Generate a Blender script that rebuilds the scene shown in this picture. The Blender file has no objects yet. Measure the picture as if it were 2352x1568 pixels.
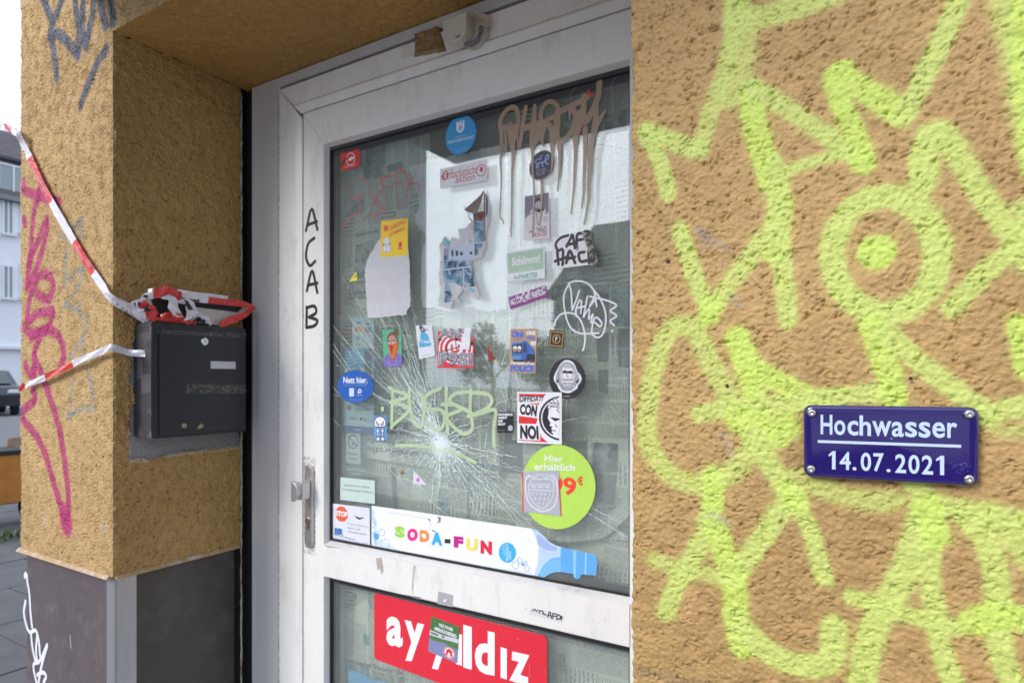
import bpy, bmesh, math, random
import numpy as np
from mathutils import Vector
from mathutils.geometry import tessellate_polygon
C = bpy.context.scene
COL = C.collection
R = math.radians
random.seed(7)
rng = np.random.default_rng(11)

# ------------------------------------------------------------------ camera, sky, sun, exposure
H = 1.35                                   # lens height above the pavement
F, CX, HY = 1441.0, 1176.0, 871.0          # focal length, centre column and horizon row of the photograph (2352 px wide)
YAW = math.asin(.5185)
CS, SN = math.cos(YAW), math.sin(YAW)
cd = bpy.data.cameras.new('camera'); cam = bpy.data.objects.new('camera', cd); COL.objects.link(cam)
cam.location = (0, 0, H); cam.rotation_euler = (R(90), 0, YAW)
cd.sensor_width = 36; cd.lens = F/2352*36; cd.shift_y = (HY-784)/2352
cd.clip_start = .02; cd.clip_end = 400
cd.dof.use_dof = True; cd.dof.focus_distance = .88; cd.dof.aperture_fstop = 8.0
C.camera = cam

SUN_EL, SUN_AZ = R(33), R(28)             # sun hidden behind cloud, high, out over the street
w = bpy.data.worlds.new('World'); C.world = w; w.use_nodes = True
nt = w.node_tree; nt.nodes.clear()
out = nt.nodes.new('ShaderNodeOutputWorld'); bg = nt.nodes.new('ShaderNodeBackground')
sky = nt.nodes.new('ShaderNodeTexSky'); sky.sky_type = 'NISHITA'; sky.sun_disc = False
sky.sun_elevation = SUN_EL; sky.sun_rotation = SUN_AZ; sky.dust_density = 4; sky.air_density = 1.2
hs = nt.nodes.new('ShaderNodeHueSaturation'); hs.inputs['Saturation'].default_value = .22
bright = nt.nodes.new('ShaderNodeMixRGB'); bright.blend_type = 'MIX'; bright.inputs[0].default_value = .62
bright.inputs[2].default_value = (6.55, 7.65, 9.9, 1)      # the even cloud sheet
bg.inputs[1].default_value = .15
nt.links.new(sky.outputs[0], hs.inputs['Color']); nt.links.new(hs.outputs[0], bright.inputs[1])
nt.links.new(bright.outputs[0], bg.inputs[0]); nt.links.new(bg.outputs[0], out.inputs[0])
sd = bpy.data.lights.new('sun', 'SUN'); sd.energy = 1.45; sd.angle = R(20); sd.color = (1, .96, .9)
sun = bpy.data.objects.new('sun', sd); COL.objects.link(sun)
sdir = Vector((math.sin(SUN_AZ)*math.cos(SUN_EL)*-1, -math.cos(SUN_AZ)*math.cos(SUN_EL), math.sin(SUN_EL)))  # towards the sun
sun.rotation_euler = sdir.to_track_quat('Z', 'Y').to_euler(); sun.location = (-2, -4, 8)
sky.sun_rotation = math.atan2(sdir.x, sdir.y)
C.view_settings.view_transform = 'Standard'; C.view_settings.look = 'None'
C.view_settings.exposure = .48; C.view_settings.gamma = 1; C.view_settings.use_curve_mapping = False

# ------------------------------------------------------------------ places (metres)
YF, YD, YG = .80, 1.15, 1.172              # street face of the walls, face of the door leaf, glass
XL, XC, XJ = -2.12, -1.62, -.2986          # outer end of pillar, pillar corner, right jamb
ZP, ZS = H-.480, H+.845                    # top of the plinth, underside of the lintel
XM = -1.541                                # front of the letter box

def onY(X, Y, y0):                         # a point of the photograph on the vertical plane y = y0
    a = (X-CX)/F
    t = y0/(SN*a+CS)
    return Vector((t*(CS*a-SN), y0, H+t*(HY-Y)/F))
def onX(X, Y, x0):
    a = (X-CX)/F
    t = x0/(CS*a-SN)
    return Vector((x0, t*(SN*a+CS), H+t*(HY-Y)/F))
def pxm(y0): return .855*F/2352            # unused scale
k2 = lambda x, y: (x*.375, 588+y*.375)
k1 = lambda x, y: (x*.375, y*.375)
k3 = lambda x, y: (x*.2876, 1117.2+y*.2876)
k4 = lambda x, y: (470.4+x*.425, y*.425)
k5 = lambda x, y: (735+x*.3188, 235.2+y*.3188)
k6 = lambda x, y: (1087.8+x*.3562, 176.4+y*.3562)
k7 = lambda x, y: (735+x*.3374, 705.6+y*.3374)
k8 = lambda x, y: (1087.8+x*.3376, 705.6+y*.3376)
k9 = lambda x, y: (735+x*.3125, 1146.6+y*.3125)
kw = lambda x, y: (1440.6+x*.3875, y*.3875)            # the right wall, upper
kv = lambda x, y: (1440.6+x*.3875, 529.2+y*.3875)
ku = lambda x, y: (1440.6+x*.3875, 999.6+y*.3875)
def km(f, pts): return [f(*p) for p in pts]

# ------------------------------------------------------------------ object helpers
LOC = {}
def link(o, parent=None, loc=(0, 0, 0)):
    COL.objects.link(o); loc = Vector(loc)
    if parent is not None:
        o.parent = parent; o.location = loc-LOC[parent.name]
    else: o.location = loc
    LOC[o.name] = loc
    return o
def tag(o, label=None, cat=None, group=None, kind=None):
    for k, v in (('label', label), ('category', cat), ('group', group), ('kind', kind)):
        if v: o[k] = v
    return o
def empty(name, loc, label=None, cat=None, group=None):
    o = bpy.data.objects.new(name, None); o.empty_display_size = .05
    link(o, None, loc); return tag(o, label, cat, group)
def mk(name, verts, faces, mats, parent=None, mi=None, smooth=False, loc=None):
    vs = np.asarray(verts, dtype=float)
    c = Vector(vs.mean(axis=0)) if loc is None else Vector(loc)
    me = bpy.data.meshes.new(name)
    me.from_pydata((vs-np.array(c)).tolist(), [], faces)
    if not isinstance(mats, (list, tuple)): mats = [mats]
    for m in mats: me.materials.append(m)
    if mi is not None: me.polygons.foreach_set('material_index', mi)
    if smooth: me.polygons.foreach_set('use_smooth', [True]*len(faces))
    me.update()
    o = bpy.data.objects.new(name, me)
    return link(o, parent, c)

class B:
    """collects faces, links them as one mesh"""
    def __init__(s): s.v = []; s.f = []; s.m = []
    def add(s, v, f, m=0):
        n = len(s.v); s.v += [tuple(p) for p in v]; s.f += [[i+n for i in q] for q in f]; s.m += [m]*len(f); return s
    def box(s, a, b, m=0):
        x0, y0, z0 = a; x1, y1, z1 = b
        x0, x1 = min(x0, x1), max(x0, x1); y0, y1 = min(y0, y1), max(y0, y1); z0, z1 = min(z0, z1), max(z0, z1)
        return s.add([(x0,y0,z0),(x1,y0,z0),(x1,y1,z0),(x0,y1,z0),(x0,y0,z1),(x1,y0,z1),(x1,y1,z1),(x0,y1,z1)],
                     [(0,3,2,1),(4,5,6,7),(0,1,5,4),(1,2,6,5),(2,3,7,6),(3,0,4,7)], m)
    def bbox(s, a, b, r=.003, m=0, seg=2):
        """bevelled box"""
        bm = bmesh.new(); bmesh.ops.create_cube(bm, size=1)
        a, b = Vector(a), Vector(b); c = (a+b)/2; d = b-a
        for v in bm.verts: v.co = Vector((v.co.x*abs(d.x), v.co.y*abs(d.y), v.co.z*abs(d.z)))+c
        bmesh.ops.bevel(bm, geom=list(bm.edges), offset=min(r, .45*min(abs(d.x), abs(d.y), abs(d.z))), segments=seg, affect='EDGES')
        bm.verts.index_update()
        s.add([v.co for v in bm.verts], [[v.index for v in f.verts] for f in bm.faces], m); bm.free(); return s
    def prism(s, pts, d, m=0, m2=None):
        """closed outline pts (3D, planar) pushed along vector d"""
        n = len(pts); P = [Vector(p) for p in pts]; d = Vector(d)
        tri = tessellate_polygon([P])
        nrm = Vector((0, 0, 0))
        for i in range(n): nrm += P[i].cross(P[(i+1) % n])
        flip = nrm.dot(d) < 0
        s.add(P, [t if not flip else t[::-1] for t in fix(P, tri, d, -1)], m)
        s.add([p+d for p in P], fix([p+d for p in P], tri, d, 1), m)
        s.add(P+[p+d for p in P], [(i, (i+1) % n, n+(i+1) % n, n+i) if not flip else (i, n+i, n+(i+1) % n, (i+1) % n) for i in range(n)], m if m2 is None else m2)
        return s
    def tube(s, pts, r, n=8, m=0):
        pts = [Vector(p) for p in pts]; rings = []
        for i, p in enumerate(pts):
            t = (pts[min(i+1, len(pts)-1)]-pts[max(i-1, 0)]).normalized()
            u = t.cross(Vector((0, 0, 1)) if abs(t.z) < .9 else Vector((1, 0, 0))).normalized(); v = t.cross(u)
            rr = r[i] if isinstance(r, (list, tuple)) else r
            rings.append([p+(u*math.cos(2*math.pi*k/n)+v*math.sin(2*math.pi*k/n))*rr for k in range(n)])
        V = [q for g in rings for q in g]; Fc = []
        for i in range(len(pts)-1):
            for k in range(n): Fc.append((i*n+k, i*n+(k+1) % n, (i+1)*n+(k+1) % n, (i+1)*n+k))
        Fc.append(tuple(range(n-1, -1, -1))); Fc.append(tuple(range(len(V)-n, len(V))))
        return s.add(V, Fc, m)
    def lathe(s, c, axis, prof, n=24, m=0):
        """prof: (radius, distance along axis)"""
        axis = Vector(axis).normalized(); u = axis.cross(Vector((0, 0, 1)) if abs(axis.z) < .9 else Vector((1, 0, 0))).normalized(); v = axis.cross(u)
        c = Vector(c); V = []; Fc = []
        for r, h in prof:
            for k in range(n): V.append(c+axis*h+(u*math.cos(2*math.pi*k/n)+v*math.sin(2*math.pi*k/n))*r)
        for i in range(len(prof)-1):
            for k in range(n): Fc.append((i*n+k, i*n+(k+1) % n, (i+1)*n+(k+1) % n, (i+1)*n+k))
        Fc.append(tuple(range(n-1, -1, -1))); Fc.append(tuple(range(len(V)-n, len(V))))
        return s.add(V, Fc, m)
    def ok(s): return bool(s.v)
    def build(s, name, mats, parent=None, smooth=False, loc=None):
        return mk(name, s.v, s.f, mats, parent, s.m, smooth, loc)
def fix(P, tri, d, sg):
    o = []
    for t in tri:
        a, b, c = (Vector(P[i]) for i in t)
        n = (b-a).cross(c-a)
        o.append(tuple(t) if n.dot(d)*sg > 0 else tuple(t[::-1]))
    return o

# ------------------------------------------------------------------ material helpers
def lin(c):                                # 0-255 sRGB to linear
    return tuple(((v/255)/12.92 if v/255 <= .04045 else ((v/255+.055)/1.055)**2.4) for v in c)
def mat(name, col, rough=.6, metal=0, spec=.5, var=0, vscale=30, bump=0, bscale=200, coat=0, dirt=None, dscale=8, dlo=.55, dhi=.75, stretch=None):
    m = bpy.data.materials.new(name); m.use_nodes = True
    n = m.node_tree; p = n.nodes['Principled BSDF']
    p.inputs['Base Color'].default_value = (*col, 1); p.inputs['Roughness'].default_value = rough
    p.inputs['Metallic'].default_value = metal; p.inputs['Specular IOR Level'].default_value = spec
    p.inputs['Coat Weight'].default_value = coat
    if not (var or bump or dirt): return m
    g = n.nodes.new('ShaderNodeNewGeometry'); mp = n.nodes.new('ShaderNodeMapping'); n.links.new(g.outputs['Position'], mp.inputs['Vector'])
    if stretch: mp.inputs['Scale'].default_value = stretch
    cur = None
    if var:
        t = n.nodes.new('ShaderNodeTexNoise'); t.inputs['Scale'].default_value = vscale; t.inputs['Detail'].default_value = 6; t.inputs['Roughness'].default_value = .65
        n.links.new(mp.outputs[0], t.inputs['Vector'])
        r = n.nodes.new('ShaderNodeValToRGB'); r.color_ramp.elements[0].position = .3; r.color_ramp.elements[1].position = .7
        r.color_ramp.elements[0].color = (*[c*(1-var) for c in col], 1); r.color_ramp.elements[1].color = (*[min(1, c*(1+var)) for c in col], 1)
        n.links.new(t.outputs[0], r.inputs[0]); cur = r.outputs[0]
    if dirt:
        t = n.nodes.new('ShaderNodeTexNoise'); t.inputs['Scale'].default_value = dscale; t.inputs['Detail'].default_value = 9; t.inputs['Roughness'].default_value = .72
        n.links.new(mp.outputs[0], t.inputs['Vector'])
        r = n.nodes.new('ShaderNodeValToRGB'); r.color_ramp.elements[0].position = dlo; r.color_ramp.elements[1].position = dhi
        r.color_ramp.elements[0].color = (0, 0, 0, 1); r.color_ramp.elements[1].color = (1, 1, 1, 1)
        n.links.new(t.outputs[0], r.inputs[0])
        x = n.nodes.new('ShaderNodeMixRGB'); x.inputs[1].default_value = (*col, 1); x.inputs[2].default_value = (*dirt, 1)
        if cur: n.links.new(cur, x.inputs[1])
        n.links.new(r.outputs[0], x.inputs[0]); cur = x.outputs[0]
    if cur: n.links.new(cur, p.inputs['Base Color'])
    if bump:
        t = n.nodes.new('ShaderNodeTexNoise'); t.inputs['Scale'].default_value = bscale; t.inputs['Detail'].default_value = 5
        n.links.new(mp.outputs[0], t.inputs['Vector'])
        b = n.nodes.new('ShaderNodeBump'); b.inputs['Strength'].default_value = 1; b.inputs['Distance'].default_value = bump
        n.links.new(t.outputs[0], b.inputs['Height']); n.links.new(b.outputs[0], p.inputs['Normal'])
    return m
MC = {}
def ink(r, g, b, rough=.45):
    k = (r, g, b, rough)
    if k not in MC: MC[k] = mat('print_%02x%02x%02x' % (r, g, b), lin((r, g, b)), rough, var=.05, vscale=60)
    return MC[k]

# ------------------------------------------------------------------ strokes
def smooth(pts, n=6, closed=False):
    P = [np.array(p, float) for p in pts]
    if len(P) < 3: n = max(n, 4)
    if closed: Q = [P[-1]]+P+[P[0], P[1]]
    else: Q = [2*P[0]-P[1]]+P+[2*P[-1]-P[-2]]
    o = []
    for i in range(1, len(Q)-2):
        for k in range(n):
            t = k/n; a, b, c, d = Q[i-1], Q[i], Q[i+1], Q[i+2]
            o.append(.5*((2*b)+(c-a)*t+(2*a-5*b+4*c-d)*t*t+(3*b-a-3*c+d)*t**3))
    if not closed: o.append(Q[-2])
    return o
def ribbon(pts, wd, cap=True):
    """flat 2D stroke: returns verts, faces, arclength per vert; wd width or list"""
    P = [np.array(p, float) for p in pts]; n = len(P)
    W = wd if isinstance(wd, (list, tuple)) else [wd]*n
    if len(W) != n: W = list(np.interp(np.linspace(0, 1, n), np.linspace(0, 1, len(W)), W))
    V = []; S = []; Fc = []; s = 0; prev = None
    for i in range(n):
        t = P[min(i+1, n-1)]-P[max(i-1, 0)]; l = np.hypot(*t)
        t = t/l if l > 1e-9 else (prev if prev is not None else np.array([1., 0])); prev = t
        if i: s += np.hypot(*(P[i]-P[i-1]))
        q = np.array([-t[1], t[0]])*W[i]/2
        V += [P[i]+q, P[i]-q]; S += [s, s]
        if i: Fc.append((2*i-2, 2*i-1, 2*i+1, 2*i))
    if cap:
        for e, sg in ((0, -1), (n-1, 1)):
            t = (P[1]-P[0]) if e == 0 else (P[-1]-P[-2]); l = np.hypot(*t) or 1; t = t/l*sg; q = np.array([-t[1], t[0]])
            r = W[e]/2; b = len(V); a1 = 2*e+(0 if sg > 0 else 1); a2 = 2*e+(1 if sg > 0 else 0); ids = []
            for k in range(1, 5):
                an = math.pi*k/5; V.append(P[e]+q*r*math.cos(an)+t*r*math.sin(an)); S.append(S[2*e]); ids.append(b+k-1)
            Fc.append((a1, a2, *ids[::-1]) if sg > 0 else (a1, a2, *ids[::-1]))
    return V, Fc, S
# ------------------------------------------------------------------ stucco height field (a tileable sheet of plaster)
NT, PX = 1024, .00115                      # samples, metres per sample
def band(lo, hi, seed, ax=1., ay=1., ang=0.):
    """band passed noise: lo..hi wavelength in metres"""
    g = np.random.default_rng(seed).standard_normal((NT, NT)); Fq = np.fft.fft2(g)
    fy = np.fft.fftfreq(NT, PX)[:, None]; fx = np.fft.fftfreq(NT, PX)[None, :]
    u = (fx*math.cos(ang)+fy*math.sin(ang))*ax; v = (-fx*math.sin(ang)+fy*math.cos(ang))*ay
    f = np.sqrt(u*u+v*v)+1e-9
    m = np.exp(-(f*lo)**4)*(1-np.exp(-(f*hi)**4))
    o = np.real(np.fft.ifft2(Fq*m)); return o/o.std()
def sstep(a, b, x): t = np.clip((x-a)/(b-a), 0, 1); return t*t*(3-2*t)
def stucco(seed, groove, pit, lump, grain, wl, wh, dens, an=1., gw=.5, ang=.3, pth=1.15):
    n1 = band(wl, wh, seed, 1/an, an, ang); n2 = band(wl*.75, wh*.75, seed+1, an, 1/an, ang*.5)
    big = .45*band(.03, .09, seed+22)
    m1 = sstep(dens, dens+.9, band(wl*1.1, wh*1.6, seed+2)+big); m2 = sstep(dens+.4, dens+1.2, band(wl, wh*1.4, seed+3)+big)
    h = -groove*(np.exp(-(n1/gw)**2)*m1+.8*np.exp(-(n2/gw)**2)*m2*(1-m1))
    p = band(wl*.55, wh*.6, seed+9, 1/an, an, ang*.3); h -= pit*sstep(pth, pth+.6, p+big*.6)
    l = band(.006, .018, seed+4); h += lump*np.clip(l, -1, 2)*.5
    bl = band(.0040, .0075, seed+6); h += lump*.8*sstep(1.3, 2.3, bl)*sstep(.2, 1.2, band(.01, .05, seed+7))
    h += grain*band(.0024, .0045, seed+5); h += lump*.9*band(.02, .08, seed+8)*.5
    return h.astype(np.float32)
HT = {'right': stucco(21, .0044, .0018, .0010, .00030, .0085, .0200, .70, .72, .36, .3, 2.0), 'pillar': stucco(61, .0048, .0080, .0005, .00014, .0068, .0125, .7, .62, .42, 0.), 'reveal': stucco(91, .0085, .0030, .0017, .00006, .0100, .0210, .55, .72, .26, .5)}
def sample(T, U, V):
    x = (U/PX) % NT; y = (V/PX) % NT; x0 = np.floor(x).astype(int); y0 = np.floor(y).astype(int); fx = x-x0; fy = y-y0
    x0 %= NT; y0 %= NT; x1 = (x0+1) % NT; y1 = (y0+1) % NT
    return T[y0, x0]*(1-fx)*(1-fy)+T[y0, x1]*fx*(1-fy)+T[y1, x0]*(1-fx)*fy+T[y1, x1]*fx*fy
def edge_noise(s, seed, amp=.0035):
    r = np.random.default_rng(seed); k = r.standard_normal(4096)
    def lp(wl):
        x = np.asarray(s)/wl+500; i = np.floor(x).astype(int); f = x-i; f = f*f*(3-2*f); return k[i % 4096]*(1-f)+k[(i+1) % 4096]*f
    return np.clip(.45+.28*lp(.03)+.22*lp(.008)+.2*lp(.0035), 0, 1.6)*amp
def seg_dist(U, V, poly):
    d = np.full(U.shape, 9., np.float32)
    for (x0, y0), (x1, y1) in zip(poly[:-1], poly[1:]):
        dx, dy = x1-x0, y1-y0; L = dx*dx+dy*dy+1e-12
        t = np.clip(((U-x0)*dx+(V-y0)*dy)/L, 0, 1)
        d = np.minimum(d, np.hypot(U-x0-t*dx, V-y0-t*dy))
    return d
WOB = band(.006, .02, 77).astype(np.float32)
def wall_grid(name, parent, us, vs, f3, nrm, tile, off, mt, paints=(), edges=(), hfun=None, label=None, amp=1.):
    """us, vs sample positions; f3(U,V)->xyz; nrm outward normal; paints: (poly in uv, half width, soft, rgb, strength)
       edges: (which, seed, in-plane axis vector, other normal) rounded rough arrises"""
    U, V = np.meshgrid(us, vs); P = np.stack(f3(U, V), -1).astype(float); n = np.array(nrm, float)
    h = sample(HT[tile], U+off[0], V+off[1])*amp
    if hfun is not None: h = hfun(U, V, h)
    fade = np.ones_like(h)
    for (side, seed, inward, other) in edges:
        d = {'u0': U-us[0], 'u1': us[-1]-U, 'v0': V-vs[0], 'v1': vs[-1]-V}[side]; s = V if side[0] == 'u' else U
        fd = sstep(0, .006, d); fade *= fd
        e = edge_noise(s, seed)*(1-sstep(0, .009, d))
        P += e[..., None]*(np.array(inward, float)*.9-n*.9)
    P += (h*fade)[..., None]*n
    nu, nv = len(us), len(vs)
    idx = np.arange(nu*nv).reshape(nv, nu)
    q = np.stack([idx[:-1, :-1], idx[:-1, 1:], idx[1:, 1:], idx[1:, :-1]], -1).reshape(-1, 4)
    P0 = P.reshape(-1, 3)
    a, b, c = P0[q[0, 0]], P0[q[0, 1]], P0[q[0, 2]]
    if np.dot(np.cross(b-a, c-a), n) < 0: q = q[:, ::-1]
    me = bpy.data.meshes.new(name); loc = P0.mean(0)
    me.vertices.add(len(P0)); me.vertices.foreach_set('co', (P0-loc).astype(np.float32).ravel())
    me.loops.add(len(q)*4); me.loops.foreach_set('vertex_index', q.astype(np.int32).ravel())
    me.polygons.add(len(q)); me.polygons.foreach_set('loop_start', np.arange(0, len(q)*4, 4, dtype=np.int32))
    me.polygons.foreach_set('use_smooth', np.ones(len(q), bool)); me.update(calc_edges=True)
    col = np.zeros(U.shape+(4,), np.float32)
    for (poly, hw, soft, rgb, st, kind) in paints:
        pu = np.array(poly); m = hw+soft*2
        i0, i1 = np.searchsorted(us, [pu[:, 0].min()-m, pu[:, 0].max()+m]); j0, j1 = np.searchsorted(vs, [pu[:, 1].min()-m, pu[:, 1].max()+m])
        if i1 <= i0 or j1 <= j0: continue
        u, v = U[j0:j1, i0:i1], V[j0:j1, i0:i1]
        wob = sample(WOB, u*.6+.3, v*.6+.1)*.0011
        if kind == 'area':
            inside = np.zeros(u.shape, bool)
            for k in range(len(pu)):
                (x0, y0), (x1, y1) = pu[k], pu[(k+1) % len(pu)]
                c_ = ((y0 > v) != (y1 > v)) & (u < (x1-x0)*(v-y0)/(y1-y0+1e-12)+x0); inside ^= c_
            dd = seg_dist(u, v, list(poly)+[poly[0]]); d = np.where(inside, -dd, dd)+hw+wob*.5
        else: d = seg_dist(u, v, poly)+wob*.6
        a_ = st*(1-sstep(hw-soft, hw+soft, d))
        if kind == 'spray':                      # thins towards the edges, misses the pits
            a_ *= np.clip(.88+.25*(1-np.clip(d/hw, 0, 1)), 0, 1)
            grain = sample(band_speck, u*.9+.2, v*.9+.4); a_ = a_*np.clip(1+(a_ < st*.8)*(grain*.3), .2, 1.0)
            over = st*.16*(1-sstep(hw*.9, hw*1.7, d)); a_ = np.maximum(a_, over)
        if kind == 'speck':
            a_ *= sstep(-.2, .5, sample(band_speck, u*2, v*2))
        if kind == 'dark': a_ *= sstep(-.6, .7, sample(band_speck, u, v))
        a_ = np.clip(a_, 0, 1)[..., None]; old = col[j0:j1, i0:i1]
        ao = a_+old[..., 3:4]*(1-a_)
        rgbm = (np.array(rgb)*a_+old[..., :3]*old[..., 3:4]*(1-a_))/np.maximum(ao, 1e-5)
        col[j0:j1, i0:i1] = np.concatenate([rgbm, ao], -1)
    at = me.color_attributes.new('paint', 'FLOAT_COLOR', 'POINT'); at.data.foreach_set('color', col.reshape(-1))
    fa = me.attributes.new('cover', 'FLOAT', 'POINT'); fa.data.foreach_set('value', col[..., 3].reshape(-1).copy())
    me.materials.append(mt); me.update()
    o = bpy.data.objects.new(name, me); link(o, parent, loc)
    if label: o['label'] = label
    return o
band_speck = band(.0030, .007, 401).astype(np.float32)

def stucco_mat(name, col, rough=.78, bump=.0004, bscale=900, worn=None, wlo=.62):
    m = mat(name, col, rough, var=.13, vscale=45, bump=bump, bscale=bscale, dirt=worn, dscale=26, dlo=wlo, dhi=wlo+.12)
    n = m.node_tree; p = n.nodes['Principled BSDF']; src = p.inputs['Base Color'].links[0].from_socket
    t = n.nodes.new('ShaderNodeTexNoise'); t.inputs['Scale'].default_value = 4; t.inputs['Detail'].default_value = 4
    g = n.nodes.new('ShaderNodeNewGeometry'); n.links.new(g.outputs['Position'], t.inputs['Vector'])
    r = n.nodes.new('ShaderNodeValToRGB'); r.color_ramp.elements[0].position = .35; r.color_ramp.elements[1].position = .7
    r.color_ramp.elements[0].color = (.90, .88, .85, 1); r.color_ramp.elements[1].color = (1.08, 1.08, 1.08, 1); n.links.new(t.outputs[0], r.inputs[0])
    mu = n.nodes.new('ShaderNodeMixRGB'); mu.blend_type = 'MULTIPLY'; mu.inputs[0].default_value = 1; n.links.new(src, mu.inputs[1]); n.links.new(r.outputs[0], mu.inputs[2])
    a = n.nodes.new('ShaderNodeAttribute'); a.attribute_name = 'paint'; c = n.nodes.new('ShaderNodeAttribute'); c.attribute_name = 'cover'
    x = n.nodes.new('ShaderNodeMixRGB'); n.links.new(c.outputs['Fac'], x.inputs[0]); n.links.new(mu.outputs[0], x.inputs[1]); n.links.new(a.outputs['Color'], x.inputs[2])
    n.links.new(x.outputs[0], p.inputs['Base Color']); return m

M_right = stucco_mat('ochre_stucco_right', (.42, .262, .096), .6, .0007, 480)
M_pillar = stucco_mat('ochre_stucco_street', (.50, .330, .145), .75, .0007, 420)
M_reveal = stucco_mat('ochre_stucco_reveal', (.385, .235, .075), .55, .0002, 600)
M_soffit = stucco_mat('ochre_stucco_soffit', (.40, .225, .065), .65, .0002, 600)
M_mortar = mat('bare_mortar', (.30, .29, .29), .95, var=.25, vscale=60, bump=.002, bscale=120)
M_dark = mat('unlit_core', (.03, .03, .03), .9)

house = empty('corner_house', (XC, YF, 0), 'corner house with ochre roughcast walls and dark plinth around a recessed shop entrance', 'house')

# ---- right wall with the yellow green graffiti
GRN = (.51, .59, .145); GRN2 = (.51, .64, .115)
def wuv(P): 
    o = []
    for x, y in P:
        p = onY(x, y, YF); o.append((p.x, p.z-H))
    return o
def scale_at(x, y): return (onY(x+1, y, YF)-onY(x-1, y, YF)).length/2
def gs(pts, wpx, conv=None, rgb=GRN, st=.93, soft=.0045, kind='spray', sm=5):
    P = km(conv, pts) if conv else pts
    mid = P[len(P)//2]; sc = scale_at(*mid); sc = (sc+YF/F/(SN*(mid[0]-CX)/F+CS))/2
    wp = wpx*(.3875 if conv in (kw, kv, ku) else 1)
    return (wuv([tuple(q) for q in smooth(P, sm)]) if len(P) > 2 else wuv(P), wp*sc/2*.94, soft*.9, rgb, st*.96, kind)
G = []
G += [gs([(245,1150),(195,960),(110,790)],105,kw), gs([(110,770),(250,830),(420,890)],115,kw), gs([(430,880),(530,560),(620,250),(640,-60)],120,kw,st=.8),
      gs([(620,560),(680,300),(650,-60)],190,kw,st=.72,soft=.008), gs([(640,110),(850,90),(1230,-40)],160,kw,st=.85,soft=.006),
      gs([(730,540),(760,750),(830,1000),(870,1080)],160,kw,GRN2,.97), gs([(740,520),(900,610),(1150,780),(1330,900),(1400,970)],125,kw,st=.9),
      gs([(1400,960),(1340,760),(1250,580),(1230,440),(1290,420)],130,kw,GRN2,.95), gs([(1250,440),(1450,560),(1620,680)],160,kw,GRN2,.96), gs([(1640,690),(1760,450),(1880,200),(1990,-60)],150,kw,st=.93),
      gs([(900,1030),(1100,960),(1330,900)],90,kw), gs([(860,1080),(910,1180),(900,1300),(870,1500)],150,kw,GRN2,.9), gs([(1390,900),(1400,970)],140,kw,GRN2,.97)]
G += [gs([(1780,380),(1790,540),(1800,640),(1810,735)],50), gs([(1562,528),(1590,620),(1628,712)],45), gs([(1632,712),(1700,620),(1790,500)],50,st=.88), gs([(1625,725),(1635,700)],55,rgb=GRN2)]
ring = [(2032+121*math.cos(t), 585+134*math.sin(t)) for t in np.linspace(0, 2*math.pi, 33)]
G += [(wuv(ring), 45*.00062/2*1.0, .004, GRN, .95, 'spray'), (wuv([(2013, 577), (2015, 580)]), 31*.00062, .003, GRN2, .97, 'spray')]
G += [gs([(1750,1110),(1740,920),(1800,790),(1880,790),(1960,920),(2100,1150),(2250,1350),(2380,1530)],150,kw,st=.93), gs([(1800,800),(1760,1050)],170,kw,st=.9)]
G += [gs([(2200,-60),(2280,300),(2352,700),(2420,1000)],150,kw,st=.8,soft=.008), gs([(2352,-60),(2370,400),(2420,950)],170,kw,GRN2,.95)]
G += [gs([(2370,545),(2280,610),(2185,708)],58,st=.92), gs([(2370,600),(2360,480)],70,st=.9), gs([(2340,745),(2362,850)],62,rgb=GRN2)]
G += [gs([(1669,901),(1626,820),(1600,765),(1566,748),(1537,763),(1506,831),(1491,916),(1487,1000),(1510,1058),(1557,1100),(1607,1110),(1660,1098),(1712,1050),(1750,990)],50,st=.82,soft=.006)]
G += [gs([(1692,775),(1720,831),(1789,878),(1885,925)],58,rgb=GRN2), gs([(1695,780),(1725,878),(1750,990)],62,rgb=GRN2,st=.95), gs([(1607,951),(1673,935),(1751,930),(1828,926),(1906,913),(2045,897)],52,st=.9)]
G += [gs([(1700,960),(1760,1000),(1800,980)],80,rgb=GRN2,st=.9), gs([(2002,746),(2020,800),(2045,870),(2052,920)],66,rgb=GRN2), gs([(2035,760),(2119,839),(2196,897),(2250,950)],56), gs([(2225,965),(2290,945),(2380,925)],60,st=.85), gs([(2250,920),(2300,990),(2380,980)],40,st=.6)]
G += [gs([(1735,1000),(1765,1060),(1795,1105),(1820,1150)],56,st=.88), gs([(1815,1140),(1762,1217),(1712,1290),(1680,1330)],52), gs([(1820,1140),(1860,1215),(1884,1300),(1893,1328)],46), gs([(1812,1128),(1830,1150)],60,rgb=GRN2)]
G += [gs([(1636,1090),(1634,1155),(1615,1232),(1585,1290),(1555,1340),(1528,1405)],50,st=.88), gs([(1636,1100),(1640,1160)],52,rgb=GRN2), gs([(1645,1215),(1673,1302),(1688,1349),(1690,1426),(1704,1484)],62,rgb=GRN2,st=.9)]
G += [gs([(1695,1430),(1770,1500),(1847,1528),(1905,1515),(1916,1440)],62,st=.93), gs([(1502,1285),(1576,1310),(1673,1325)],42,st=.75,soft=.007)]
G += [gs([(1830,1098),(1925,1135),(2002,1150),(2048,1148)],58,st=.7,soft=.006), gs([(2099,1110),(2138,1150),(2216,1172),(2380,1200)],60,st=.88)]
G += [gs([(2128,1160),(2107,1232),(2080,1310),(2037,1387),(1998,1465),(1978,1580)],70), gs([(1956,1370),(2061,1402),(2138,1426),(2200,1440)],50), gs([(2140,1170),(2135,1310),(2146,1387),(2157,1465),(2192,1580)],54), gs([(2130,1165),(2150,1230)],70,rgb=GRN2)]
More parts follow.
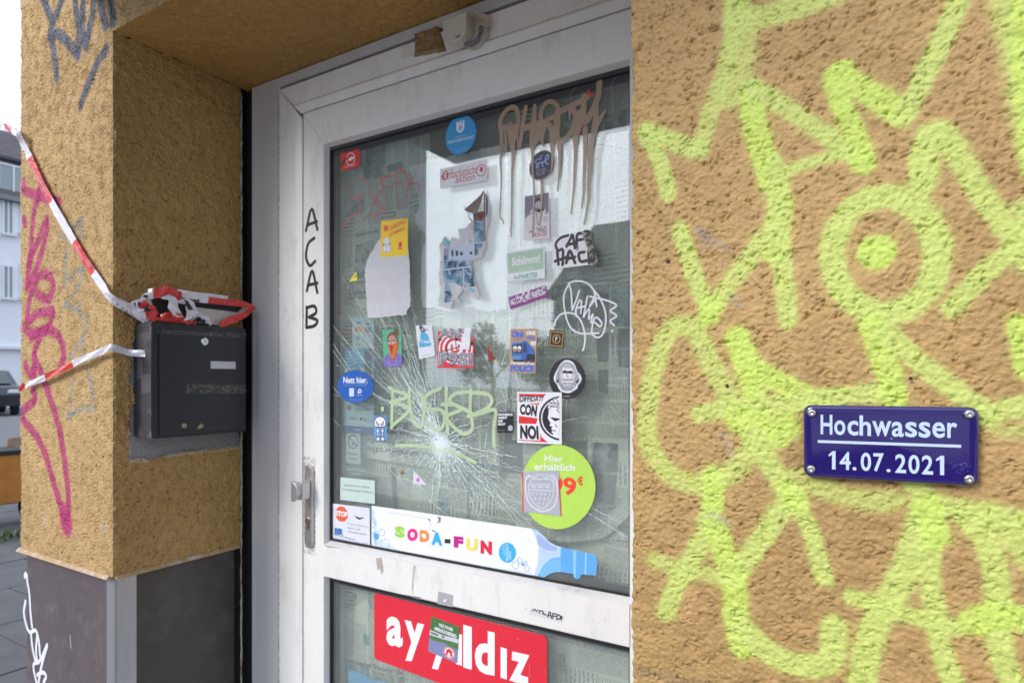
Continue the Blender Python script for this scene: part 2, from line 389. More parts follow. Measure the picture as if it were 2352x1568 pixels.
G += [gs([(2216,1186),(2266,1248),(2289,1329),(2293,1407),(2300,1500),(2340,1590)],62), gs([(2240,1425),(2293,1415),(2380,1425)],78,rgb=GRN2), gs([(2270,1185),(2330,1230),(2380,1290)],80,st=.85)]
GREY = (.26, .24, .27)
for (x, y, a, b) in ((1640,550,30,22),(1615,545,14,20),(1668,1020,10,25),(1690,690,8,8),(1655,1190,22,10)):
    G.append((wuv([(x-a, y-b), (x, y), (x+a, y+b)]), .0045, .004, GREY, .75, 'speck'))
G.append((wuv([(1450,1540),(1500,1545),(1560,1560),(1620,1575)]), .006, .006, (.16,.12,.10), .7, 'dark'))
for (x, y, r) in ((1670,886,.0022),(1533,601,.0022),(2092,870,.0016),(1540,853,.0012),(2260,235,.0016)):
    G.append((wuv([(x, y), (x+1, y+1)]), r, .0006, (.05,.025,.02), 1, 'line'))
# bare wood coloured rub at the lower left, black marker flecks
G.append((wuv([(1590,1360),(1575,1420)]), .008, .006, (.56,.33,.14), .5, 'line'))
for a in (((2042,690),(2047,730)),((2047,1140),(2045,1165)),((1985,1165),(2010,1170))): G.append((wuv(a), .0007, .0005, (.04,.05,.06), .7, 'speck'))
us = np.concatenate([np.arange(XJ, .145, .0012), np.arange(.15, .9, .008), np.arange(.9, 1.6, .03)])
vs = np.concatenate([np.arange(ZP-H, -.42, .006), np.arange(-.416, .53, .0012), np.arange(.532, ZS-H+.9, .006)])
def hright(U, V, h):                       # drill holes and one crater
    for (x, y, r) in ((1670,886,.003),(1533,601,.004),(2092,870,.0025)):
        p = onY(x, y, YF); h = h-.004*np.exp(-((U-p.x)**2+(V-p.z+H)**2)/(r*.6)**2)
    return h
wall_grid('right_wall', house, us, vs, lambda U, V: (U, YF+0*U, V+H), (0, -1, 0), 'right', (5, 5), M_right, G,
          [('u0', 5, (1, 0, 0), 0)], hright, 'orange ochre roughcast wall sprayed with yellow green graffiti')
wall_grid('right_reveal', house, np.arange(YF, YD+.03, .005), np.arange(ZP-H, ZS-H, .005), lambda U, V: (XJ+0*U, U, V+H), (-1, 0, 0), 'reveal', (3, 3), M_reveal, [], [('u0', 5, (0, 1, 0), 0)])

# ---- pillar, street face
def puv(P): return wuv(P)
def ps(pts, conv, wpx, rgb, st=.85, soft=.0022, kind='spray'):
    P = km(conv, pts) if conv else pts
    sc = .0028
    return (puv([tuple(q) for q in smooth(P, 4)]) if len(P) > 2 else puv(P), wpx*sc/2, soft*1.6, rgb, st, kind)
TAG = (.09, .10, .14); PNK = (.42, .035, .15); BLU = (.10, .28, .42)
PG = []
for s in ([(255,-20),(300,80),(322,140)],[(390,-20),(350,70),(322,150),(305,225)],[(305,200),(330,330),(346,470)],[(310,215),(370,215),(430,280),(475,335)],[(478,335),(485,200),(465,60),(460,-20)],
          [(525,275),(505,180),(505,60),(510,-20)],[(525,275),(550,170),(568,60),(575,-20)],[(605,-20),(625,80),(648,160)],[(672,-20),(680,60),(693,132)],[(650,305),(600,380),(545,500),(495,640)]):
    PG.append(ps(s, k1, 11, TAG, .92, .0022))
for s in ([(55,418),(56,437),(90,450),(136,465)],[(88,440),(76,500),(72,560),(68,610)],[(68,600),(88,550),(108,505),(100,560),(86,610),(62,658)],[(62,658),(64,625),(68,590)],[(62,723),(71,670),(86,637),(109,631),(122,655),(112,685),(90,680),(75,660)],
          [(120,712),(82,723),(56,749),(71,764),(105,758),(120,725),(118,712)],[(71,775),(105,757),(131,768),(146,805),(139,843)],[(92,772),(79,813),(95,860),(112,907),(135,982),(150,1075),(157,1140),(155,1200)],
          [(79,813),(76,888),(79,918),(50,945),(53,963),(94,1019),(124,1113),(143,1176),(152,1205)],[(58,838),(68,858),(80,850)],[(55,505),(57,512)],[(150,1180),(154,1195)]):
    PG.append(ps(s, None, 10.5, PNK, .9, .0025))
PG.append(ps([(148,1180),(153,1205)], None, 22, PNK, .9, .004))
for s in ([(395,0),(398,90),(395,180)],[(395,180),(470,90),(515,75)],[(510,75),(480,180),(400,300)],[(400,300),(480,330),(490,290)],[(480,330),(525,400),(505,500),(430,620)],[(450,760),(435,870),(418,985)],[(418,985),(500,930),(580,940)],[(580,940),(560,800),(525,670),(500,500)],[(395,170),(400,0)]):
    PG.append(ps(s, k2, 6, BLU, .8, .0018, 'speck'))
for s in ([(510,1330),(440,1400),(505,1400)],[(500,1450),(420,1450),(350,1445)],[(510,1340),(500,1440)],[(410,1490),(415,1568)]): PG.append(ps(s, k1, 5, BLU, .7, .0018, 'speck'))
for (x, y) in ((237,1210),(100,1195)): PG.append((wuv([(x, y), (x+2, y+1)]), .012, .012, (.55,.50,.44), .4, 'line'))
for (x, y) in ((100,1317),(142,1374),(176,1400)): pass
for (x, y) in k3(203,408), k3(493,525), k3(733,578), k2(255,768), k2(150,1150), k1(480,1245), k1(335,1135), k2(628,1228), k2(620,738): PG.append((wuv([(x, y), (x+1, y)]), .0028, .001, (.06,.03,.02), 1, 'line'))
wall_grid('pillar_face', house, np.arange(XL, XC+.0001, .002), np.arange(ZP-H, 1.05, .002), lambda U, V: (U, YF+0*U, V+H), (0, -1, 0), 'pillar', (4, 4), M_pillar, PG,
          [('u1', 9, (-1, 0, 0), 0), ('u0', 10, (1, 0, 0), 0)], None, 'pale ochre roughcast street face of the pillar with pink and blue spray tags')
lx = np.concatenate([np.arange(XC, -1.2, .0025), np.arange(-1.2, XJ, .01)]); lx[-1] = XJ
wall_grid('lintel_face', house, lx, np.concatenate([np.arange(ZS-H, 1.05, .0025), np.arange(1.05, 1.9, .02)]), lambda U, V: (U, YF+0*U, V+H), (0, -1, 0), 'pillar', (4, 4), M_pillar,
          PG, [('v0', 12, (0, 0, 1), 0)])
wall_grid('pillar_face_upper', house, np.arange(XL, XC+.01, .01), np.arange(1.05, 1.9, .01), lambda U, V: (U, YF+0*U, V+H), (0, -1, 0), 'pillar', (4, 4), M_pillar)
wall_grid('pillar_side', house, np.arange(YF, YF+1.2, .006), np.arange(ZP-H, 1.9, .006), lambda U, V: (XL+0*U, U, V+H), (-1, 0, 0), 'pillar', (1, 1), M_pillar, [], [('u0', 10, (0, 1, 0), 0)])
# ---- reveal with the knocked out patch round the letter box
def ruv(P):
    o = []
    for x, y in P:
        p = onX(x, y, XC); o.append((p.y, p.z-H))
    return o
patch = ruv([(312,748),(306,790),(303,850),(297,868),(305,885),(311,905),(309,925),(299,945),(300,1000),(296,1040),(300,1056),(325,1052),(350,1056),(372,1046),(400,1042),(430,1036),(470,1033),(510,1030),(552,1024),(556,985),(556,760)])
def hrev(U, V, h):
    inside = np.zeros(U.shape, bool); pu = patch
    for k in range(len(pu)):
        (x0, y0), (x1, y1) = pu[k], pu[(k+1) % len(pu)]
        inside ^= ((y0 > V) != (y1 > V)) & (U < (x1-x0)*(V-y0)/(y1-y0+1e-12)+x0)
    d = seg_dist(U, V, pu+[pu[0]]); d = np.where(inside, -d, d)+sample(WOB, U, V)*.0016
    m = 1-sstep(-.003, .001, d)
    return h*(1-m)+m*(-.0085+sample(HT['right'], U, V)*.8)
rp = [(patch, 0, .0015, (.245, .235, .23), 1, 'area')]
rp += [(ruv(s), .0035, .002, (.62, .60, .57), .9, 'speck') for s in ([(297,1040),(302,1056),(345,1056)],[(300,985),(299,1010),(303,1045)],[(555,1024),(470,1034),(380,1046)],[(297,868),(304,885)],[(306,790),(303,850)])]
rp += [(ruv(s), .003, .002, (.50, .36, .18), .9, 'line') for s in ([(556,1027),(470,1037),(380,1049)],[(301,1060),(340,1060)])]
rp += [(ruv([(557+.5*math.sin(y*.05), y) for y in range(210, 1250, 20)]), .0022, .0015, (.62, .62, .60), .75, 'speck')]
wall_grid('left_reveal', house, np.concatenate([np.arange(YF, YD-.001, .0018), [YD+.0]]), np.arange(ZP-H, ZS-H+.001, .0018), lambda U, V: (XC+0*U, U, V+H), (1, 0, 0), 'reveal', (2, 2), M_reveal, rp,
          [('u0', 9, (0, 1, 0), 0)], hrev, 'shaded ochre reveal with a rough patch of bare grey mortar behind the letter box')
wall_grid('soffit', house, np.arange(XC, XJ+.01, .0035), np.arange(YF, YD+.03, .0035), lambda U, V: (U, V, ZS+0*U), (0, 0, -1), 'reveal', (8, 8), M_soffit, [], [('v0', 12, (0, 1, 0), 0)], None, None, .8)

# ---- plinth: dark brown panels, aluminium corner, plaster stop bead
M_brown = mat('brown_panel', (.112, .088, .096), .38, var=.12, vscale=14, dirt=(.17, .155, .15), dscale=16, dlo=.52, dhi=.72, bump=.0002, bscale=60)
M_brown_shade = mat('brown_panel_shade', (.058, .050, .044), .38, var=.12, vscale=14, dirt=(.10, .095, .09), dscale=10, dlo=.5, dhi=.8, bump=.0002, bscale=60)  # darker copy of the brown panel, entrance shade put into its colour
M_alu = mat('anodised_aluminium', (.52, .53, .55), .42, .85, var=.08, vscale=20, dirt=(.30, .29, .28), dscale=14, dlo=.55, dhi=.9, stretch=(1, 1, .15))
M_bead = mat('ochre_stop_bead', (.40, .26, .12), .6, var=.15, vscale=40, dirt=(.5, .42, .38), dscale=30, dlo=.5, dhi=.6)
p_ = YF+.012
zt = ZP-.006
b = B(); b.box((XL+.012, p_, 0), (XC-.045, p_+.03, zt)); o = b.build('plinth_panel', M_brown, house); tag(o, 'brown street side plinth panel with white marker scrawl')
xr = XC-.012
b = B(); b.box((xr-.03, YF+.06, 0), (xr, YD-.012, zt)); o = b.build('plinth_panel', M_brown_shade, house); tag(o, 'brown plinth panel toned darker for the shade inside the entrance')
b = B(); b.bbox((XC-.047, p_-.003, 0), (xr+.003, p_+.001, zt-.004), .0012); b.bbox((xr-.001, p_+.0012, 0), (xr+.003, YF+.062, zt-.004), .0012); b.build('corner_profile', M_alu, house)
b = B()
b.prism([(XL-.004, YF-.010, ZP-.006), (XL-.004, YF+.012, ZP-.006), (XL-.004, YF+.012, ZP+.004), (XL-.004, YF-.003, ZP+.002)], (XC-XL-.006, 0, 0)); b.build('stop_bead', M_bead, house); b = B()
b.prism([(XC+.010, YF+.006, ZP-.006), (XC-.012, YF+.006, ZP-.006), (XC-.012, YF+.006, ZP+.004), (XC+.003, YF+.006, ZP+.002)], (0, YD-YF-.012, 0)); b.build('stop_bead', M_bead, house); b = B()
b.prism([(XJ+.01, YF-.010, ZP-.006), (XJ+.01, YF+.012, ZP-.006), (XJ+.01, YF+.012, ZP+.004), (XJ+.01, YF-.003, ZP+.002)], (1.85, 0, 0))
b.build('stop_bead', M_bead, house)
b = B(); b.box((XJ+.004, p_, 0), (1.58, p_+.03, zt)); o = b.build('plinth_panel', M_brown, house); tag(o, 'brown plinth panel below the graffitied wall')
# solid core of the house behind the plaster, rooms behind the door
b = B()
b.box((XL+.02, YF+.045, 0), (XC-.045, YF+1.19, H+1.9)); b.box((XJ+.012, YF+.045, 0), (1.59, YD+.20, H+1.9)); b.box((XC-.04, YF+.02, ZS+.012), (XJ+.01, YD+.2, H+1.9))
b.box((XC-.045, YD+.05, 0), (XC-.02, YD+.2, ZS)); 
b.box((XL-.1, 4.2, 0), (1.6, 4.3, 3.2)); b.box((XL+.02, 2.0, 0), (XL+.1, 4.2, 3.2)); b.box((1.5, 1.35, 0), (1.6, 4.2, 3.2)); b.box((XL, 1.2, 3.0), (1.6, 4.3, 3.1)); b.box((XL, 1.36, .02), (1.6, 4.3, .04))
b.build('masonry_core', M_dark, house)
# balcony slab over the entrance (added out of view to mirror as a dark band in the glass)
M_conc = mat('blocker_concrete', (.22, .21, .2), .85, var=.15, vscale=6)
b = B(); b.box((-1.74, -.01, H+1.0), (-.45, YF-.004, H+1.16)); 
for x in np.arange(-1.72, -.47, .11): b.box((x, .03, H+1.16), (x+.015, .045, H+2.0))
b.box((-1.74, .02, H+2.0), (-.45, .06, H+2.04)); o = b.build('blocker', M_conc, house); tag(o, 'added unseen grey concrete balcony with railing above the entrance')
# white marker on the brown street panel
# ------------------------------------------------------------------ the shop door
M_pvc = mat('dirty_white_pvc', (.79, .775, .755), .32, var=.035, vscale=12, dirt=(.52, .49, .46), dscale=22, dlo=.52, dhi=.85, stretch=(1, 1, .35))
M_pvc2 = mat('white_pvc_edge', (.66, .65, .65), .35, var=.05, vscale=20, dirt=(.40, .36, .32), dscale=30, dlo=.55, dhi=.8)
M_gask = mat('black_rubber_gasket', (.018, .018, .022), .45)
M_steel = mat('satin_steel', (.58, .57, .57), .34, .9, var=.05, vscale=30, bump=.00005, bscale=400)
M_alu2 = mat('grey_aluminium_frame', (.60, .60, .60), .45, .15, var=.06, vscale=10, stretch=(1, 1, .1), dirt=(.20, .19, .19), dscale=60, dlo=.66, dhi=.74)
M_brass = mat('worn_brass', (.32, .29, .22), .35, .9)

def X_(px, y0): return onY(px, 871, y0).x
def Z_(X, Y, y0): return onY(X, Y, y0).z
door = empty('shop_door', (X_(700, YD), YD, 0), 'white framed glass shop door covered in stickers with a smashed star shaped impact in its pane', 'door')
xf0, xf1 = X_(640, YD+.008), X_(681, YD+.008)       # outer frame face
xb1 = X_(694, YD+.004)                              # its bevelled lip
xl0, xl1 = X_(697, YD), X_(743.5, YD)               # leaf stile
xg0 = X_(756, YG)                                   # visible glass starts
xr0 = X_(1446, YD); xr1 = XJ+.004                   # right stile, runs behind the wall
zf1 = Z_(640, 208, YD+.008); zl1 = Z_(691, 262, YD); zg1 = Z_(742, 331, YD); zr1, zr0 = Z_(752, 1252, YD), Z_(750, 1324, YD)
zf0 = .03
# aluminium strip frame behind the plaster edge and its black joint
b = B(); xa0, xa1 = X_(578, YD+.012), xf0-.0005
b.bbox((xa0, YD+.012, 0), (xa1, YD+.07, ZS-.002), .0015)
for xx in (xa0+.012, xa1-.012, xa1-.006): b.box((xx, YD+.0105, 0), (xx+.0012, YD+.0125, ZS-.004))
b.build('side_trim', M_alu2, door)
b = B(); b.bbox((xa1, YD+.012, zf1+.012), (xr1, YD+.07, ZS-.002), .0015); o = b.build('head_trim', M_alu2, door)
b = B(); b.box((XC-.004, YD+.022, 0), (xa0-.0005, YD+.05, ZS)); b.box((xa1, YD+.03, zf1), (xr1, YD+.06, zf1+.0118))
b.build('joint_seal', M_gask, door)
# bead of peeling sealant at the plaster edge
b = B(); pts = []
for z in np.arange(.02, ZS-.01, .012): pts.append((XC+.003+.0012*random.random(), YD-.001+.002*random.random(), z))
b.tube(pts, [.0022+.0012*random.random() for _ in pts], 6); b.build('sealant_bead', mat('old_sealant', (.45, .42, .36), .7, var=.3, vscale=60, dirt=(.2, .14, .06), dscale=30, dlo=.45, dhi=.6), door, True)

def profile_bar(name, sec, p0, p1, miter0, miter1, mt, label=None):
    """sec: list of (inward offset from outer edge, y); bars around an opening mitred at both ends.
       p0,p1: outer edge ends (x,z); inward = left-hand normal direction given by miter vectors"""
    b = B(); a, c = Vector((p0[0], 0, p0[1])), Vector((p1[0], 0, p1[1])); V = []
    for s, y in sec:
        V.append(a+Vector((miter0[0]*s, y, miter0[1]*s)))
    for s, y in sec: V.append(c+Vector((miter1[0]*s, y, miter1[1]*s)))
    n = len(sec); b.add(V, [(i, (i+1) % n, n+(i+1) % n, n+i) for i in range(n)]+[tuple(range(n))[::-1], tuple(range(n, 2*n))])
    o = b.build(name, mt, door); bm = bmesh.new(); bm.from_mesh(o.data); bmesh.ops.recalc_face_normals(bm, faces=bm.faces); bm.to_mesh(o.data); bm.free()
    if label: o['label'] = label
    return o
# outer frame: face, then a bevelled lip that meets the leaf
wf = xf1-xf0; wl = xb1-xf0
secF = [(0, YD+.008), (wf, YD+.008), (wf+.003, YD+.0015), (wl, YD+.004), (wl+.002, YD+.02), (wl+.002, YD+.065), (0, YD+.065)]
hf = zf1-zl1
secT = [(0, YD+.008), (hf*.60, YD+.008), (hf*.70, YD+.0015), (hf-.004, YD+.004), (hf-.001, YD+.02), (hf-.001, YD+.065), (0, YD+.065)]
profile_bar('frame_post', secF, (xf0, zf0), (xf0, zf1), (1, 0), (1, -1), M_pvc)
profile_bar('frame_head', secT, (xf0, zf1), (xr1, zf1), (wl/hf, -1), (0, -1), M_pvc)
# leaf: stile, top rail, middle rail, right stile, with sloped glazing beads
ws = xl1-xl0; wt = zl1-.0025-zg1
secS = [(0, YD), (ws, YD), (ws+.0008, YD+.0025), (ws+.004, YG-.003), (ws+.004, YD+.07), (0, YD+.07)]
secU = [(0, YD), (wt, YD), (wt+.0008, YD+.0025), (wt+.006, YG-.003), (wt+.006, YD+.07), (0, YD+.07)]
zlt = zl1-.0025
profile_bar('leaf_stile', secS, (xl0, .03), (xl0, zlt), (1, 0), (1, -wt/ws), M_pvc)
profile_bar('leaf_rail', secU, (xl0, zlt), (xr1, zlt), (ws/wt, -1), (0, -1), M_pvc)
hr = zr1-zr0
b = B(); y0, y1 = YD, YD+.07
for xa, xb in ((xl1, xr0),):
    sec = [(y0, zr0), (y0, zr1), (YD+.0022, zr1+.0016), (YG-.003, zr1+.009), (y1, zr1+.009), (y1, zr0-.006), (YG-.003, zr0-.006), (YD+.0022, zr0-.0012)]
    b.prism([(xa, y, z) for y, z in sec], (xb-xa, 0, 0))
b.build('leaf_rail', M_pvc2, door)
b = B(); b.box((xl1+.001, YD-.0007, zr0+.002), (xr0, YD+.001, zr1-.002)); b.build('rail_face', M_pvc, door)
b = B(); b.bbox((xr0, YD, .03), (xr1, YD+.07, zlt-.0), .002); b.build('leaf_stile', M_pvc, door)
b = B(); b.bbox((xl1, YD, .03), (xr0, YD+.07, .25), .003); b.build('leaf_rail', M_pvc, door)
# mitre joint lines
b = B()
def groove(P, Q, w=.0007): 
    P, Q = Vector(P), Vector(Q); d = (Q-P).normalized(); q = Vector((-d.z, 0, d.x))*w/2; b.add([P+q, Q+q, Q-q, P-q], [(0, 1, 2, 3)])
groove((xl0, YD-.0003, zlt), (xl1, YD-.0003, zg1)); groove((xf0, YD+.0077, zf1), (xf1, YD+.0077, zf1-hf*.6)); 
b.build('mitre_joint', mat('grime_line', (.22, .20, .19), .8), door)
# gaskets
zgt = zg1-.006; xgl = xl1+.004
def gasket(z0, z1):
    b = B(); g = .006
    for a_, c_ in (((xgl, YG-.006, z0), (xgl+g, YG+.002, z1)), ((xr0-.004, YG-.006, z0), (xr0+.001, YG+.002, z1)), ((xgl+g, YG-.006, z1-.011), (xr0-.004, YG+.002, z1)), ((xgl+g, YG-.006, z0), (xr0-.004, YG+.002, z0+.006))): b.bbox(a_, c_, .0015)
    return b.build('glazing_gasket', M_gask, door)
gasket(zr1+.008, zgt+.002)
b = B(); b.box((xgl+.002, YG-.0002, zgt-.023), (xr0-.001, YG-.00005, zgt)); b.build('black_edge_band', M_gask, door); gasket(.25, zr0-.005)
M_spacer = mat('black_spacer', (.03, .03, .035), .3, .2)
# panes: double glazing
def glass_mat(name, f0, tint, film=.06):
    m = bpy.data.materials.new(name); m.use_nodes = True; n = m.node_tree; n.nodes.clear()
    o = n.nodes.new('ShaderNodeOutputMaterial'); mx = n.nodes.new('ShaderNodeMixShader'); t = n.nodes.new('ShaderNodeBsdfTransparent'); g = n.nodes.new('ShaderNodeBsdfGlossy')
    g.inputs['Roughness'].default_value = .008; g.inputs[0].default_value = (.92, .965, 1, 1); t.inputs[0].default_value = (*tint, 1)
    lw = n.nodes.new('ShaderNodeLayerWeight'); lw.inputs['Blend'].default_value = .5
    p5 = n.nodes.new('ShaderNodeMath'); p5.operation = 'POWER'; p5.inputs[1].default_value = 5; n.links.new(lw.outputs['Facing'], p5.inputs[0])
    ma = n.nodes.new('ShaderNodeMath'); ma.operation = 'MULTIPLY_ADD'; ma.inputs[1].default_value = 1-f0; ma.inputs[2].default_value = f0; n.links.new(p5.outputs[0], ma.inputs[0])
    tn = n.nodes.new('ShaderNodeTexNoise'); tn.inputs['Scale'].default_value = 3; bp = n.nodes.new('ShaderNodeBump'); bp.inputs['Distance'].default_value = .0006; bp.inputs['Strength'].default_value = .5
    n.links.new(tn.outputs[0], bp.inputs['Height']); n.links.new(bp.outputs[0], g.inputs['Normal'])
    n.links.new(ma.outputs[0], mx.inputs[0]); n.links.new(t.outputs[0], mx.inputs[1]); n.links.new(g.outputs[0], mx.inputs[2]); 
    df = n.nodes.new('ShaderNodeBsdfDiffuse'); df.inputs[0].default_value = (.66, .73, .69, 1); m2 = n.nodes.new('ShaderNodeMixShader')   # dusty film, its milky haze put in to brighten the newspapers
    g2 = n.nodes.new('ShaderNodeNewGeometry'); t2 = n.nodes.new('ShaderNodeTexNoise'); t2.inputs['Scale'].default_value = 7; t2.inputs['Detail'].default_value = 8; t2.inputs['Roughness'].default_value = .7; n.links.new(g2.outputs['Position'], t2.inputs['Vector'])
    f2 = n.nodes.new('ShaderNodeMath'); f2.operation = 'MULTIPLY_ADD'; f2.use_clamp = True; f2.inputs[1].default_value = film*1.6; f2.inputs[2].default_value = film*.2; n.links.new(t2.outputs[0], f2.inputs[0])
    n.links.new(f2.outputs[0], m2.inputs[0]); n.links.new(mx.outputs[0], m2.inputs[1]); n.links.new(df.outputs[0], m2.inputs[2]); n.links.new(m2.outputs[0], o.inputs[0]); return m
M_glass = glass_mat('window_glass', .072, (.975, .985, .975))
def pane(z0, z1, nm):
    b = B(); b.box((xgl+.001, YG, z0), (xr0+.001, YG+.004, z1)); b.box((xgl+.001, YG+.020, z0), (xr0+.001, YG+.024, z1)); o = b.build('pane', M_glass, door); o['label'] = nm
    b = B(); s = .012
    for a_, c_ in (((xgl+.001, YG+.0045, z0), (xgl+s, YG+.0195, z1)), ((xr0-s, YG+.0045, z0), (xr0+.001, YG+.0195, z1)), ((xgl+s, YG+.0045, z1-s-.006), (xr0-s, YG+.0195, z1)), ((xgl+s, YG+.0045, z0), (xr0-s, YG+.0195, z0+s+.004))): b.box(a_, c_)
    b.build('pane_spacer', M_spacer, door); return o
pane_up = pane(zr1+.009, zgt, 'upper pane smashed by an impact at its lower left with cracks across it')
pane_lo = pane(.25, zr0-.006, 'lower pane below the middle rail')

# handle
hd = B(); hx = X_(710, YD)
ht, hb = Z_(710, 1067, YD-.008), Z_(710, 1258, YD-.008); hw = (X_(722.5, YD-.01)-X_(697, YD-.01))
x0 = X_(699, YD-.008); x1 = x0+.030
def stadium(x0, x1, z0, z1, n=10):
    r = (x1-x0)/2; c = (x0+x1)/2
    return [(c+r*math.cos(t), z1-r+r*math.sin(t)) for t in np.linspace(0, math.pi, n)]+[(c+r*math.cos(t), z0+r+r*math.sin(t)) for t in np.linspace(math.pi, 2*math.pi, n)]
def soft_plate(outline, y_back, y_front, r, mt, name, parent, n=3):
    """outline (x,z) list extruded with rounded front edge"""
    P = np.array(outline, float); c = P.mean(0); b = B(); rings = [(y_back, 0)]
    for k in range(n+1):
        t = k/n*math.pi/2; rings.append((y_front+r-r*math.sin(t), r*(1-math.cos(t))))
    V = []; N = len(P)
    d = np.roll(P, -1, 0)-np.roll(P, 1, 0); q = np.stack([d[:, 1], -d[:, 0]], 1); q /= np.linalg.norm(q, axis=1)[:, None]
    if np.sum((P-c)*q) < 0: q = -q
    for y, s in rings: V += [(x, y, z) for x, z in (P-q*s)]
    Fc = [(i*N+k, i*N+(k+1) % N, (i+1)*N+(k+1) % N, (i+1)*N+k) for i in range(len(rings)-1) for k in range(N)]
    b.add(V, Fc); top = V[-N:]; b.add(top, [tuple(t) for t in tessellate_polygon([[Vector(p) for p in top]])]); b.add(V[:N], [tuple(t) for t in tessellate_polygon([[Vector(p) for p in V[:N]]])])
    o = b.build(name, mt, parent); bm = bmesh.new(); bm.from_mesh(o.data); bmesh.ops.remove_doubles(bm, verts=bm.verts, dist=1e-5); bmesh.ops.recalc_face_normals(bm, faces=bm.faces); bm.to_mesh(o.data); bm.free()
    return o
hplate = soft_plate(stadium(x0, x1, hb, ht), YD, YD-.009, .003, M_steel, 'handle', door)
# fixed knob: post and bent half round grip
kz = Z_(700, 1127, YD-.03); kh = .023
b = B(); b.bbox((x0+.004, YD-.040, kz-kh*1.0), (x0+.026, YD-.0085, kz+kh*1.0), .003)
b.build('knob_post', M_steel, hplate)
gp = [(x0-.004, kz-kh*1.15), (x0-.004, kz+kh*1.1)]+[(x0+.004+.019*math.sin(t), kz+kh*1.1*math.cos(t)) for t in np.linspace(.2, math.pi-.1, 9)]+[(x0+.004, kz-kh*1.2)]
soft_plate([(a_, c_) for a_, c_ in gp], YD-.040, YD-.050, .004, M_steel, 'knob', hplate)
cz = Z_(706, 1200, YD-.01); cxx = x0+.015
b = B(); b.lathe((cxx, YD-.0088, cz+.006), (0, -1, 0), [(.0088, 0), (.0088, .0025), (.008, .003)], 18); b.bbox((cxx-.005, YD-.0113, cz-.018), (cxx+.005, YD-.0088, cz), .002); o = b.build('lock_cylinder', M_brass, hplate)
b = B(); b.box((cxx-.0008, YD-.0122, cz+.0015), (cxx+.0008, YD-.0117, cz+.0105)); b.build('keyhole', M_gask, hplate)

# ------------------------------------------------------------------ motion sensor and glue patch over the door
M_pir = mat('yellowed_plastic', (.56, .52, .44), .45, var=.06, vscale=30, dirt=(.40, .35, .28), dscale=30, dlo=.6, dhi=.8)
sx0, sx1 = X_(1017, YD-.04), X_(1072, YD-.04); szt, szb = Z_(1040, 38, YD-.04), Z_(1040, 99, YD-.04)
sens = empty('motion_sensor', ((sx0+sx1)/2, YD-.02, szb), 'small yellowed white alarm sensor on the head of the door frame', 'sensor')
r_ = (sx1-sx0)/2; cx_ = (sx0+sx1)/2
ol = [(sx1, szt), (sx0, szt)]+[(cx_+r_*math.cos(t), szb+.030+(.030)*math.sin(t)) for t in np.linspace(math.pi, 2*math.pi, 14)]
soft_plate(ol, YD-.012, YD-.042, .004, M_pir, 'housing', sens)
b = B(); N = 14; c0 = (sx1-.004, szb+.028)
for rr, y0_, y1_ in ((.034, YD-.010, YD+.008),):
    pts = [(c0[0]+rr*math.cos(t), c0[1]+rr*math.sin(t)) for t in np.linspace(0, 2*math.pi, 28, endpoint=False)]
    b.prism([(x, y0_, z) for x, z in pts], (0, y1_-y0_, 0))
b.build('base_ring', M_pir, sens)
b = B(); pts = [(c0[0]+.030+0*t, YD-.012, szt-.002) for t in (0,)]
b.prism([(sx1+.006, YD-.036, szt+.002), (sx1+.034, YD-.012, szt-.004), (sx1+.034, YD-.012, szb+.028), (sx1+.030, YD-.030, szb+.03)], (.003, .004, 0)); b.build('side_flap', M_pir, sens)
b = B(); b.tube([(c0[0]+.026*math.cos(t), YD-.018, c0[1]-.004+.026*math.sin(t)) for t in np.linspace(-2.4, .2, 14)], .0042, 8); b.build('lens', mat('grey_lens', (.16, .15, .17), .25), sens, True)
b = B(); lx_, lz_ = X_(1051, YD-.043), Z_(1051, 85, YD-.043)
for dx, m_ in ((-.006, 1), (-.001, 0), (.004, 1)): b.box((lx_+dx, YD-.0424, lz_-.002+.0012*(dx > 0)), (lx_+dx+.0036, YD-.0419, lz_+.003), m_)
b.build('logo', [ink(170, 30, 40), ink(30, 120, 120)], sens)
M_glue = mat('brown_old_glue', (.25, .14, .045), .8, var=.35, vscale=90, bump=.0025, bscale=110, dirt=(.34, .28, .2), dscale=60, dlo=.5, dhi=.62)
q = [onY(x, y, YD+.008) for x, y in ((955,80),(1008,62),(1026,118),(952,132))]
gl = empty('glue_residue', tuple((q[0]+q[2])/2), 'brown rectangle of dried foam glue beside the alarm sensor', 'glue')
b = B()
def bumpy(b, P, h, n=9, m=0, edge=.35, seed=1):
    r = random.Random(seed); V = []
    for j in range(n+1):
        for i in range(n+1):
            u, v = i/n, j/n; p = P[3]*(1-u)*(1-v)+P[2]*u*(1-v)+P[1]*u*v+P[0]*(1-u)*v
            rim = max(abs(u-.5), abs(v-.5))*2; hh = h*(.35+.9*(rim > .72)*r.random()+.3*r.random()) if 0 < i < n and 0 < j < n else 0
            V.append(p+Vector((r.uniform(-.001, .001), -hh, r.uniform(-.001, .001))))
    b.add(V, [(j*(n+1)+i, j*(n+1)+i+1, (j+1)*(n+1)+i+1, (j+1)*(n+1)+i) for j in range(n) for i in range(n)], m)
bumpy(b, [p+Vector((0, -.0004, 0)) for p in q], .009, 12); b.build('foam_glue', M_glue, gl, True)
q2 = [onY(x, y, YD+.0076) for x, y in ((925,105),(950,98),(950,128),(922,135))]
b = B(); bumpy(b, q2, .001, 5); b.build('scraped_mark', mat('scraped_white', (.68, .66, .62), .6, var=.1, vscale=90), gl, True)

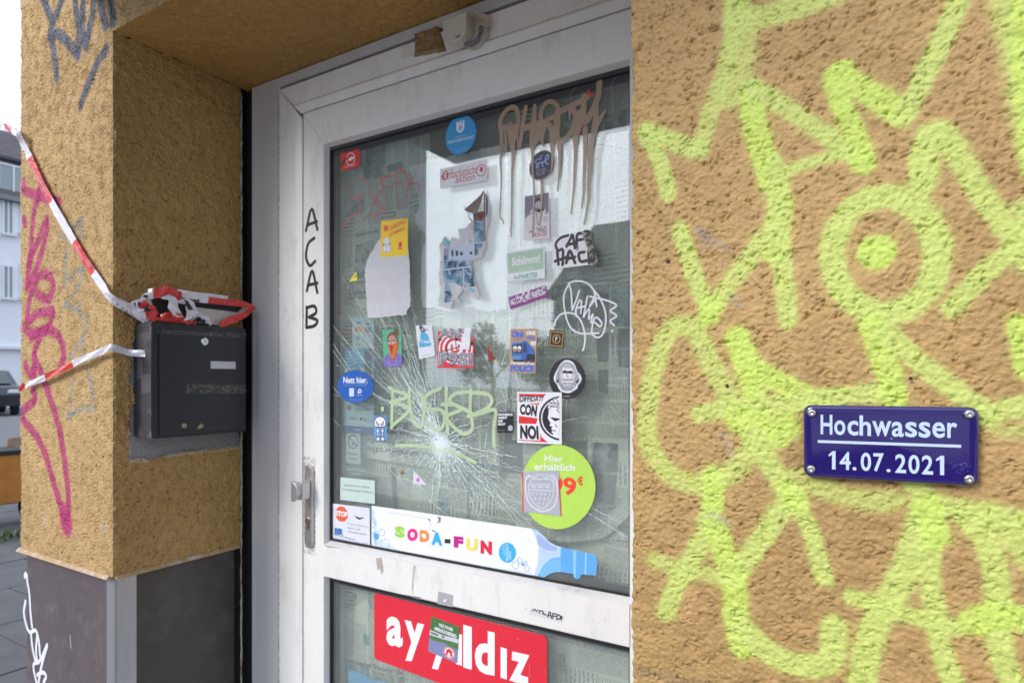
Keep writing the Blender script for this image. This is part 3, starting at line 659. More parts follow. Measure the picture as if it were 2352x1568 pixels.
# ------------------------------------------------------------------ letter box
M_box = mat('anthracite_steel', (.016, .018, .022), .42, var=.12, vscale=40, dirt=(.10, .09, .08), dscale=7, dlo=.62, dhi=.9, stretch=(1, .6, 2.4), bump=.00012, bscale=700)
M_box2 = mat('anthracite_side', (.045, .045, .052), .5, var=.12, vscale=40, dirt=(.17, .16, .165), dscale=8, dlo=.52, dhi=.62, bump=.00012, bscale=700)
by0, by1 = .854, 1.112; bz1, bz0 = H+.142, H-.146
lb = empty('letter_box', (XC, (by0+by1)/2, bz0), 'black steel letter box screwed to the entrance reveal and wrapped with barrier tape', 'letter box')
b = B(); b.bbox((XC-.02, by0, bz0), (XM-.004, by1, bz1), .004, seg=3); b.build('body', M_box2, lb)
b = B(); b.bbox((XM-.0045, by0+.0002, bz0+.0005), (XM-.0012, by1-.0002, bz1-.0005), .0012); b.build('front_frame', M_box, lb)
b = B(); b.bbox((XM-.0015, by0+.014, bz0+.006), (XM+.0035, by1-.003, bz1-.022), .0022, seg=3); dr = b.build('door', M_box, lb)
b = B(); b.box((XM-.0014, by0+.0125, bz0+.0045), (XM-.0008, by1-.0015, bz1-.0205)); b.build('door_gap_shade', M_gask, lb)  # black slab added to draw the shade in the gap round the door
lk = onX(467.6, 784, XM)
b = B(); b.lathe((XM+.003, lk.y, lk.z), (1, 0, 0), [(.0104, 0), (.0104, .003), (.0086, .0045), (.0040, .0045), (.0036, .0035)], 24); b.build('lock', mat('chrome', (.62, .66, .66), .18, 1), dr)
b = B(); b.box((XM+.0066, lk.y-.0006, lk.z-.0005), (XM+.0072, lk.y+.0006, lk.z+.0045)); b.build('keyhole', M_gask, dr)
n0, n1 = onX(484, 829, XM+.004), onX(541, 847, XM+.004)
b = B(); b.bbox((XM+.003, n0.y, n1.z), (XM+.0048, n1.y, n0.z), .0006); b.build('name_plate', mat('blank_name_card', (.55, .56, .57), .4, var=.06, vscale=300), dr)
for (x, y, s, pts) in ((423,977,1,[(-1,-.2),(-.8,.7),(0,1),(.8,.7),(1,-.1),(.7,-.9),(-.2,-1)]), (461,978,1.15,[(-1,-.9),(-.9,-.1),(-.3,.3),(-.1,1),(.3,.9),(.5,.35),(1.2,.2),(.8,-.3),(.2,-.8),(-.5,-1)])):
    p = onX(x, y, XM+.004); b = B(); b.prism([(XM+.0032, p.y+a_*.0072*s, p.z+c_*.006*s) for a_, c_ in pts], (.0014, 0, 0)); o = b.build('putty_dab', mat('putty', (.36, .27, .18), .7, var=.3, vscale=200, bump=.0006, bscale=300), dr)
    o['label'] = 'tan dab of filler on the letter box door'
# streaks of old adhesive, tape remains
M_streak = mat('dried_adhesive', (.17, .14, .11), .7, var=.5, vscale=160)
b = B()
def streak(b, P, wd, seed=0, conv=None):
    r = random.Random(seed); pts = [conv(*p) for p in P]
    for k in range(len(pts)-1):
        for t in np.linspace(0, 1, 9)[:-1]:
            p = pts[k].lerp(pts[k+1], t); 
            if r.random() < .6: l = r.uniform(.002, .008); b.add([(XM+.0038, p.y, p.z+r.uniform(-wd, wd)), (XM+.0038, p.y+l, p.z+r.uniform(-wd, wd)), (XM+.0038, p.y+l*.9, p.z+r.uniform(-wd, wd)*.5)], [(0, 1, 2)])
def smear(q, m_):
    b = B(); b.add([onX(x, y, XM+.0037) for x, y in q], [(0, 3, 2, 1)]); o = b.build('tape_smear', m_, dr)
SM = []
streak(b, [(438,890),(455,878),(500,888),(562,892)], .004, 3, lambda x, y: onX(x, y, XM+.004)); streak(b, [(362,757),(440,764),(560,775)], .003, 4, lambda x, y: onX(x, y, XM+.004)); streak(b, [(430,898),(500,903),(562,905)], .0025, 5, lambda x, y: onX(x, y, XM+.004))
b.build('adhesive_streaks', M_streak, dr)['kind'] = 'stuff'
b = B(); 
for (u0, u1, z0, z1) in ((.15, .95, .095, .115), (.1, .45, -.0, .112), (.35, .92, -.035, .012)): b.add([(XC+(XM-XC)*u0, by0-.0004-.0001*u0, H+z0), (XC+(XM-XC)*u1-.003, by0-.0004-.0001*u0, H+z0+.003), (XC+(XM-XC)*u1-.003, by0-.0004-.0001*u0, H+z1+.002), (XC+(XM-XC)*u0, by0-.0004-.0001*u0, H+z1)], [(0, 1, 2, 3)])
b.build('tape_remains', mat('clear_tape_remains', (.105, .10, .108), .3), lb)

# ------------------------------------------------------------------ enamel flood mark sign
M_en = mat('blue_enamel', (.014, .004, .115), .12, spec=.6, coat=.6, bump=.0012, bscale=14)
M_enw = mat('white_enamel', (.52, .62, .80), .2)
M_scr = mat('stainless_screw', (.55, .53, .52), .28, 1)
ys = YF-.006
TL, TR, BR, BL = (onY(x, y, ys-.002) for x, y in ((1845,929.5),(2249,935),(2248,1117),(1846,1094)))
o3 = (TL+TR+BR+BL)/4
sign = empty('flood_mark_sign', tuple(o3), 'blue enamel sign with the word Hochwasser and the date 14.07.2021', 'sign')
def sp(u, v, y=0): 
    p = BL*(1-u)*(1-v)+BR*u*(1-v)+TR*u*v+TL*(1-u)*v; return Vector((p.x, ys+y, p.z))
W_, H_ = (TR-TL).length, (TL-BL).length; rc = .0085
def rrect(n=6):
    o = []
    for cu, cv, a0 in ((W_-rc, H_-rc, 0), (rc, H_-rc, 90), (rc, rc, 180), (W_-rc, rc, 270)):
        for k in range(n+1): t = R(a0+90*k/n); o.append(((cu+rc*math.cos(t))/W_, (cv+rc*math.sin(t))/H_))
    return o
rings = [(0, .004), (0, -.0008), (.0008, -.0030), (.0022, -.0046), (.0045, -.0050), (.0075, -.0040)]
b = B(); N = 28; V = []
for s, y in rings:
    for (u, v) in rrect(): V.append(sp(.5+(u-.5)*(1-2*s/W_), .5+(v-.5)*(1-2*s/H_), y))
b.add(V, [(i*N+k, i*N+(k+1) % N, (i+1)*N+(k+1) % N, (i+1)*N+k) for i in range(len(rings)-1) for k in range(N)]+[tuple(range(5*N, 6*N))])
plate = b.build('plate', M_en, sign, True); bm = bmesh.new(); bm.from_mesh(plate.data); bmesh.ops.recalc_face_normals(bm, faces=bm.faces); bm.to_mesh(plate.data); bm.free()
if plate.data.polygons[-1].normal.y > 0: plate.data.flip_normals()
for (X, Y) in ((1864,948),(2226,951),(1862.5,1077),(2226,1100)):
    p = onY(X, Y, ys-.006); b = B(); prof = [(.0042, 0), (.0041, .0012), (.0034, .0024), (.0022, .0031), (.0018, .0032), (.0015, .0018), (.0001, .0017)]
    b.lathe((p.x, ys-.0038, p.z), (0, -1, 0), [(r*1.12, h) for r, h in prof], 24); s_ = b.build('screw', M_scr, sign, True)
    b = B(); b.lathe((p.x, ys-.0034, p.z), (0, -1, 0), [(.0056, 0), (.0054, .0006)], 20); b.build('screw_washer', M_gask, sign)
# ------------------------------------------------------------------ lettering
TC = {}
def text2d(s, bold=0., shear=0., space=1., res=3):
    k = (s, bold, shear, space)
    if k in TC: return TC[k]
    cu = bpy.data.curves.new('t', 'FONT'); cu.body = s; cu.offset = bold; cu.shear = shear; cu.space_character = space; cu.resolution_u = res; cu.fill_mode = 'FRONT'
    o = bpy.data.objects.new('t', cu); me = bpy.data.meshes.new_from_object(o)
    V = np.array([v.co[:2] for v in me.vertices]) if len(me.vertices) else np.zeros((0, 2)); Fc = [list(p.vertices) for p in me.polygons]
    bpy.data.objects.remove(o); bpy.data.curves.remove(cu); bpy.data.meshes.remove(me)
    if len(V):
        # fixed vertical box: baseline to cap height when plain
        lo, hi = V.min(0), V.max(0)
    else: lo, hi = np.zeros(2), np.ones(2)
    TC[k] = (V, Fc, lo, hi); return TC[k]
def ell(n=28, a0=0, a1=2*math.pi, cx=.5, cy=.5, rx=.5, ry=.5):
    full = abs(a1-a0-2*math.pi) < 1e-6
    return [(cx+rx*math.cos(t), cy+ry*math.sin(t)) for t in np.linspace(a0, a1, n, endpoint=not full)]

class Decal:
    """thin printed sheet on a plane; corners TL TR BR BL in photograph coordinates"""
    def __init__(s, name, label, cat, corners, y0, m, shape=None, group=None, th=.0003, lift=0, parent=None, conv=None, plane='y'):
        un = {'y': onY, 'x': onX}[plane]; s.n = Vector((0, -1, 0)) if plane == 'y' else Vector((1, 0, 0))
        cs = km(conv, corners) if conv else corners
        off = y0-lift if plane == 'y' else y0+lift
        s.TL, s.TR, s.BR, s.BL = (un(x, y, off) for x, y in cs); s.th = th; s.k = 0; s.parts = {}; s.conv = conv; s.un = un; s.off = off
        s.W = ((s.TR-s.TL).length+(s.BR-s.BL).length)/2; s.H = ((s.TL-s.BL).length+(s.TR-s.BR).length)/2
        shp = shape or [(0, 0), (1, 0), (1, 1), (0, 1)]
        pts = [s.P(u, v, 0) for u, v in shp]
        b = B(); b.prism(pts, s.n*th); s.base = b.build(name, m, parent)
        if parent is None: tag(s.base, label, cat, group)
        elif label: s.base['label'] = label
    def P(s, u, v, k): return s.BL*(1-u)*(1-v)+s.BR*u*(1-v)+s.TR*u*v+s.TL*(1-u)*v+s.n*k
    def uv(s, X, Y):
        """photograph point to u,v"""
        if s.conv: X, Y = s.conv(X, Y)
        p = s.un(X, Y, s.off); M = np.array([[(s.BR-s.BL)[i], (s.TL-s.BL)[i]] for i in range(3)]); r = np.array(p-s.BL)
        u, v = np.linalg.lstsq(M, r, rcond=None)[0]
        for _ in range(6):
            e = np.array(p-s.P(u, v, 0)); J = np.array([[(s.BR-s.BL)[i]*(1-v)+(s.TR-s.TL)[i]*v, (s.TL-s.BL)[i]*(1-u)+(s.TR-s.BR)[i]*u] for i in range(3)])
            d = np.linalg.lstsq(J, e, rcond=None)[0]; u += d[0]; v += d[1]
        return (u, v)
    def lay(s, part, m):
        s.k += 1; d = s.parts.setdefault(part, (B(), [], {})); b, ms, _ = d
        if m not in ms: ms.append(m)
        return b, ms.index(m), s.th+s.k*.00005
    def poly(s, pts, m, part='picture'):
        b, i, k = s.lay(part, m); P = [s.P(u, v, k) for u, v in pts]; b.add(P, fix(P, tessellate_polygon([P]), s.n, 1), i); return s
    def rect(s, u0, v0, u1, v1, m, part='picture'): return s.poly([(u0, v0), (u1, v0), (u1, v1), (u0, v1)], m, part)
    def circ(s, cx, cy, r, m, part='picture', ry=None, n=24): return s.poly(ell(n, cx=cx, cy=cy, rx=r, ry=(ry or r*s.W/s.H)), m, part)
    def ringp(s, cx, cy, r0, r1, m, part='picture', n=28, a0=0, a1=2*math.pi, asp=None):
        b, i, k = s.lay(part, m); asp = asp or s.W/s.H; A = ell(n+1, a0, a1+1e-5, cx, cy, r0, r0*asp); Bq = ell(n+1, a0, a1+1e-5, cx, cy, r1, r1*asp)
        V = [s.P(u, v, k) for u, v in A]+[s.P(u, v, k) for u, v in Bq]; N = len(A); b.add(V, fix4(V, [(j, j+1, N+j+1, N+j) for j in range(N-1)], s.n), i); return s
    def stroke(s, pts, wd, m, part='picture', sm=4, px=False):
        """width in metres (or fraction of W if px False and wd>..)"""
        if px: pts = [s.uv(*p) for p in pts]
        q = [(u*s.W, v*s.H) for u, v in pts]; q = smooth(q, sm) if len(q) > 2 and sm > 1 else q
        b, i, k = s.lay(part, m); V, Fc, S = ribbon(q, wd)
        V3 = [s.P(x/s.W, y/s.H, k+S[j]*.0002) for j, (x, y) in enumerate(V)]; b.add(V3, fix4(V3, Fc, s.n), i); return s
    def text(s, t, box, m, part='lettering', bold=.0, shear=0, space=1., hfit=None):
        V, Fc, lo, hi = text2d(t, bold, shear, space)
        if not len(V): return s
        b, i, k = s.lay(part, m)
        if len(box) == 4 and not hasattr(box[0], '__len__'): u0, v0, u1, v1 = box; q = [(u0, v0), (u1, v0), (u1, v1), (u0, v1)]
        else: q = box
        q = [np.array(p) for p in q]; N = (V-lo)/(hi-lo)
        P3 = []
        for a, c in N:
            p = q[0]*(1-a)*(1-c)+q[1]*a*(1-c)+q[2]*a*c+q[3]*(1-a)*c; P3.append(s.P(p[0], p[1], k))
        b.add(P3, fix4(P3, Fc, s.n), i); return s
    def done(s):
        for part, (b, ms, _) in s.parts.items(): b.build(part, ms, s.base)
        return s.base
def fix4(P, Fc, n):
    o = []
    for f in Fc:
        nn = Vector((0, 0, 0)); L = len(f)
        for i in range(L): nn += Vector(P[f[i]]).cross(Vector(P[f[(i+1) % L]]))
        o.append(tuple(f) if nn.dot(n) >= 0 else tuple(f)[::-1])
    return o
# raised lettering of the enamel sign
def raised(s, q, th, part):
    V, Fc, lo, hi = text2d(s, .018, 0, 1.0, 5); N = (V-lo)/(hi-lo); q = [np.array(p) for p in q]; b = B(); P = []
    for a, c in N:
        p = q[0]*(1-a)*(1-c)+q[1]*a*(1-c)+q[2]*a*c+q[3]*(1-a)*c; P.append(sp(p[0], p[1], -.0041))
    Fc = fix4(P, Fc, Vector((0, -1, 0))); d = Vector((0, -th, 0)); n = len(P)
    from collections import Counter
    ed = Counter(); di = {}
    for f in Fc:
        for i in range(len(f)):
            a, c = f[i], f[(i+1) % len(f)]; ed[frozenset((a, c))] += 1; di[frozenset((a, c))] = (a, c)
    b.add([p+d for p in P], Fc); b.add(P+[p+d for p in P], [(di[e][0], di[e][1], n+di[e][1], n+di[e][0]) for e, k in ed.items() if k == 1])
    return b.build(part, M_enw, plate)
def suv(X, Y):
    X, Y = (3100+X/3.0947)*.588, (1550+Y/3.0947)*.588; p = onY(X, Y, ys-.005); u = v = .5
    for _ in range(8):
        e = p-sp(u, v, -.005); J = np.array([[((BR-BL)*(1-v)+(TR-TL)*v)[i], ((TL-BL)*(1-u)+(TR-BR)*u)[i]] for i in (0, 2)]); dd = np.linalg.solve(J, [e.x, e.z]); u += dd[0]; v += dd[1]
    return (u, v)
words = [('H', 326,214,468,452), ('o', 492,281,625,460), ('c', 652,286,782,464), ('h', 797,222,935,468), ('w', 950,290,1182,474), ('a', 1187,298,1332,482), ('s', 1350,300,1492,486), ('s', 1513,300,1655,492), ('e', 1678,304,1830,494), ('r', 1858,309,1978,496)]
d2 = [('1', 422,654,507,874), ('4', 556,662,690,880), ('.', 712,845,760,887), ('0', 812,672,936,894), ('7', 963,678,1090,902), ('.', 1122,868,1172,908), ('2', 1228,690,1360,918), ('0', 1388,698,1522,928), ('2', 1550,704,1686,936), ('1', 1722,710,1820,943)]
def one(x0, y0, x1, y1):
    w = (x1-x0)*.56; P = [sp(*suv(x, y), -.0041) for x, y in ((x1-w*.9,y1),(x1,y1),(x1,y0),(x1-w*.75,y0),(x0,y0+42),(x0+4,y0+66),(x1-w*.9,y0+42))]; b = B(); b.prism(P, (0, -.0007, 0)); b.build('numeral', M_enw, plate)
for c, x0_, y0_, x1_, y1_ in words+d2:
    if c == '1': one(x0_, y0_, x1_, y1_); continue
    raised(c, [suv(x0_, y1_-4), suv(x1_, y1_+3), suv(x1_, y0_+2), suv(x0_, y0_)], .0007, 'letter' if c.isalpha() else 'numeral')
b = B(); b.prism([sp(*suv(x, y), -.0041) for x, y in ((292,552),(2025,612),(2025,578),(292,520))], (0, -.0007, 0)); b.build('rule', M_enw, plate)
b = B(); p = sp(*suv(1183, 505), -.0041); b.lathe(p, (0, -1, 0), [(.0011, 0), (.0010, .0006), (.0004, .0008)], 10); b.build('drain_plug', ink(90, 140, 190), plate, True)
b = B(); r = random.Random(3)
for _ in range(46):
    p = sp(*suv(2040+r.gauss(0, 75), 850+r.gauss(0, 45)), -.0043); l = r.uniform(.0002, .0008); b.add([p, p+Vector((l, 0, l*.3)), p+Vector((l*.7, 0, l))], [(0, 1, 2)])
b.build('chalky_fleck', ink(150, 160, 215), plate)['kind'] = 'stuff'
# ------------------------------------------------------------------ street and surroundings
M_asph = mat('asphalt', (.10, .10, .105), .9, var=.2, vscale=8, bump=.002, bscale=120)
M_pave = mat('concrete_flag', (.10, .10, .102), .85, var=.22, vscale=5, bump=.0012, bscale=90, dirt=(.10, .095, .085), dscale=3, dlo=.5, dhi=.8)
M_joint = mat('pale_street_paving', (.27, .26, .25), .95, var=.15, vscale=9, bump=.001, bscale=60)
def struct(name, a, b_, m):
    b = B(); b.box(a, b_); o = b.build(name, m); return tag(o, kind='structure')
struct('ground', (-120, -90, -.30), (60, 120, -.14), M_asph)
g = struct('pavement', (-12, -3.2, -.14), (6, 40, -.012), M_joint)
fl = bpy.data.meshes.new('paving_slab'); b = B(); b.bbox((-.348, -.348, -.012), (.348, .348, 0), .005, seg=1); fl.from_pydata([tuple(v) for v in b.v], [], b.f); fl.materials.append(M_pave)
r = random.Random(5)
for i in range(14):
    for j in range(16):
        x, y = -11.6+i*.706, -2.8+j*.706+(i % 2)*.353
        if x < -2.6 and len([1 for c in g.children]) < 296:
            o = bpy.data.objects.new('paving_slab', fl); link(o, g, (x, y, r.uniform(-.002, .002)))
M_kerb = mat('granite_kerb', (.30, .29, .28), .8, var=.2, vscale=20)
for i in range(24):
    b = B(); b.bbox((-12.2, -3+i*1.0, -.2), (-12.005, -3+i*1.0+.985, 0), .01); o = b.build('kerbstone', M_kerb, g)
road = struct('road', (-60, -90, -.14), (-12.3, 120, -.135), mat('road_asphalt', (.15, .15, .155), .85, var=.15, vscale=3, bump=.002, bscale=90))
road2 = struct('road', (-11.9, -10, -.14), (60, -3.3, -.134), mat('side_road_asphalt', (.38, .38, .37), .85, var=.15, vscale=3))

M_plas = mat('white_render', (.84, .84, .86), .85, var=.03, vscale=3)
M_win = mat('house_window_glass', (.26, .31, .31), .15, spec=.8)
M_wf = mat('white_window_frame', (.75, .75, .77), .4)
M_roof = mat('slate_roof', (.06, .062, .07), .6, var=.2, vscale=6)
M_gut = mat('zinc_gutter', (.20, .21, .22), .5, .5)
def house_block(name, label, x0, y0, x1, y1, h, wallm, roofh=2.5, face='+x', rows=3, cols=6, ww=1.1, wh=1.45, zrow=2.9, z1=1.0, roofm=None, c0=None, pitch=None):
    root = empty(name, ((x0+x1)/2, (y0+y1)/2, 0), label, 'house')
    b = B(); b.box((x0, y0, -.14), (x1, y1, h)); b.build('wall', wallm, root)
    b = B()
    if face in '+x-x': 
        xm = (x0+x1)/2; b.prism([(x0-.35, y0-.2, h-.05), (x1+.35, y0-.2, h-.05), (xm, y0-.2, h+roofh)], (0, y1-y0+.4, 0))
    else:
        ym = (y0+y1)/2; b.prism([(x0-.2, y0-.35, h-.05), (x0-.2, y1+.35, h-.05), (x0-.2, ym, h+roofh)], (x1-x0+.4, 0, 0))
    rf = b.build('roof', roofm or M_roof, root)
    n_ = {'+x': ((1, 0), x1), '-x': ((-1, 0), x0), '+y': ((0, 1), y1), '-y': ((0, -1), y0)}[face]
    a0, a1 = (y0, y1) if face[1] == 'x' else (x0, x1)
    for c in range(cols):
        for q in range(rows):
            m_ = a0+(a1-a0)*(c+.5)/cols; zz = z1+q*zrow
            def pt(s_, d, z): return (n_[1]+n_[0][0]*d, m_+s_, z) if face[1] == 'x' else (m_+s_, n_[1]+n_[0][1]*d, z)
            b = B(); b.box(pt(-ww/2, .01, zz), pt(ww/2, .03, zz+wh)); f_ = b.build('window', M_win, root)
            b = B()
            for s0, s1, za, zb in ((-ww/2-.06, -ww/2, zz, zz+wh), (ww/2, ww/2+.06, zz, zz+wh), (-ww/2-.06, ww/2+.06, zz+wh, zz+wh+.07), (-.03, .03, zz, zz+wh)): b.box(pt(s0, .012, za), pt(s1, .06, zb))
            b.build('window_frame', M_wf, f_)
            b = B(); b.box(pt(-ww/2-.12, .0, zz-.07), pt(ww/2+.12, .12, zz)); b.build('window_sill', M_wf, f_)
    return root, rf
wx = -40.
hy = onX(0, 500, wx).y
root, rf = house_block('white_house', 'white rendered house with a grey slate roof seen past the left edge of the pillar', wx-9, hy-14, wx, hy+14, 10.9, M_plas, 5, '+x', 1, 1, roofm=mat('brown_tiles', (.11, .095, .095), .7, var=.25, vscale=4))
for o in [c for c in root.children if c.name.startswith('window')]:
    for q in list(o.children): bpy.data.objects.remove(q)
    bpy.data.objects.remove(o)
def winx(X0, X1, Y0, Y1, par, depth=.25):
    a, c = onX(X0, Y1, wx), onX(X1, Y1, wx); zt_ = onX(X0, Y0, wx).z; zb_ = a.z; ya, yb = a.y, c.y
    b = B(); b.box((wx+.002, ya, zb_), (wx+.02, yb, zt_)); f_ = b.build('window', M_win, par)
    b = B()
    for u, v, z0, z1 in ((ya-.09, ya, zb_, zt_+.09), (yb, yb+.09, zb_, zt_+.09), (ya, yb, zt_, zt_+.09), ((ya+yb)/2-.04, (ya+yb)/2+.04, zb_, zt_)): b.box((wx, u, z0), (wx+.08, v, z1))
    b.build('window_frame', M_wf, f_); b = B(); b.box((wx, ya-.2, zb_-.12), (wx+.25, yb+.2, zb_)); b.build('window_sill', M_wf, f_)
for dy in (-40, 0, 40, 80): 
    for (Y0, Y1) in ((460, 535), (612, 683)): winx(9+dy, 27+dy, Y0+dy*.18*0, Y1, root)
b = B(); b.box((wx-.02, hy-14, 10.75), (wx+.45, hy+14, 11.0)); b.build('gutter', M_gut, rf)
b = B(); zc = onX(0, 795, wx).z; b.box((wx-.02, hy-14, zc-.15), (wx+.3, hy+14, zc)); b.build('string_course', M_wf, root)
for k in (-3.2, 0.25, 3.4):                                  # dormers
    yy = onX(22, 400, wx).y+k; b = B(); b.box((wx-3, yy-.9, 11.0), (wx-.25, yy+.9, 13.0)); dm = b.build('dormer', M_roof, rf)
    # (thing > roof > dormer: the window is joined into the dormer part)
    b = B(); b.box((wx-.25, yy-.62, 11.3), (wx-.21, yy+.62, 12.7)); o = b.build('dormer_window', M_win, rf)
    b = B(); 
    for u, v, z0, z1 in ((-.72,-.62,11.2,12.8),(.62,.72,11.2,12.8),(-.62,.62,12.7,12.8),(-.62,.62,11.2,11.3),(-.04,.04,11.3,12.7)): b.box((wx-.25, yy+u, z0), (wx-.16, yy+v, z1))
    b.build('dormer_frame', M_wf, rf)
    b = B(); b.prism([(wx-3.1, yy-1.1, 13.0), (wx-.05, yy-1.1, 13.0), (wx-.05, yy-1.1, 13.15), (wx-3.1, yy-1.1, 13.6)], (0, 2.2, 0)); b.build('dormer_roof', M_roof, rf)
# parked car (a dark crossover), nose towards +y... seen at the pillar's edge
def build_car(loc, rz):
    root = empty('parked_car', loc, 'dark blue parked car in front of the white house across the street', 'car')
    mb = mat('car_paint', (.012, .016, .028), .2, coat=1); mg = mat('car_glass', (.05, .07, .07), .05, spec=.8); mt_ = mat('tyre', (.02, .02, .02), .8); mr = mat('alloy', (.3, .3, .31), .3, .9)
    sec = [(-2.15, .35), (-2.2, .75), (-2.05, 1.02), (-1.85, 1.08), (-1.45, 1.12), (-.75, 1.62), (.6, 1.68), (1.35, 1.45), (1.85, 1.12), (2.1, .95), (2.15, .4)]
    b = B(); n = len(sec); prof = []
    for s_, wd in ((-1, .78), (-.96, .9), (.96, .9), (1, .78)):
        for (x, z) in sec:
            ww_ = wd*(1-.22*max(0, (z-1.05)/.63)); prof.append((x*(1 if abs(s_) < 1 else .98), math.copysign(ww_, s_), z))
    b.add(prof, [(j*n+i, j*n+(i+1) % n, (j+1)*n+(i+1) % n, (j+1)*n+i) for j in range(3) for i in range(n)]+[tuple(range(n))[::-1], tuple(range(3*n, 4*n))])
    ob = b.build('body', mb, root, loc=loc)
    parts = [ob]
    for s_ in (-1, 1):
        b = B(); y = s_*.865
        for q in ([(-1.3, 1.14), (-.72, 1.55), (-.1, 1.58), (-.1, 1.12)], [(0, 1.12), (0, 1.58), (.6, 1.6), (1.2, 1.4), (1.3, 1.14)]):
            b.prism([(x, y*(1-.17*max(0, (z-1.05)/.63)) + s_*.02, z) for x, z in q], (0, -s_*.05, 0))
        parts.append(b.build('side_window', mg, root, loc=loc))
        for x in (-1.38, 1.36):
            b = B(); b.lathe((x, s_*.70, .33), (0, s_, 0), [(.33, 0), (.34, .03), (.34, .18), (.30, .21), (.22, .21)], 28); wh_ = b.build('wheel', mt_, root, loc=loc); parts.append(wh_)
            b = B(); b.lathe((x, s_*.905, .33), (0, s_, 0), [(.21, 0), (.2, .015), (.05, .0)], 20); b.build('rim', mr, wh_)
        b = B(); b.bbox((-2.2, s_*.5, .78), (-1.98, s_*.86, .95), .04); parts.append(b.build('headlight', mat('headlight', (.7, .72, .75), .1), root, loc=loc))
    b = B(); b.prism([(-1.5, -.68, 1.125), (-.80, -.62, 1.60), (-.80, .62, 1.60), (-1.5, .68, 1.125)], (-.03, 0, .03)); parts.append(b.build('windscreen', mg, root, loc=loc))
    b = B(); b.box((-2.22, -.5, .45), (-2.1, .5, .62)); parts.append(b.build('bumper', mt_, root, loc=loc))
    for o in parts: pass
    root.rotation_euler = (0, 0, rz)
    for c in root.children: c.location = (0, 0, 0)
    # meshes were authored about the world origin, re-centre them
    for c in list(root.children):
        off = Vector(loc)
        c.data.transform(__import__('mathutils').Matrix.Translation(off))
        for g_ in c.children:
            pass
    for c in root.children:
        for g_ in c.children: 
            g_.location = Vector(LOC[g_.name])-Vector((0, 0, 0)); 
    return root
cl = onX(-14, 900, -31.0)
car = build_car((-33.2, cl.y+.3, -.135), R(168)); car.scale = (1.14, 1.14, 1.14)
# wooden cargo cart on the pavement
cx0 = onX(20, 1195, -7.3)
M_ply = mat('brown_plywood', (.36, .24, .17), .6, var=.2, vscale=9); M_or = mat('orange_board', (.50, .19, .03), .5, var=.15, vscale=9); M_blk = mat('black_rubber', (.02, .02, .02), .6)
ct = empty('cargo_cart', (-7.3, cx0.y, 0), 'wooden cargo cart with orange board and black wheels on the pavement', 'cart')
Y0 = cx0.y
b = B(); b.prism([(-7.35, Y0-.05, .25), (-7.35, Y0+.30, .25), (-7.35, Y0+.32, .70), (-7.35, Y0+.24, .80), (-7.35, Y0-.0, .78)], (.03, 0, 0)); b.build('rear_board', M_ply, ct)
b = B(); b.box((-7.32, Y0-.75, .22), (-6.9, Y0-.02, .66)); b.build('box', M_or, ct)
b = B(); b.bbox((-7.34, Y0-.8, .66), (-6.88, Y0+.02, .70), .01); b.build('rim_rail', M_blk, ct)
for yy in (Y0-.6, Y0+.12):
    b = B(); b.lathe((-7.0, yy, .16), (1, 0, 0), [(.02, -.02), (.16, 0), (.165, .03), (.16, .05), (.02, .07)], 24); b.build('wheel', M_blk, ct)
b = B(); b.tube([(-7.1, Y0-.7, .2), (-7.1, Y0+.34, .2)], .02); b.build('axle_bar', M_blk, ct)
# weeds at the kerb
M_leaf = mat('weed_leaf', (.07, .12, .03), .6, var=.3, vscale=30)
b = B(); r = random.Random(9); wc = onX(14, 1205, -6.4)
for _ in range(180):
    x, y = -6.4+r.gauss(0, .12), wc.y+r.gauss(0, .3); h = r.uniform(.03, .10); a = r.uniform(0, 6.28); b.add([(x, y, 0), (x+.02*math.cos(a), y+.02*math.sin(a), h*.6), (x+.035*math.cos(a+.4), y+.035*math.sin(a+.4), h), (x+.03*math.cos(a+.9), y+.03*math.sin(a+.9), h*.5)], [(0, 1, 2, 3)])
tag(b.build('weeds', M_leaf), 'green weeds in the pavement joints near the cart', 'weeds', kind='stuff')
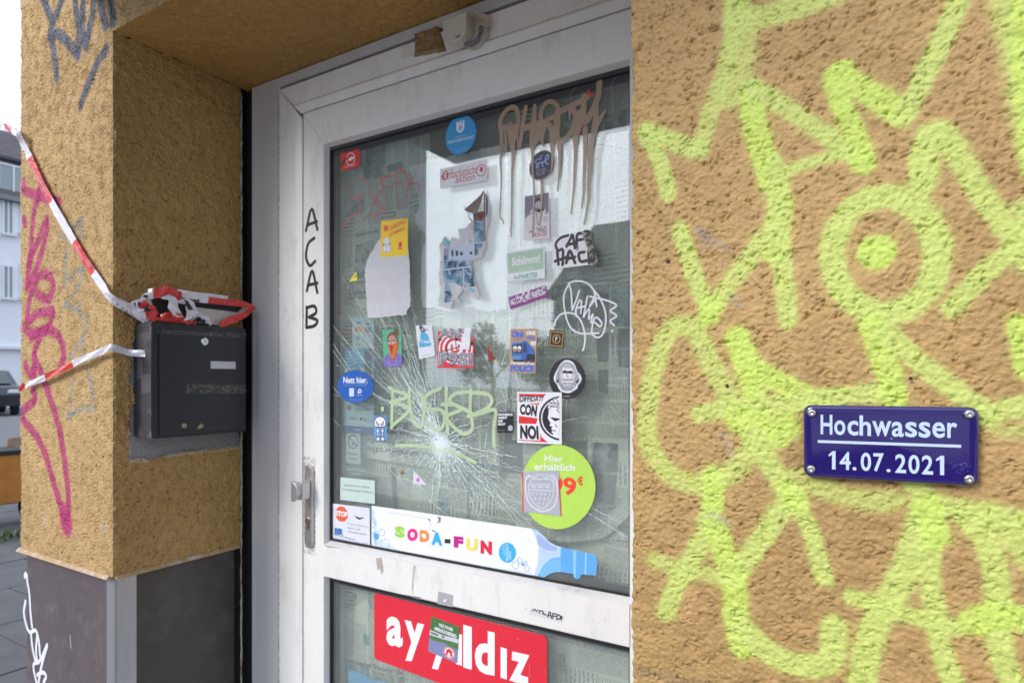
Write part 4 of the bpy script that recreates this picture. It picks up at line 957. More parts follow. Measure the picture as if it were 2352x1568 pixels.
# the other side of the entrance street, mirrored in the door glass
M_bA = mat('dull_facade', (.27, .28, .26), .8, var=.1, vscale=2); M_bB = mat('brown_facade', (.22, .215, .20), .8, var=.1, vscale=2)
house_block('apartment_house', 'tall dull apartment house across the street mirrored in the left of the glass', -40, -18, -16.5, -14, 11.5, M_bA, 3, '+y', 0, 0)
house_block('gabled_house', 'low brown house with pitched roof across the street mirrored at the right of the glass', -9.0, -22, 14, -15, 3.9, M_bB, 3.0, '+y', 1, 5, z1=1.2, ww=.8, wh=1.0)
b = B()
def tree(x, y, h, rad, seed, lab):
    root = empty('street_tree', (x, y, -.14), lab, 'tree', 'trees across the street'); r = random.Random(seed)
    b = B(); b.tube([(x, y, -.14), (x+.05, y, h*.3), (x-.05, y+.1, h*.6), (x, y, h*.85)], [.16, .12, .08, .03], 8)
    for k in range(6):
        a = k*1.05; b.tube([(x, y, h*(.35+.05*k)), (x+rad*.6*math.cos(a), y+rad*.6*math.sin(a), h*(.55+.05*k))], [.06, .02], 6)
    b.build('trunk', mat('bark', (.08, .06, .045), .9), root)
    b = B(); cl_ = [(x+r.gauss(0, rad*.5), y+r.gauss(0, rad*.5), h*.65+r.gauss(0, h*.16), rad*r.uniform(.25, .45)) for _ in range(22)]
    for (a, c, z, q) in cl_:
        for _ in range(120):
            d = Vector((r.gauss(0, 1), r.gauss(0, 1), r.gauss(0, 1))).normalized()*q*r.uniform(.5, 1); p = Vector((a, c, z))+d; s_ = .11; u = Vector((r.uniform(-1, 1), r.uniform(-1, 1), r.uniform(-1, 1))).normalized(); v = u.orthogonal().normalized()
            b.add([p, p+u*s_, p+u*s_*.6+v*s_*.6, p+v*s_], [(0, 1, 2, 3)])
    o = b.build('crown', mat('leaves', (.05, .085, .03), .6, var=.3, vscale=2), root); o['kind'] = 'stuff'
for i, (x, y, h, rd) in enumerate(((-14.2, -19.5, 3.6, 1.1), (-12.4, -20.5, 3.0, 1.3), (-10.9, -19.8, 3.3, 1.2))):
    tree(x, y, h, rd, i+3, ['bushy street tree beside the tall apartment house', 'lowest bushy tree between the two houses opposite', 'bushy street tree beside the low brown house'][i])
# ------------------------------------------------------------------ newspapers taped up behind the glass
def news_mat(name, rot, seed, paper=(.78, .81, .70), inkc=(.07, .085, .085)):
    m = bpy.data.materials.new(name); m.use_nodes = True; n = m.node_tree; L = n.links; p = n.nodes['Principled BSDF']; p.inputs['Roughness'].default_value = .9
    def M(op, a, b=None, c=None):
        q = n.nodes.new('ShaderNodeMath'); q.operation = op
        for i, v in enumerate((a, b, c)):
            if v is None: continue
            if isinstance(v, (int, float)): q.inputs[i].default_value = v
            else: L.new(v, q.inputs[i])
        return q.outputs[0]
    tc = n.nodes.new('ShaderNodeTexCoord'); mp = n.nodes.new('ShaderNodeMapping'); mp.inputs['Rotation'].default_value = (0, rot, 0); mp.inputs['Location'].default_value = (seed*.37+3, 0, seed*.21+3)
    L.new(tc.outputs['Object'], mp.inputs['Vector']); sx = n.nodes.new('ShaderNodeSeparateXYZ'); L.new(mp.outputs[0], sx.inputs[0]); x, z = sx.outputs[0], sx.outputs[2]
    lh, cw = .0037, .047
    li = M('FLOOR', M('DIVIDE', z, lh)); lf = M('FRACT', M('DIVIDE', z, lh)); ci = M('FLOOR', M('DIVIDE', x, cw)); cf = M('FRACT', M('DIVIDE', x, cw))
    line = M('MULTIPLY', M('GREATER_THAN', lf, .30), M('LESS_THAN', lf, .80)); col = M('MULTIPLY', M('GREATER_THAN', cf, .05), M('LESS_THAN', cf, .93))
    cx = n.nodes.new('ShaderNodeCombineXYZ'); L.new(M('MULTIPLY', x, 330), cx.inputs[0]); L.new(M('MULTIPLY', li, 9.7), cx.inputs[1]); L.new(M('MULTIPLY', z, 60), cx.inputs[2])
    nz = n.nodes.new('ShaderNodeTexNoise'); nz.inputs['Scale'].default_value = 1; nz.inputs['Detail'].default_value = 2; L.new(cx.outputs[0], nz.inputs['Vector'])
    word = M('MULTIPLY_ADD', nz.outputs[0], 4.5, -1.55)
    word = M('MINIMUM', M('MAXIMUM', word, 0), 1)
    c2 = n.nodes.new('ShaderNodeCombineXYZ'); L.new(ci, c2.inputs[0]); L.new(M('FLOOR', M('DIVIDE', M('ADD', z, M('MULTIPLY', ci, .031)), .085)), c2.inputs[1])
    wn = n.nodes.new('ShaderNodeTexWhiteNoise'); wn.noise_dimensions = '2D'; L.new(c2.outputs[0], wn.inputs['Vector'])
    blk = M('LESS_THAN', wn.outputs[0], .80)
    lf2 = M('FRACT', M('DIVIDE', z, .0105)); big = M('MULTIPLY', M('MULTIPLY', M('GREATER_THAN', lf2, .3), M('LESS_THAN', lf2, .85)), M('GREATER_THAN', wn.outputs[0], .88))
    a = M('MULTIPLY', M('MULTIPLY', line, col), M('MULTIPLY', word, blk)); a = M('MULTIPLY', a, .95); a = M('MAXIMUM', a, M('MULTIPLY', big, M('MULTIPLY', word, .9)))
    mx = n.nodes.new('ShaderNodeMixRGB'); L.new(a, mx.inputs[0]); mx.inputs[2].default_value = (*inkc, 1)
    n2 = n.nodes.new('ShaderNodeTexNoise'); n2.inputs['Scale'].default_value = 9; n2.inputs['Detail'].default_value = 5; L.new(tc.outputs['Object'], n2.inputs['Vector'])
    rr = n.nodes.new('ShaderNodeValToRGB'); rr.color_ramp.elements[0].position = .3; rr.color_ramp.elements[1].position = .7; rr.color_ramp.elements[0].color = (*[c*.80 for c in paper], 1); rr.color_ramp.elements[1].color = (*paper, 1)
    L.new(n2.outputs[0], rr.inputs[0]); L.new(rr.outputs[0], mx.inputs[1]); L.new(mx.outputs[0], p.inputs['Base Color']); return m
def photo_mat(name, c1, c2, sc=60, seed=0, c3=None):
    m = bpy.data.materials.new(name); m.use_nodes = True; n = m.node_tree; p = n.nodes['Principled BSDF']; p.inputs['Roughness'].default_value = .85
    tc = n.nodes.new('ShaderNodeTexCoord'); mp = n.nodes.new('ShaderNodeMapping'); mp.inputs['Location'].default_value = (seed*1.7, seed*.9, seed*.4); t = n.nodes.new('ShaderNodeTexNoise'); t.inputs['Scale'].default_value = sc; t.inputs['Detail'].default_value = 7; t.inputs['Distortion'].default_value = .8
    r = n.nodes.new('ShaderNodeValToRGB'); r.color_ramp.elements[0].position = .40; r.color_ramp.elements[1].position = .60; r.color_ramp.elements[0].color = (*c1, 1); r.color_ramp.elements[1].color = (*c2, 1)
    if c3: e = r.color_ramp.elements.new(.52); e.color = (*c3, 1)
    n.links.new(tc.outputs['Object'], mp.inputs[0]); n.links.new(mp.outputs[0], t.inputs['Vector']); n.links.new(t.outputs[0], r.inputs[0]); n.links.new(r.outputs[0], p.inputs['Base Color']); return m
NM = [news_mat('newsprint_%s' % k, rot, i) for i, (k, rot) in enumerate((('upright', 0.0), ('turned', R(90)), ('tilted', R(2)), ('steep', R(86))))]
PH = [photo_mat('press_photo_grey', (.05, .06, .06), (.33, .36, .34), 45, 1), photo_mat('press_photo_dark', (.03, .035, .04), (.13, .15, .15), 30, 2), photo_mat('press_photo_blue', (.05, .12, .18), (.30, .40, .42), 35, 3, (.12, .26, .34)), photo_mat('press_photo_green', (.06, .10, .08), (.33, .40, .33), 40, 4)]
INK = mat('newspaper_black', (.06, .065, .065), .9)
YN = YG+.050
def wave(x, z, s): return .0022*math.sin(x*19+s)+.002*math.sin(z*14+s*2)+.001*math.sin((x+z)*43+s)
class Page:
    def __init__(s, label, top, bot, d, m, conv=None, seed=0, nx=14, ny=12):
        s.d, s.seed, s.conv = YN+d, seed, conv
        T = [onY(*(conv(*p) if conv else p), s.d) for p in top]; Bo = [onY(*(conv(*p) if conv else p), s.d) for p in bot]
        def at(L, u): f = u*(len(L)-1); i = min(int(f), len(L)-2); return L[i].lerp(L[i+1], f-i)
        V = []
        for j in range(ny+1):
            for i in range(nx+1):
                p = at(T, i/nx).lerp(at(Bo, i/nx), j/ny); V.append((p.x, p.y+wave(p.x, p.z, seed), p.z))
        Fc = [(j*(nx+1)+i, (j+1)*(nx+1)+i, (j+1)*(nx+1)+i+1, j*(nx+1)+i+1) for j in range(ny) for i in range(nx)]
        s.o = mk('newspaper', V, Fc, m, None, None, True); tag(s.o, label, 'newspaper', None)
        b = s.o
    def pt(s, X, Y, k=.0006):
        if s.conv: X, Y = s.conv(X, Y)
        p = onY(X, Y, s.d); return Vector((p.x, s.d+wave(p.x, p.z, s.seed)-k, p.z))
    def photo(s, q, m, n=5):
        V = []
        for j in range(n+1):
            for i in range(n+1):
                u, v = i/n, j/n; x = q[0][0]*(1-u)*(1-v)+q[1][0]*u*(1-v)+q[2][0]*u*v+q[3][0]*(1-u)*v; y = q[0][1]*(1-u)*(1-v)+q[1][1]*u*(1-v)+q[2][1]*u*v+q[3][1]*(1-u)*v
                V.append(s.pt(x, y, .0007))
        mk('printed_photo', V, [(j*(n+1)+i, (j+1)*(n+1)+i, (j+1)*(n+1)+i+1, j*(n+1)+i+1) for j in range(n) for i in range(n)], m, s.o); return s
    def head(s, t, q, bold=.01, m=None):
        """q: BL BR TR TL"""
        V, Fc, lo, hi = text2d(t, bold); N = (V-lo)/(hi-lo); P = []
        for a, c in N:
            x = (q[0][0]*(1-a)+q[1][0]*a)*(1-c)+(q[3][0]*(1-a)+q[2][0]*a)*c; y = (q[0][1]*(1-a)+q[1][1]*a)*(1-c)+(q[3][1]*(1-a)+q[2][1]*a)*c; P.append(s.pt(x, y, .0009))
        mk('headline', P, fix4(P, Fc, Vector((0, -1, 0))), m or INK, s.o); return s
Pg = Page('newspaper sheet with a dark car photo in the upper left of the door', [(745,318),(985,258)], [(745,640),(1000,640)], .002, NM[2], seed=1)
Pg.photo([(841,338),(888,328),(888,378),(841,382)], PH[1]).photo([(836,382),(882,372),(882,408),(836,412)], PH[0]).photo([(890,382),(925,370),(930,385),(892,398)], PH[1]).photo([(805,460),(835,455),(835,500),(805,500)], PH[3])
Pg.head('Und Abschied der Familien', [(805,520),(920,498),(920,484),(805,506)], .02)
Pg = Page('newspaper sheet with a grey portrait photo at the left edge of the door', [(745,640),(1010,640)], [(745,705),(1010,712)], .004, NM[0], seed=2)
Pg.head('Bardst', [(800,688),(842,686),(842,662),(800,664)], .02)
Pg = Page('long newspaper sheet behind the white torn poster left of centre', [(745,500),(1010,470)], [(745,645),(1010,645)], -.001, NM[0], seed=3)
Pg.photo([(820,565),(860,550),(860,640),(815,640)], PH[3]); Pg.head('Stellengesuche', [(820,548),(872,536),(872,524),(820,536)], .02)
Pg = Page('newspaper sheet printed with narrow columns left of the impact', [(745,700),(1010,705)], [(745,985),(1010,990)], .006, NM[0], seed=4)
Pg.photo([(905,800),(935,802),(935,845),(905,842)], PH[1]).photo([(895,760),(940,762),(940,768),(895,766)], PH[1])
Pg = Page('newspaper sheet behind the cracked centre of the pane', [(1000,640),(1190,645)], [(1000,1080),(1150,1095)], .000, NM[2], seed=5)
Pg.head('Dienstag', [(965,885),(982,885),(982,877),(965,877)], .01)
Pg = Page('strip of newspaper with an upside down headline below the green tag', [(832,958),(1148,985)], [(832,1050),(1148,1098)], -.006, NM[2], seed=6)
Pg.photo([(885,968),(940,970),(940,998),(885,994)], PH[1]).photo([(842,965),(882,967),(882,982),(842,980)], PH[2]).photo([(1085,1062),(1146,1068),(1146,1080),(1085,1072)], PH[2])
Pg.head('Brühlstraße', [(935,1008),(842,1003),(842,1018),(935,1022)], .02); Pg.head('Victoriastraße', [(1000,1040),(842,1024),(842,1038),(1000,1052)], .015)
Pg = Page('wide newspaper sheet behind the brown dripping paint', [(1150,250),(1470,160)], [(1150,655),(1470,655)], .003, NM[2], seed=7)
Pg.photo([(1180,300),(1235,285),(1235,325),(1180,335)], PH[2]).photo([(1300,248),(1370,232),(1370,262),(1300,276)], PH[2]).photo([(1390,265),(1440,252),(1440,300),(1390,310)], PH[0]).photo([(1290,640),(1420,642),(1420,648),(1290,646)], PH[2])
Pg = Page('newspaper sheet turned sideways behind the white looping tag', [(1175,652),(1470,655)], [(1175,1010),(1470,1015)], .008, NM[1], seed=8)
Pg.photo([(1278,655),(1325,655),(1325,755),(1278,755)], PH[3]).photo([(1330,655),(1400,656),(1400,752),(1330,752)], PH[0]).photo([(1405,660),(1445,660),(1445,750),(1405,750)], PH[2]).photo([(1370,765),(1400,765),(1400,830),(1375,832)], PH[1]).photo([(1422,755),(1446,755),(1446,845),(1422,842)], PH[1]).photo([(1375,850),(1400,848),(1398,905),(1378,900)], PH[1])
Pg.head('Jobs in den Medien', [(1276,752),(1276,675),(1266,675),(1266,752)], .01); Pg.head('haltig', [(1233,758),(1233,728),(1222,728),(1222,758)], .015)
Pg = Page('newspaper sheet with motorcycle photos and prices at the lower right', [(1200,1005),(1470,1005)], [(1200,1225),(1470,1250)], .004, NM[1], seed=9)
Pg.photo([(1296,1010),(1350,1012),(1350,1070),(1330,1066)], PH[1]).photo([(1362,1015),(1420,1018),(1420,1085),(1362,1080)], PH[0]).photo([(1370,1087),(1418,1090),(1410,1160),(1368,1150)], PH[0]); Pg.head('399.-', [(1374,1035),(1374,1010),(1366,1010),(1366,1035)], .03)
Pg = Page('lower newspaper sheet with a sideways headline under the impact', [(745,1040),(1215,1090)], [(745,1275),(1215,1285)], .010, NM[3], seed=10)
Pg.photo([(1010,1140),(1032,1142),(1032,1200),(1010,1190)], PH[2]); Pg.head('Andere Vorg., Straße', [(1083,1190),(1083,1090),(1072,1090),(1072,1190)], .015); Pg.head('HEINZ ZU HERZ', [(905,1165),(893,1085),(887,1086),(899,1168)], .04, mat('news_white', (.55, .57, .54), .9)); Pg.photo([(898,1070),(910,1075),(912,1190),(900,1190)], PH[1])
Pg = Page('crumpled curved newspaper at the foot of the upper pane', [(1200,1195),(1300,1205),(1380,1190),(1435,1150)], [(1190,1225),(1300,1245),(1390,1235),(1470,1160)], -.010, NM[2], seed=11)
Pg = Page('newspaper corner with a dark blue picture at the lower right of the upper pane', [(1375,1170),(1470,1150)], [(1375,1235),(1470,1245)], -.002, NM[0], seed=12); Pg.photo([(1395,1165),(1445,1160),(1445,1230),(1420,1215)], PH[1])
Pg = Page('newspaper sheet of small print behind the bottle neck', [(1180,1225),(1470,1225)], [(1180,1400),(1470,1400)], .007, NM[3], seed=13)
Pg = Page('newspaper sheet with a question headline behind the lower pane', [(745,1330),(1000,1380)], [(745,1720),(1000,1720)], .002, NM[2], seed=14)
Pg.photo([(808,1362),(818,1364),(818,1378),(806,1374)], PH[0]).photo([(845,1375),(860,1380),(860,1400),(850,1398)], PH[2]).photo([(836,1455),(852,1457),(852,1480),(836,1478)], PH[2]).photo([(790,1512),(850,1530),(850,1600),(785,1600)], PH[2]).photo([(858,1538),(930,1552),(930,1600),(858,1600)], PH[3])
Pg.head('Rückenschmerzen? Brennende Füße?', [(782,1515),(928,1550),(928,1538),(782,1503)], .02)
Pg = Page('newspaper sheet with a small sideways portrait right of the red sign', [(1000,1372),(1470,1462)], [(1000,1720),(1470,1720)], .005, NM[1], seed=15); Pg.photo([(1282,1500),(1298,1500),(1298,1540),(1282,1540)], PH[0]).photo([(1343,1472),(1400,1486),(1400,1492),(1343,1478)], PH[2])
# dark blind added for the unlit room above the sheets
b = B(); b.box((xg0-.02, YN+.03, zg1-.16), (xr0+.05, YN+.04, zg1+.01)); o = b.build('dark_backdrop', mat('backdrop_black', (.012, .012, .014), .6)); tag(o, 'added black blind in the gap above the newspapers', 'backdrop')

# ------------------------------------------------------------------ torn papers, posters and stickers on the glass
def jag(pts, amp, seed=0, n=7, closed=True):
    r = random.Random(seed); o = []; N = len(pts)
    for i in range(N if closed else N-1):
        a, c = pts[i], pts[(i+1) % N]; L = math.hypot(c[0]-a[0], c[1]-a[1]); k = max(1, int(n*L/60)); nx_, ny_ = -(c[1]-a[1])/(L or 1), (c[0]-a[0])/(L or 1)
        for j in range(k):
            t = j/k; d = r.gauss(0, amp) if j else 0; o.append((a[0]+(c[0]-a[0])*t+nx_*d, a[1]+(c[1]-a[1])*t+ny_*d))
    return o
W_ = ink(232, 233, 240); WG = mat('torn_white_paper', (.62, .62, .66), .85, var=.08, vscale=35, bump=.0006, bscale=60)
BK = ink(26, 26, 32); RD = ink(222, 42, 52); GY = ink(120, 122, 130)
def freeform(name, label, cat, pts, m, conv=None, lift=0, th=.00035, corners=None, grp=None):
    P = km(conv, pts) if conv else pts; xs = [p[0] for p in P]; ys_ = [p[1] for p in P]
    c = [(min(xs), min(ys_)), (max(xs), min(ys_)), (max(xs), max(ys_)), (min(xs), max(ys_))]
    TLw, TRw, BRw, BLw = (onY(x, y, YG) for x, y in c)
    d = Decal.__new__(Decal); un = onY; d.n = Vector((0, -1, 0)); d.off = YG-lift; d.TL, d.TR, d.BR, d.BL = (onY(x, y, d.off) for x, y in c); d.th = th; d.k = 0; d.parts = {}; d.conv = conv; d.un = onY
    d.W = ((d.TR-d.TL).length+(d.BR-d.BL).length)/2; d.H = ((d.TL-d.BL).length+(d.TR-d.BR).length)/2
    b = B(); Q = [onY(x, y, d.off) for x, y in P]; b.prism(Q, d.n*th); d.base = b.build(name, m); tag(d.base, label, cat, grp); return d

# white torn sheet and yellow sticker
freeform('torn_paper', 'large torn white paper glued below the yellow sticker', 'paper', jag([(430,985),(405,1020),(385,1060),(360,1090),(345,1135),(325,1190),(322,1250),(330,1340),(338,1450),(345,1553),(450,1548),(525,1536),(620,1531),(632,1490),(652,1468),(648,1330),(644,1150),(634,1050),(632,985)], 2.5, 4), WG, k5, lift=.0002)
s = Decal('sticker', 'bright yellow rectangular sticker overlapping the torn white paper', 'sticker', [(440,855),(634,832),(632,1103),(437,1113)], YG, ink(246, 204, 40), conv=k5, lift=.0008)
for i, (t, b_) in enumerate((('UNBEDINGT', (.30,.70,.98,.92)), ('STIMMEN', (.33,.53,.90,.68)))): s.text(t, [(b_[0],b_[1]),(b_[2],b_[1]+.17),(b_[2],b_[3]+.10),(b_[0],b_[1]+.12)], ink(226, 110, 60), bold=.03)
s.rect(.10,.70,.28,.87, ink(236, 130, 40)); s.text('✶', (.12,.72,.26,.85), RD)
s.circ(.22,.42,.11, ink(215, 225, 232)).rect(.08,.12,.38,.36, ink(190, 205, 205)).rect(.12,.16,.20,.28, W_).rect(.25,.15,.34,.28, W_).rect(.08,.30,.14,.36, RD).rect(.33,.32,.38,.37, ink(80,110,170))
s.poly([(.66,.30),(.72,.39),(.78,.36),(.80,.26),(.70,.22)], RD).rect(.66,.18,.80,.21, RD).done()
s = Decal('sticker', 'small red square sticker in the top left corner of the glass', 'sticker', [(150,370),(284,337),(286,463),(155,498)], YG, ink(214, 34, 34), conv=k5)
s.ringp(.52,.56,.22,.25, W_).poly([(.35,.5),(.50,.68),(.70,.66),(.72,.55),(.55,.47)], W_).text('TATORT SICHERHEIT', (.16,.13,.86,.21), W_).poly([(0,.42),(.22,.62),(.35,.74),(.30,.60),(.12,.36),(0,.26)], BK).done()
s = Decal('sticker', 'round sky blue camera surveillance sticker near the top of the glass', 'sticker', [(905,122),(1126,70),(1126,350),(905,400)], YG, ink(44, 150, 210), shape=ell(40), conv=k5)
s.poly([(.36,.86),(.36,.66),(.40,.60),(.50,.55),(.60,.62),(.62,.70),(.62,.88),(.57,.86),(.57,.78),(.53,.78),(.53,.88),(.48,.86),(.46,.78),(.42,.86)], W_).circ(.50,.69,.075, ink(44,150,210)).ringp(.50,.69,.035,.055, W_)
s.text('DIESES OBJEKT WIRD', (.28,.445,.70,.475), W_).text('VIDEOÜBERWACHT', (.07,.34,.93,.43), W_, bold=.008).text('nach § 4 und Art. 13 informieren wir Sie', (.24,.14,.80,.17), ink(170,215,240)).text('Verantwortlich: Inhaber', (.32,.08,.72,.11), ink(170,215,240)).done()
s = Decal('sticker', 'white oblong sticker with red script and a round red emblem', 'sticker', [(865,483),(1203,410),(1203,563),(865,622)], YG, ink(240, 240, 246), conv=k5)
r1 = ink(204, 70, 78)
s.text('Antifaschistische', (.02,.42,.80,.86), r1, shear=.35).text('aktion', (.33,.13,.76,.48), r1, shear=.35).stroke([(.04,.62),(.10,.40),(.17,.55),(.14,.85),(.05,.62)], .003, r1, 'lettering')
s.ringp(.885,.52,.085,.10, r1).poly([(.85,.47),(.86,.66),(.90,.70),(.93,.62),(.91,.53),(.93,.45),(.885,.42),(.885,.50)], r1).done()
freeform('paper_scrap', 'yellow triangular scrap of a torn sticker left of the torn white paper', 'paper scrap', [(210,1292),(268,1285),(263,1215)], ink(226, 226, 60), k5).poly([(.55,.35),(.85,.45),(.90,.75)], ink(200, 60, 90)).done()
o_ = freeform('brightening_paper', 'ragged white paper sheet added to brighten the glass behind the torn photo poster', 'paper', jag([(640,460),(835,410),(1000,382),(1150,345),(1290,312),(1352,298),(1356,700),(1350,1100),(1346,1495),(1180,1500),(1090,1470),(960,1512),(850,1488),(735,1470),(725,1300),(730,1130),(745,1030),(775,980),(740,930),(690,880),(690,800),(720,760),(690,620),(665,540)], 5, 3, 6), mat('white_sheet', (.84, .85, .88), .8, var=.06, vscale=18, dirt=(.62, .64, .68), dscale=12, dlo=.5, dhi=.75), k5, lift=-.0275)  # white sheet added to brighten the milky sky reflection
# torn poster: paper residue, and the printed pictures that survive between the rips
kp = lambda x, y: ((1680+x/2.9585)*.588, (700+y/2.9585)*.588)
TP = mat('poster_paper_back', (.60, .60, .63), .9, var=.14, vscale=45, bump=.0008, bscale=80, dirt=(.42, .41, .42), dscale=30, dlo=.55, dhi=.7)
tor = freeform('torn_poster', 'torn remains of a blue photo poster in the middle of the upper pane', 'poster', jag([(405,300),(470,470),(520,480),(640,440),(660,120),(700,300),(680,480),(640,620),(645,760),(600,900),(480,940),(500,1160),(560,1290),(575,1385),(500,1380),(380,1260),(320,1360),(370,1420),(270,1400),(240,1500),(100,1460),(120,1300),(100,1100),(130,900),(110,770),(170,660),(240,720),(260,670),(340,700),(325,570),(420,570),(470,500)], 9, 8, 10), TP, kp, lift=.0001)
def tp(pts, m): tor.poly([tor.uv(*p) for p in pts], m, 'printed_photo')
PB = [photo_mat('poster_water', (.10, .22, .33), (.33, .47, .60), 30, 5), photo_mat('poster_flood', (.05, .10, .16), (.42, .52, .62), 55, 6, (.18, .30, .42)), photo_mat('poster_wall', (.42, .50, .66), (.56, .63, .78), 12, 7), photo_mat('poster_brick', (.20, .10, .08), (.36, .22, .17), 40, 8)]
tp([(495,390),(620,370),(618,180),(632,130),(640,180),(636,720),(512,740),(505,500)], PB[3]); tp([(512,490),(618,470),(618,722),(512,740)], PB[0]); tp([(515,485),(612,475),(612,545),(520,560)], PB[1])
tp([(645,160),(668,240),(670,380),(645,450)], ink(60,70,100)); tp([(145,735),(172,662),(235,730),(230,780),(180,785)], PB[0])
tp([(160,800),(215,795),(215,940),(158,940)], ink(146,146,176)); tp([(222,795),(445,755),(500,745),(500,900),(470,935),(222,945)], PB[2]); tp([(455,850),(470,760),(512,750),(512,870)], PB[2])
for (a, c, d, e) in ((250,820,272,892),(298,826,326,888),(350,840,380,880),(462,836,488,870),(252,926,270,936)): tp([(a, c), (d, c), (d, e), (a, e)], ink(40,46,60))
tp([(165,880),(196,878),(196,936),(165,938)], ink(50,90,140)); tp([(158,948),(470,938),(478,1000),(152,1040)], PB[1]); tp([(520,750),(600,742),(605,790),(560,800),(552,880),(518,880)], PB[1])
tp([(148,1056),(380,1032),(380,1245),(280,1190),(170,1200)], PB[0]); tp([(200,1052),(378,1034),(378,1090),(215,1100)], PB[1]); tp([(400,1030),(490,1020),(500,1160),(520,1235),(400,1250)], PB[1]); tp([(176,1215),(210,1180),(240,1270),(176,1275)], PB[0])
tp([(170,1290),(232,1282),(258,1340),(235,1400),(262,1410),(170,1425)], PB[1]); tp([(430,1262),(512,1262),(512,1310),(470,1290)], ink(120,190,205)); tp([(452,680),(500,735),(452,742)], PB[0])
tor.done()
fl_ = B(); q = [onY(*kp(*p), YG) for p in ((437,372),(590,205),(632,120),(600,260),(578,418),(500,405))]
V = [p+Vector((0, -.001-.014*t, 0)) for p, t in zip(q, (1, .4, .1, .1, .9, 1.1))]
fl_.add(V+[p+Vector((0, .0004, 0)) for p in V], [(0, 5, 3, 1), (1, 3, 2), (5, 4, 3)]+[(6, 7, 9, 11), (7, 8, 9), (11, 9, 10)]); o = fl_.build('peeled_flap', mat('brown_paper_back', (.26, .215, .185), .85, var=.1, vscale=60), tor.base); o['label'] = 'brown folded over flap of the poster'
# round dark sticker, portrait card
s = Decal('sticker', 'dark grey round sticker with a pale blue beast under the brown drips', 'sticker', [(360,500),(523,452),(523,640),(357,690)], YG, ink(170, 160, 140), shape=ell(36), conv=k6)
s.circ(.5,.5,.47, ink(84, 84, 100), ry=.47, n=36); lb_ = ink(150,185,225)
s.stroke([(.30,.46),(.30,.56),(.42,.60),(.60,.60),(.66,.74),(.74,.80),(.76,.68),(.68,.62)], .0032, lb_).stroke([(.38,.58),(.36,.44)], .003, lb_).stroke([(.52,.58),(.54,.44)], .003, lb_).stroke([(.62,.60),(.74,.46)], .003, lb_).stroke([(.30,.62),(.22,.70),(.36,.74),(.48,.70),(.44,.80),(.52,.82)], .003, ink(150,150,215))
s.text('Jene Kerle', (.28,.32,.64,.38), W_, shear=.2).text('gibt es nirgends', (.28,.25,.68,.30), W_).text('in dieser Stadt', (.30,.18,.62,.23), W_).done()
s = Decal('sticker', 'white card sticker with a faded portrait under the round dark sticker', 'sticker', [(330,770),(485,745),(490,1040),(323,1057)], YG, ink(226, 220, 228), conv=k6)
s.rect(.02,.60,.98,.985, ink(132, 126, 142)).poly([(.02,.60),(.02,.48),(.20,.56),(.40,.60),(.80,.60),(.92,.52),(.98,.6)], ink(150,144,158)).circ(.56,.76,.13, ink(196,190,202)).poly([(.46,.80),(.46,.92),(.62,.93),(.68,.80),(.58,.86)], ink(74,70,84)).rect(.42,.55,.70,.66, ink(215,208,218)).poly([(.22,.60),(.30,.68),(.44,.64),(.66,.58),(.86,.66),(.90,.58)], ink(215,208,218)).circ(.55,.72,.02, ink(60,50,60)).stroke([(.48,.66),(.62,.665)], .0025, ink(120,80,90)).stroke([(.50,.60),(.55,.36),(.64,.30)], .003, ink(160,150,165)).circ(.86,.42,.10, ink(214,190,202))
s.text('NAZI', (.52,.17,.88,.27), ink(60,56,70)).text('HUNTER', (.38,.05,.92,.16), ink(205,90,110)).rect(.22,.17,.34,.20, ink(120,110,130)).done()
# black brush lettering on white
s = Decal('sticker', 'white sticker with thick black brush letters and a peeled corner', 'sticker', [(512,1035),(745,993),(768,1210),(510,1240)], YG, W_, conv=k6)
for q in ([(610,1022),(560,1040),(530,1080),(545,1120),(570,1110)],[(600,1095),(625,1045),(638,1020),(655,1105)],[(600,1085),(655,1072)],[(665,1100),(668,1020),(700,1008)],[(665,1055),(705,1048)],[(540,1128),(548,1210)],[(578,1120),(575,1212)],[(525,1190),(612,1160)],[(598,1200),(620,1120),(655,1200)],[(605,1175),(655,1162)],[(715,1130),(680,1140),(690,1190),(730,1185)],[(742,1125),(746,1200)],[(750,1160),(765,1130)]): s.stroke(q, .0062, BK, 'lettering', px=True)
for i in range(6): s.rect(.62,.46+.03*i,.70,.472+.03*i, GY, 'picture')
s.done()
fb = B(); q = [onY(*k6(*p), YG) for p in ((695,1000),(748,987),(780,1080),(820,1195),(775,1225),(738,1110))]; V = [p+Vector((0, -.001-a_, 0)) for p, a_ in zip(q, (.0, .006, .011, .014, .008, .002))]
fb.add(V, [(0, 5, 2, 1), (5, 4, 3, 2)]); o = fb.build('peeled_corner', mat('sticker_back', (.42, .40, .36), .7), s.base)
fb = B()
for q in ([(735,1005),(765,1010),(740,1040)],[(745,1060),(775,1070),(755,1095)],[(760,1150),(790,1120),(795,1170)],[(800,1180),(780,1200),(775,1170)]):
    q = smooth([k6(*p) for p in q], 4); V, Fc, S = ribbon([(onY(*p, YG).x, onY(*p, YG).z) for p in q], .005); V3 = [Vector((v[0], YG-.0135-.0, v[1])) for v in V]; fb.add(V3, fix4(V3, Fc, Vector((0, -1, 0))))
fb.build('lettering', BK, o)
s = Decal('sticker', 'pale green and white landscape sticker with the word Schlimm', 'sticker', [(212,1133),(458,1095),(460,1298),(216,1330)], YG, ink(228, 232, 240), conv=k6)
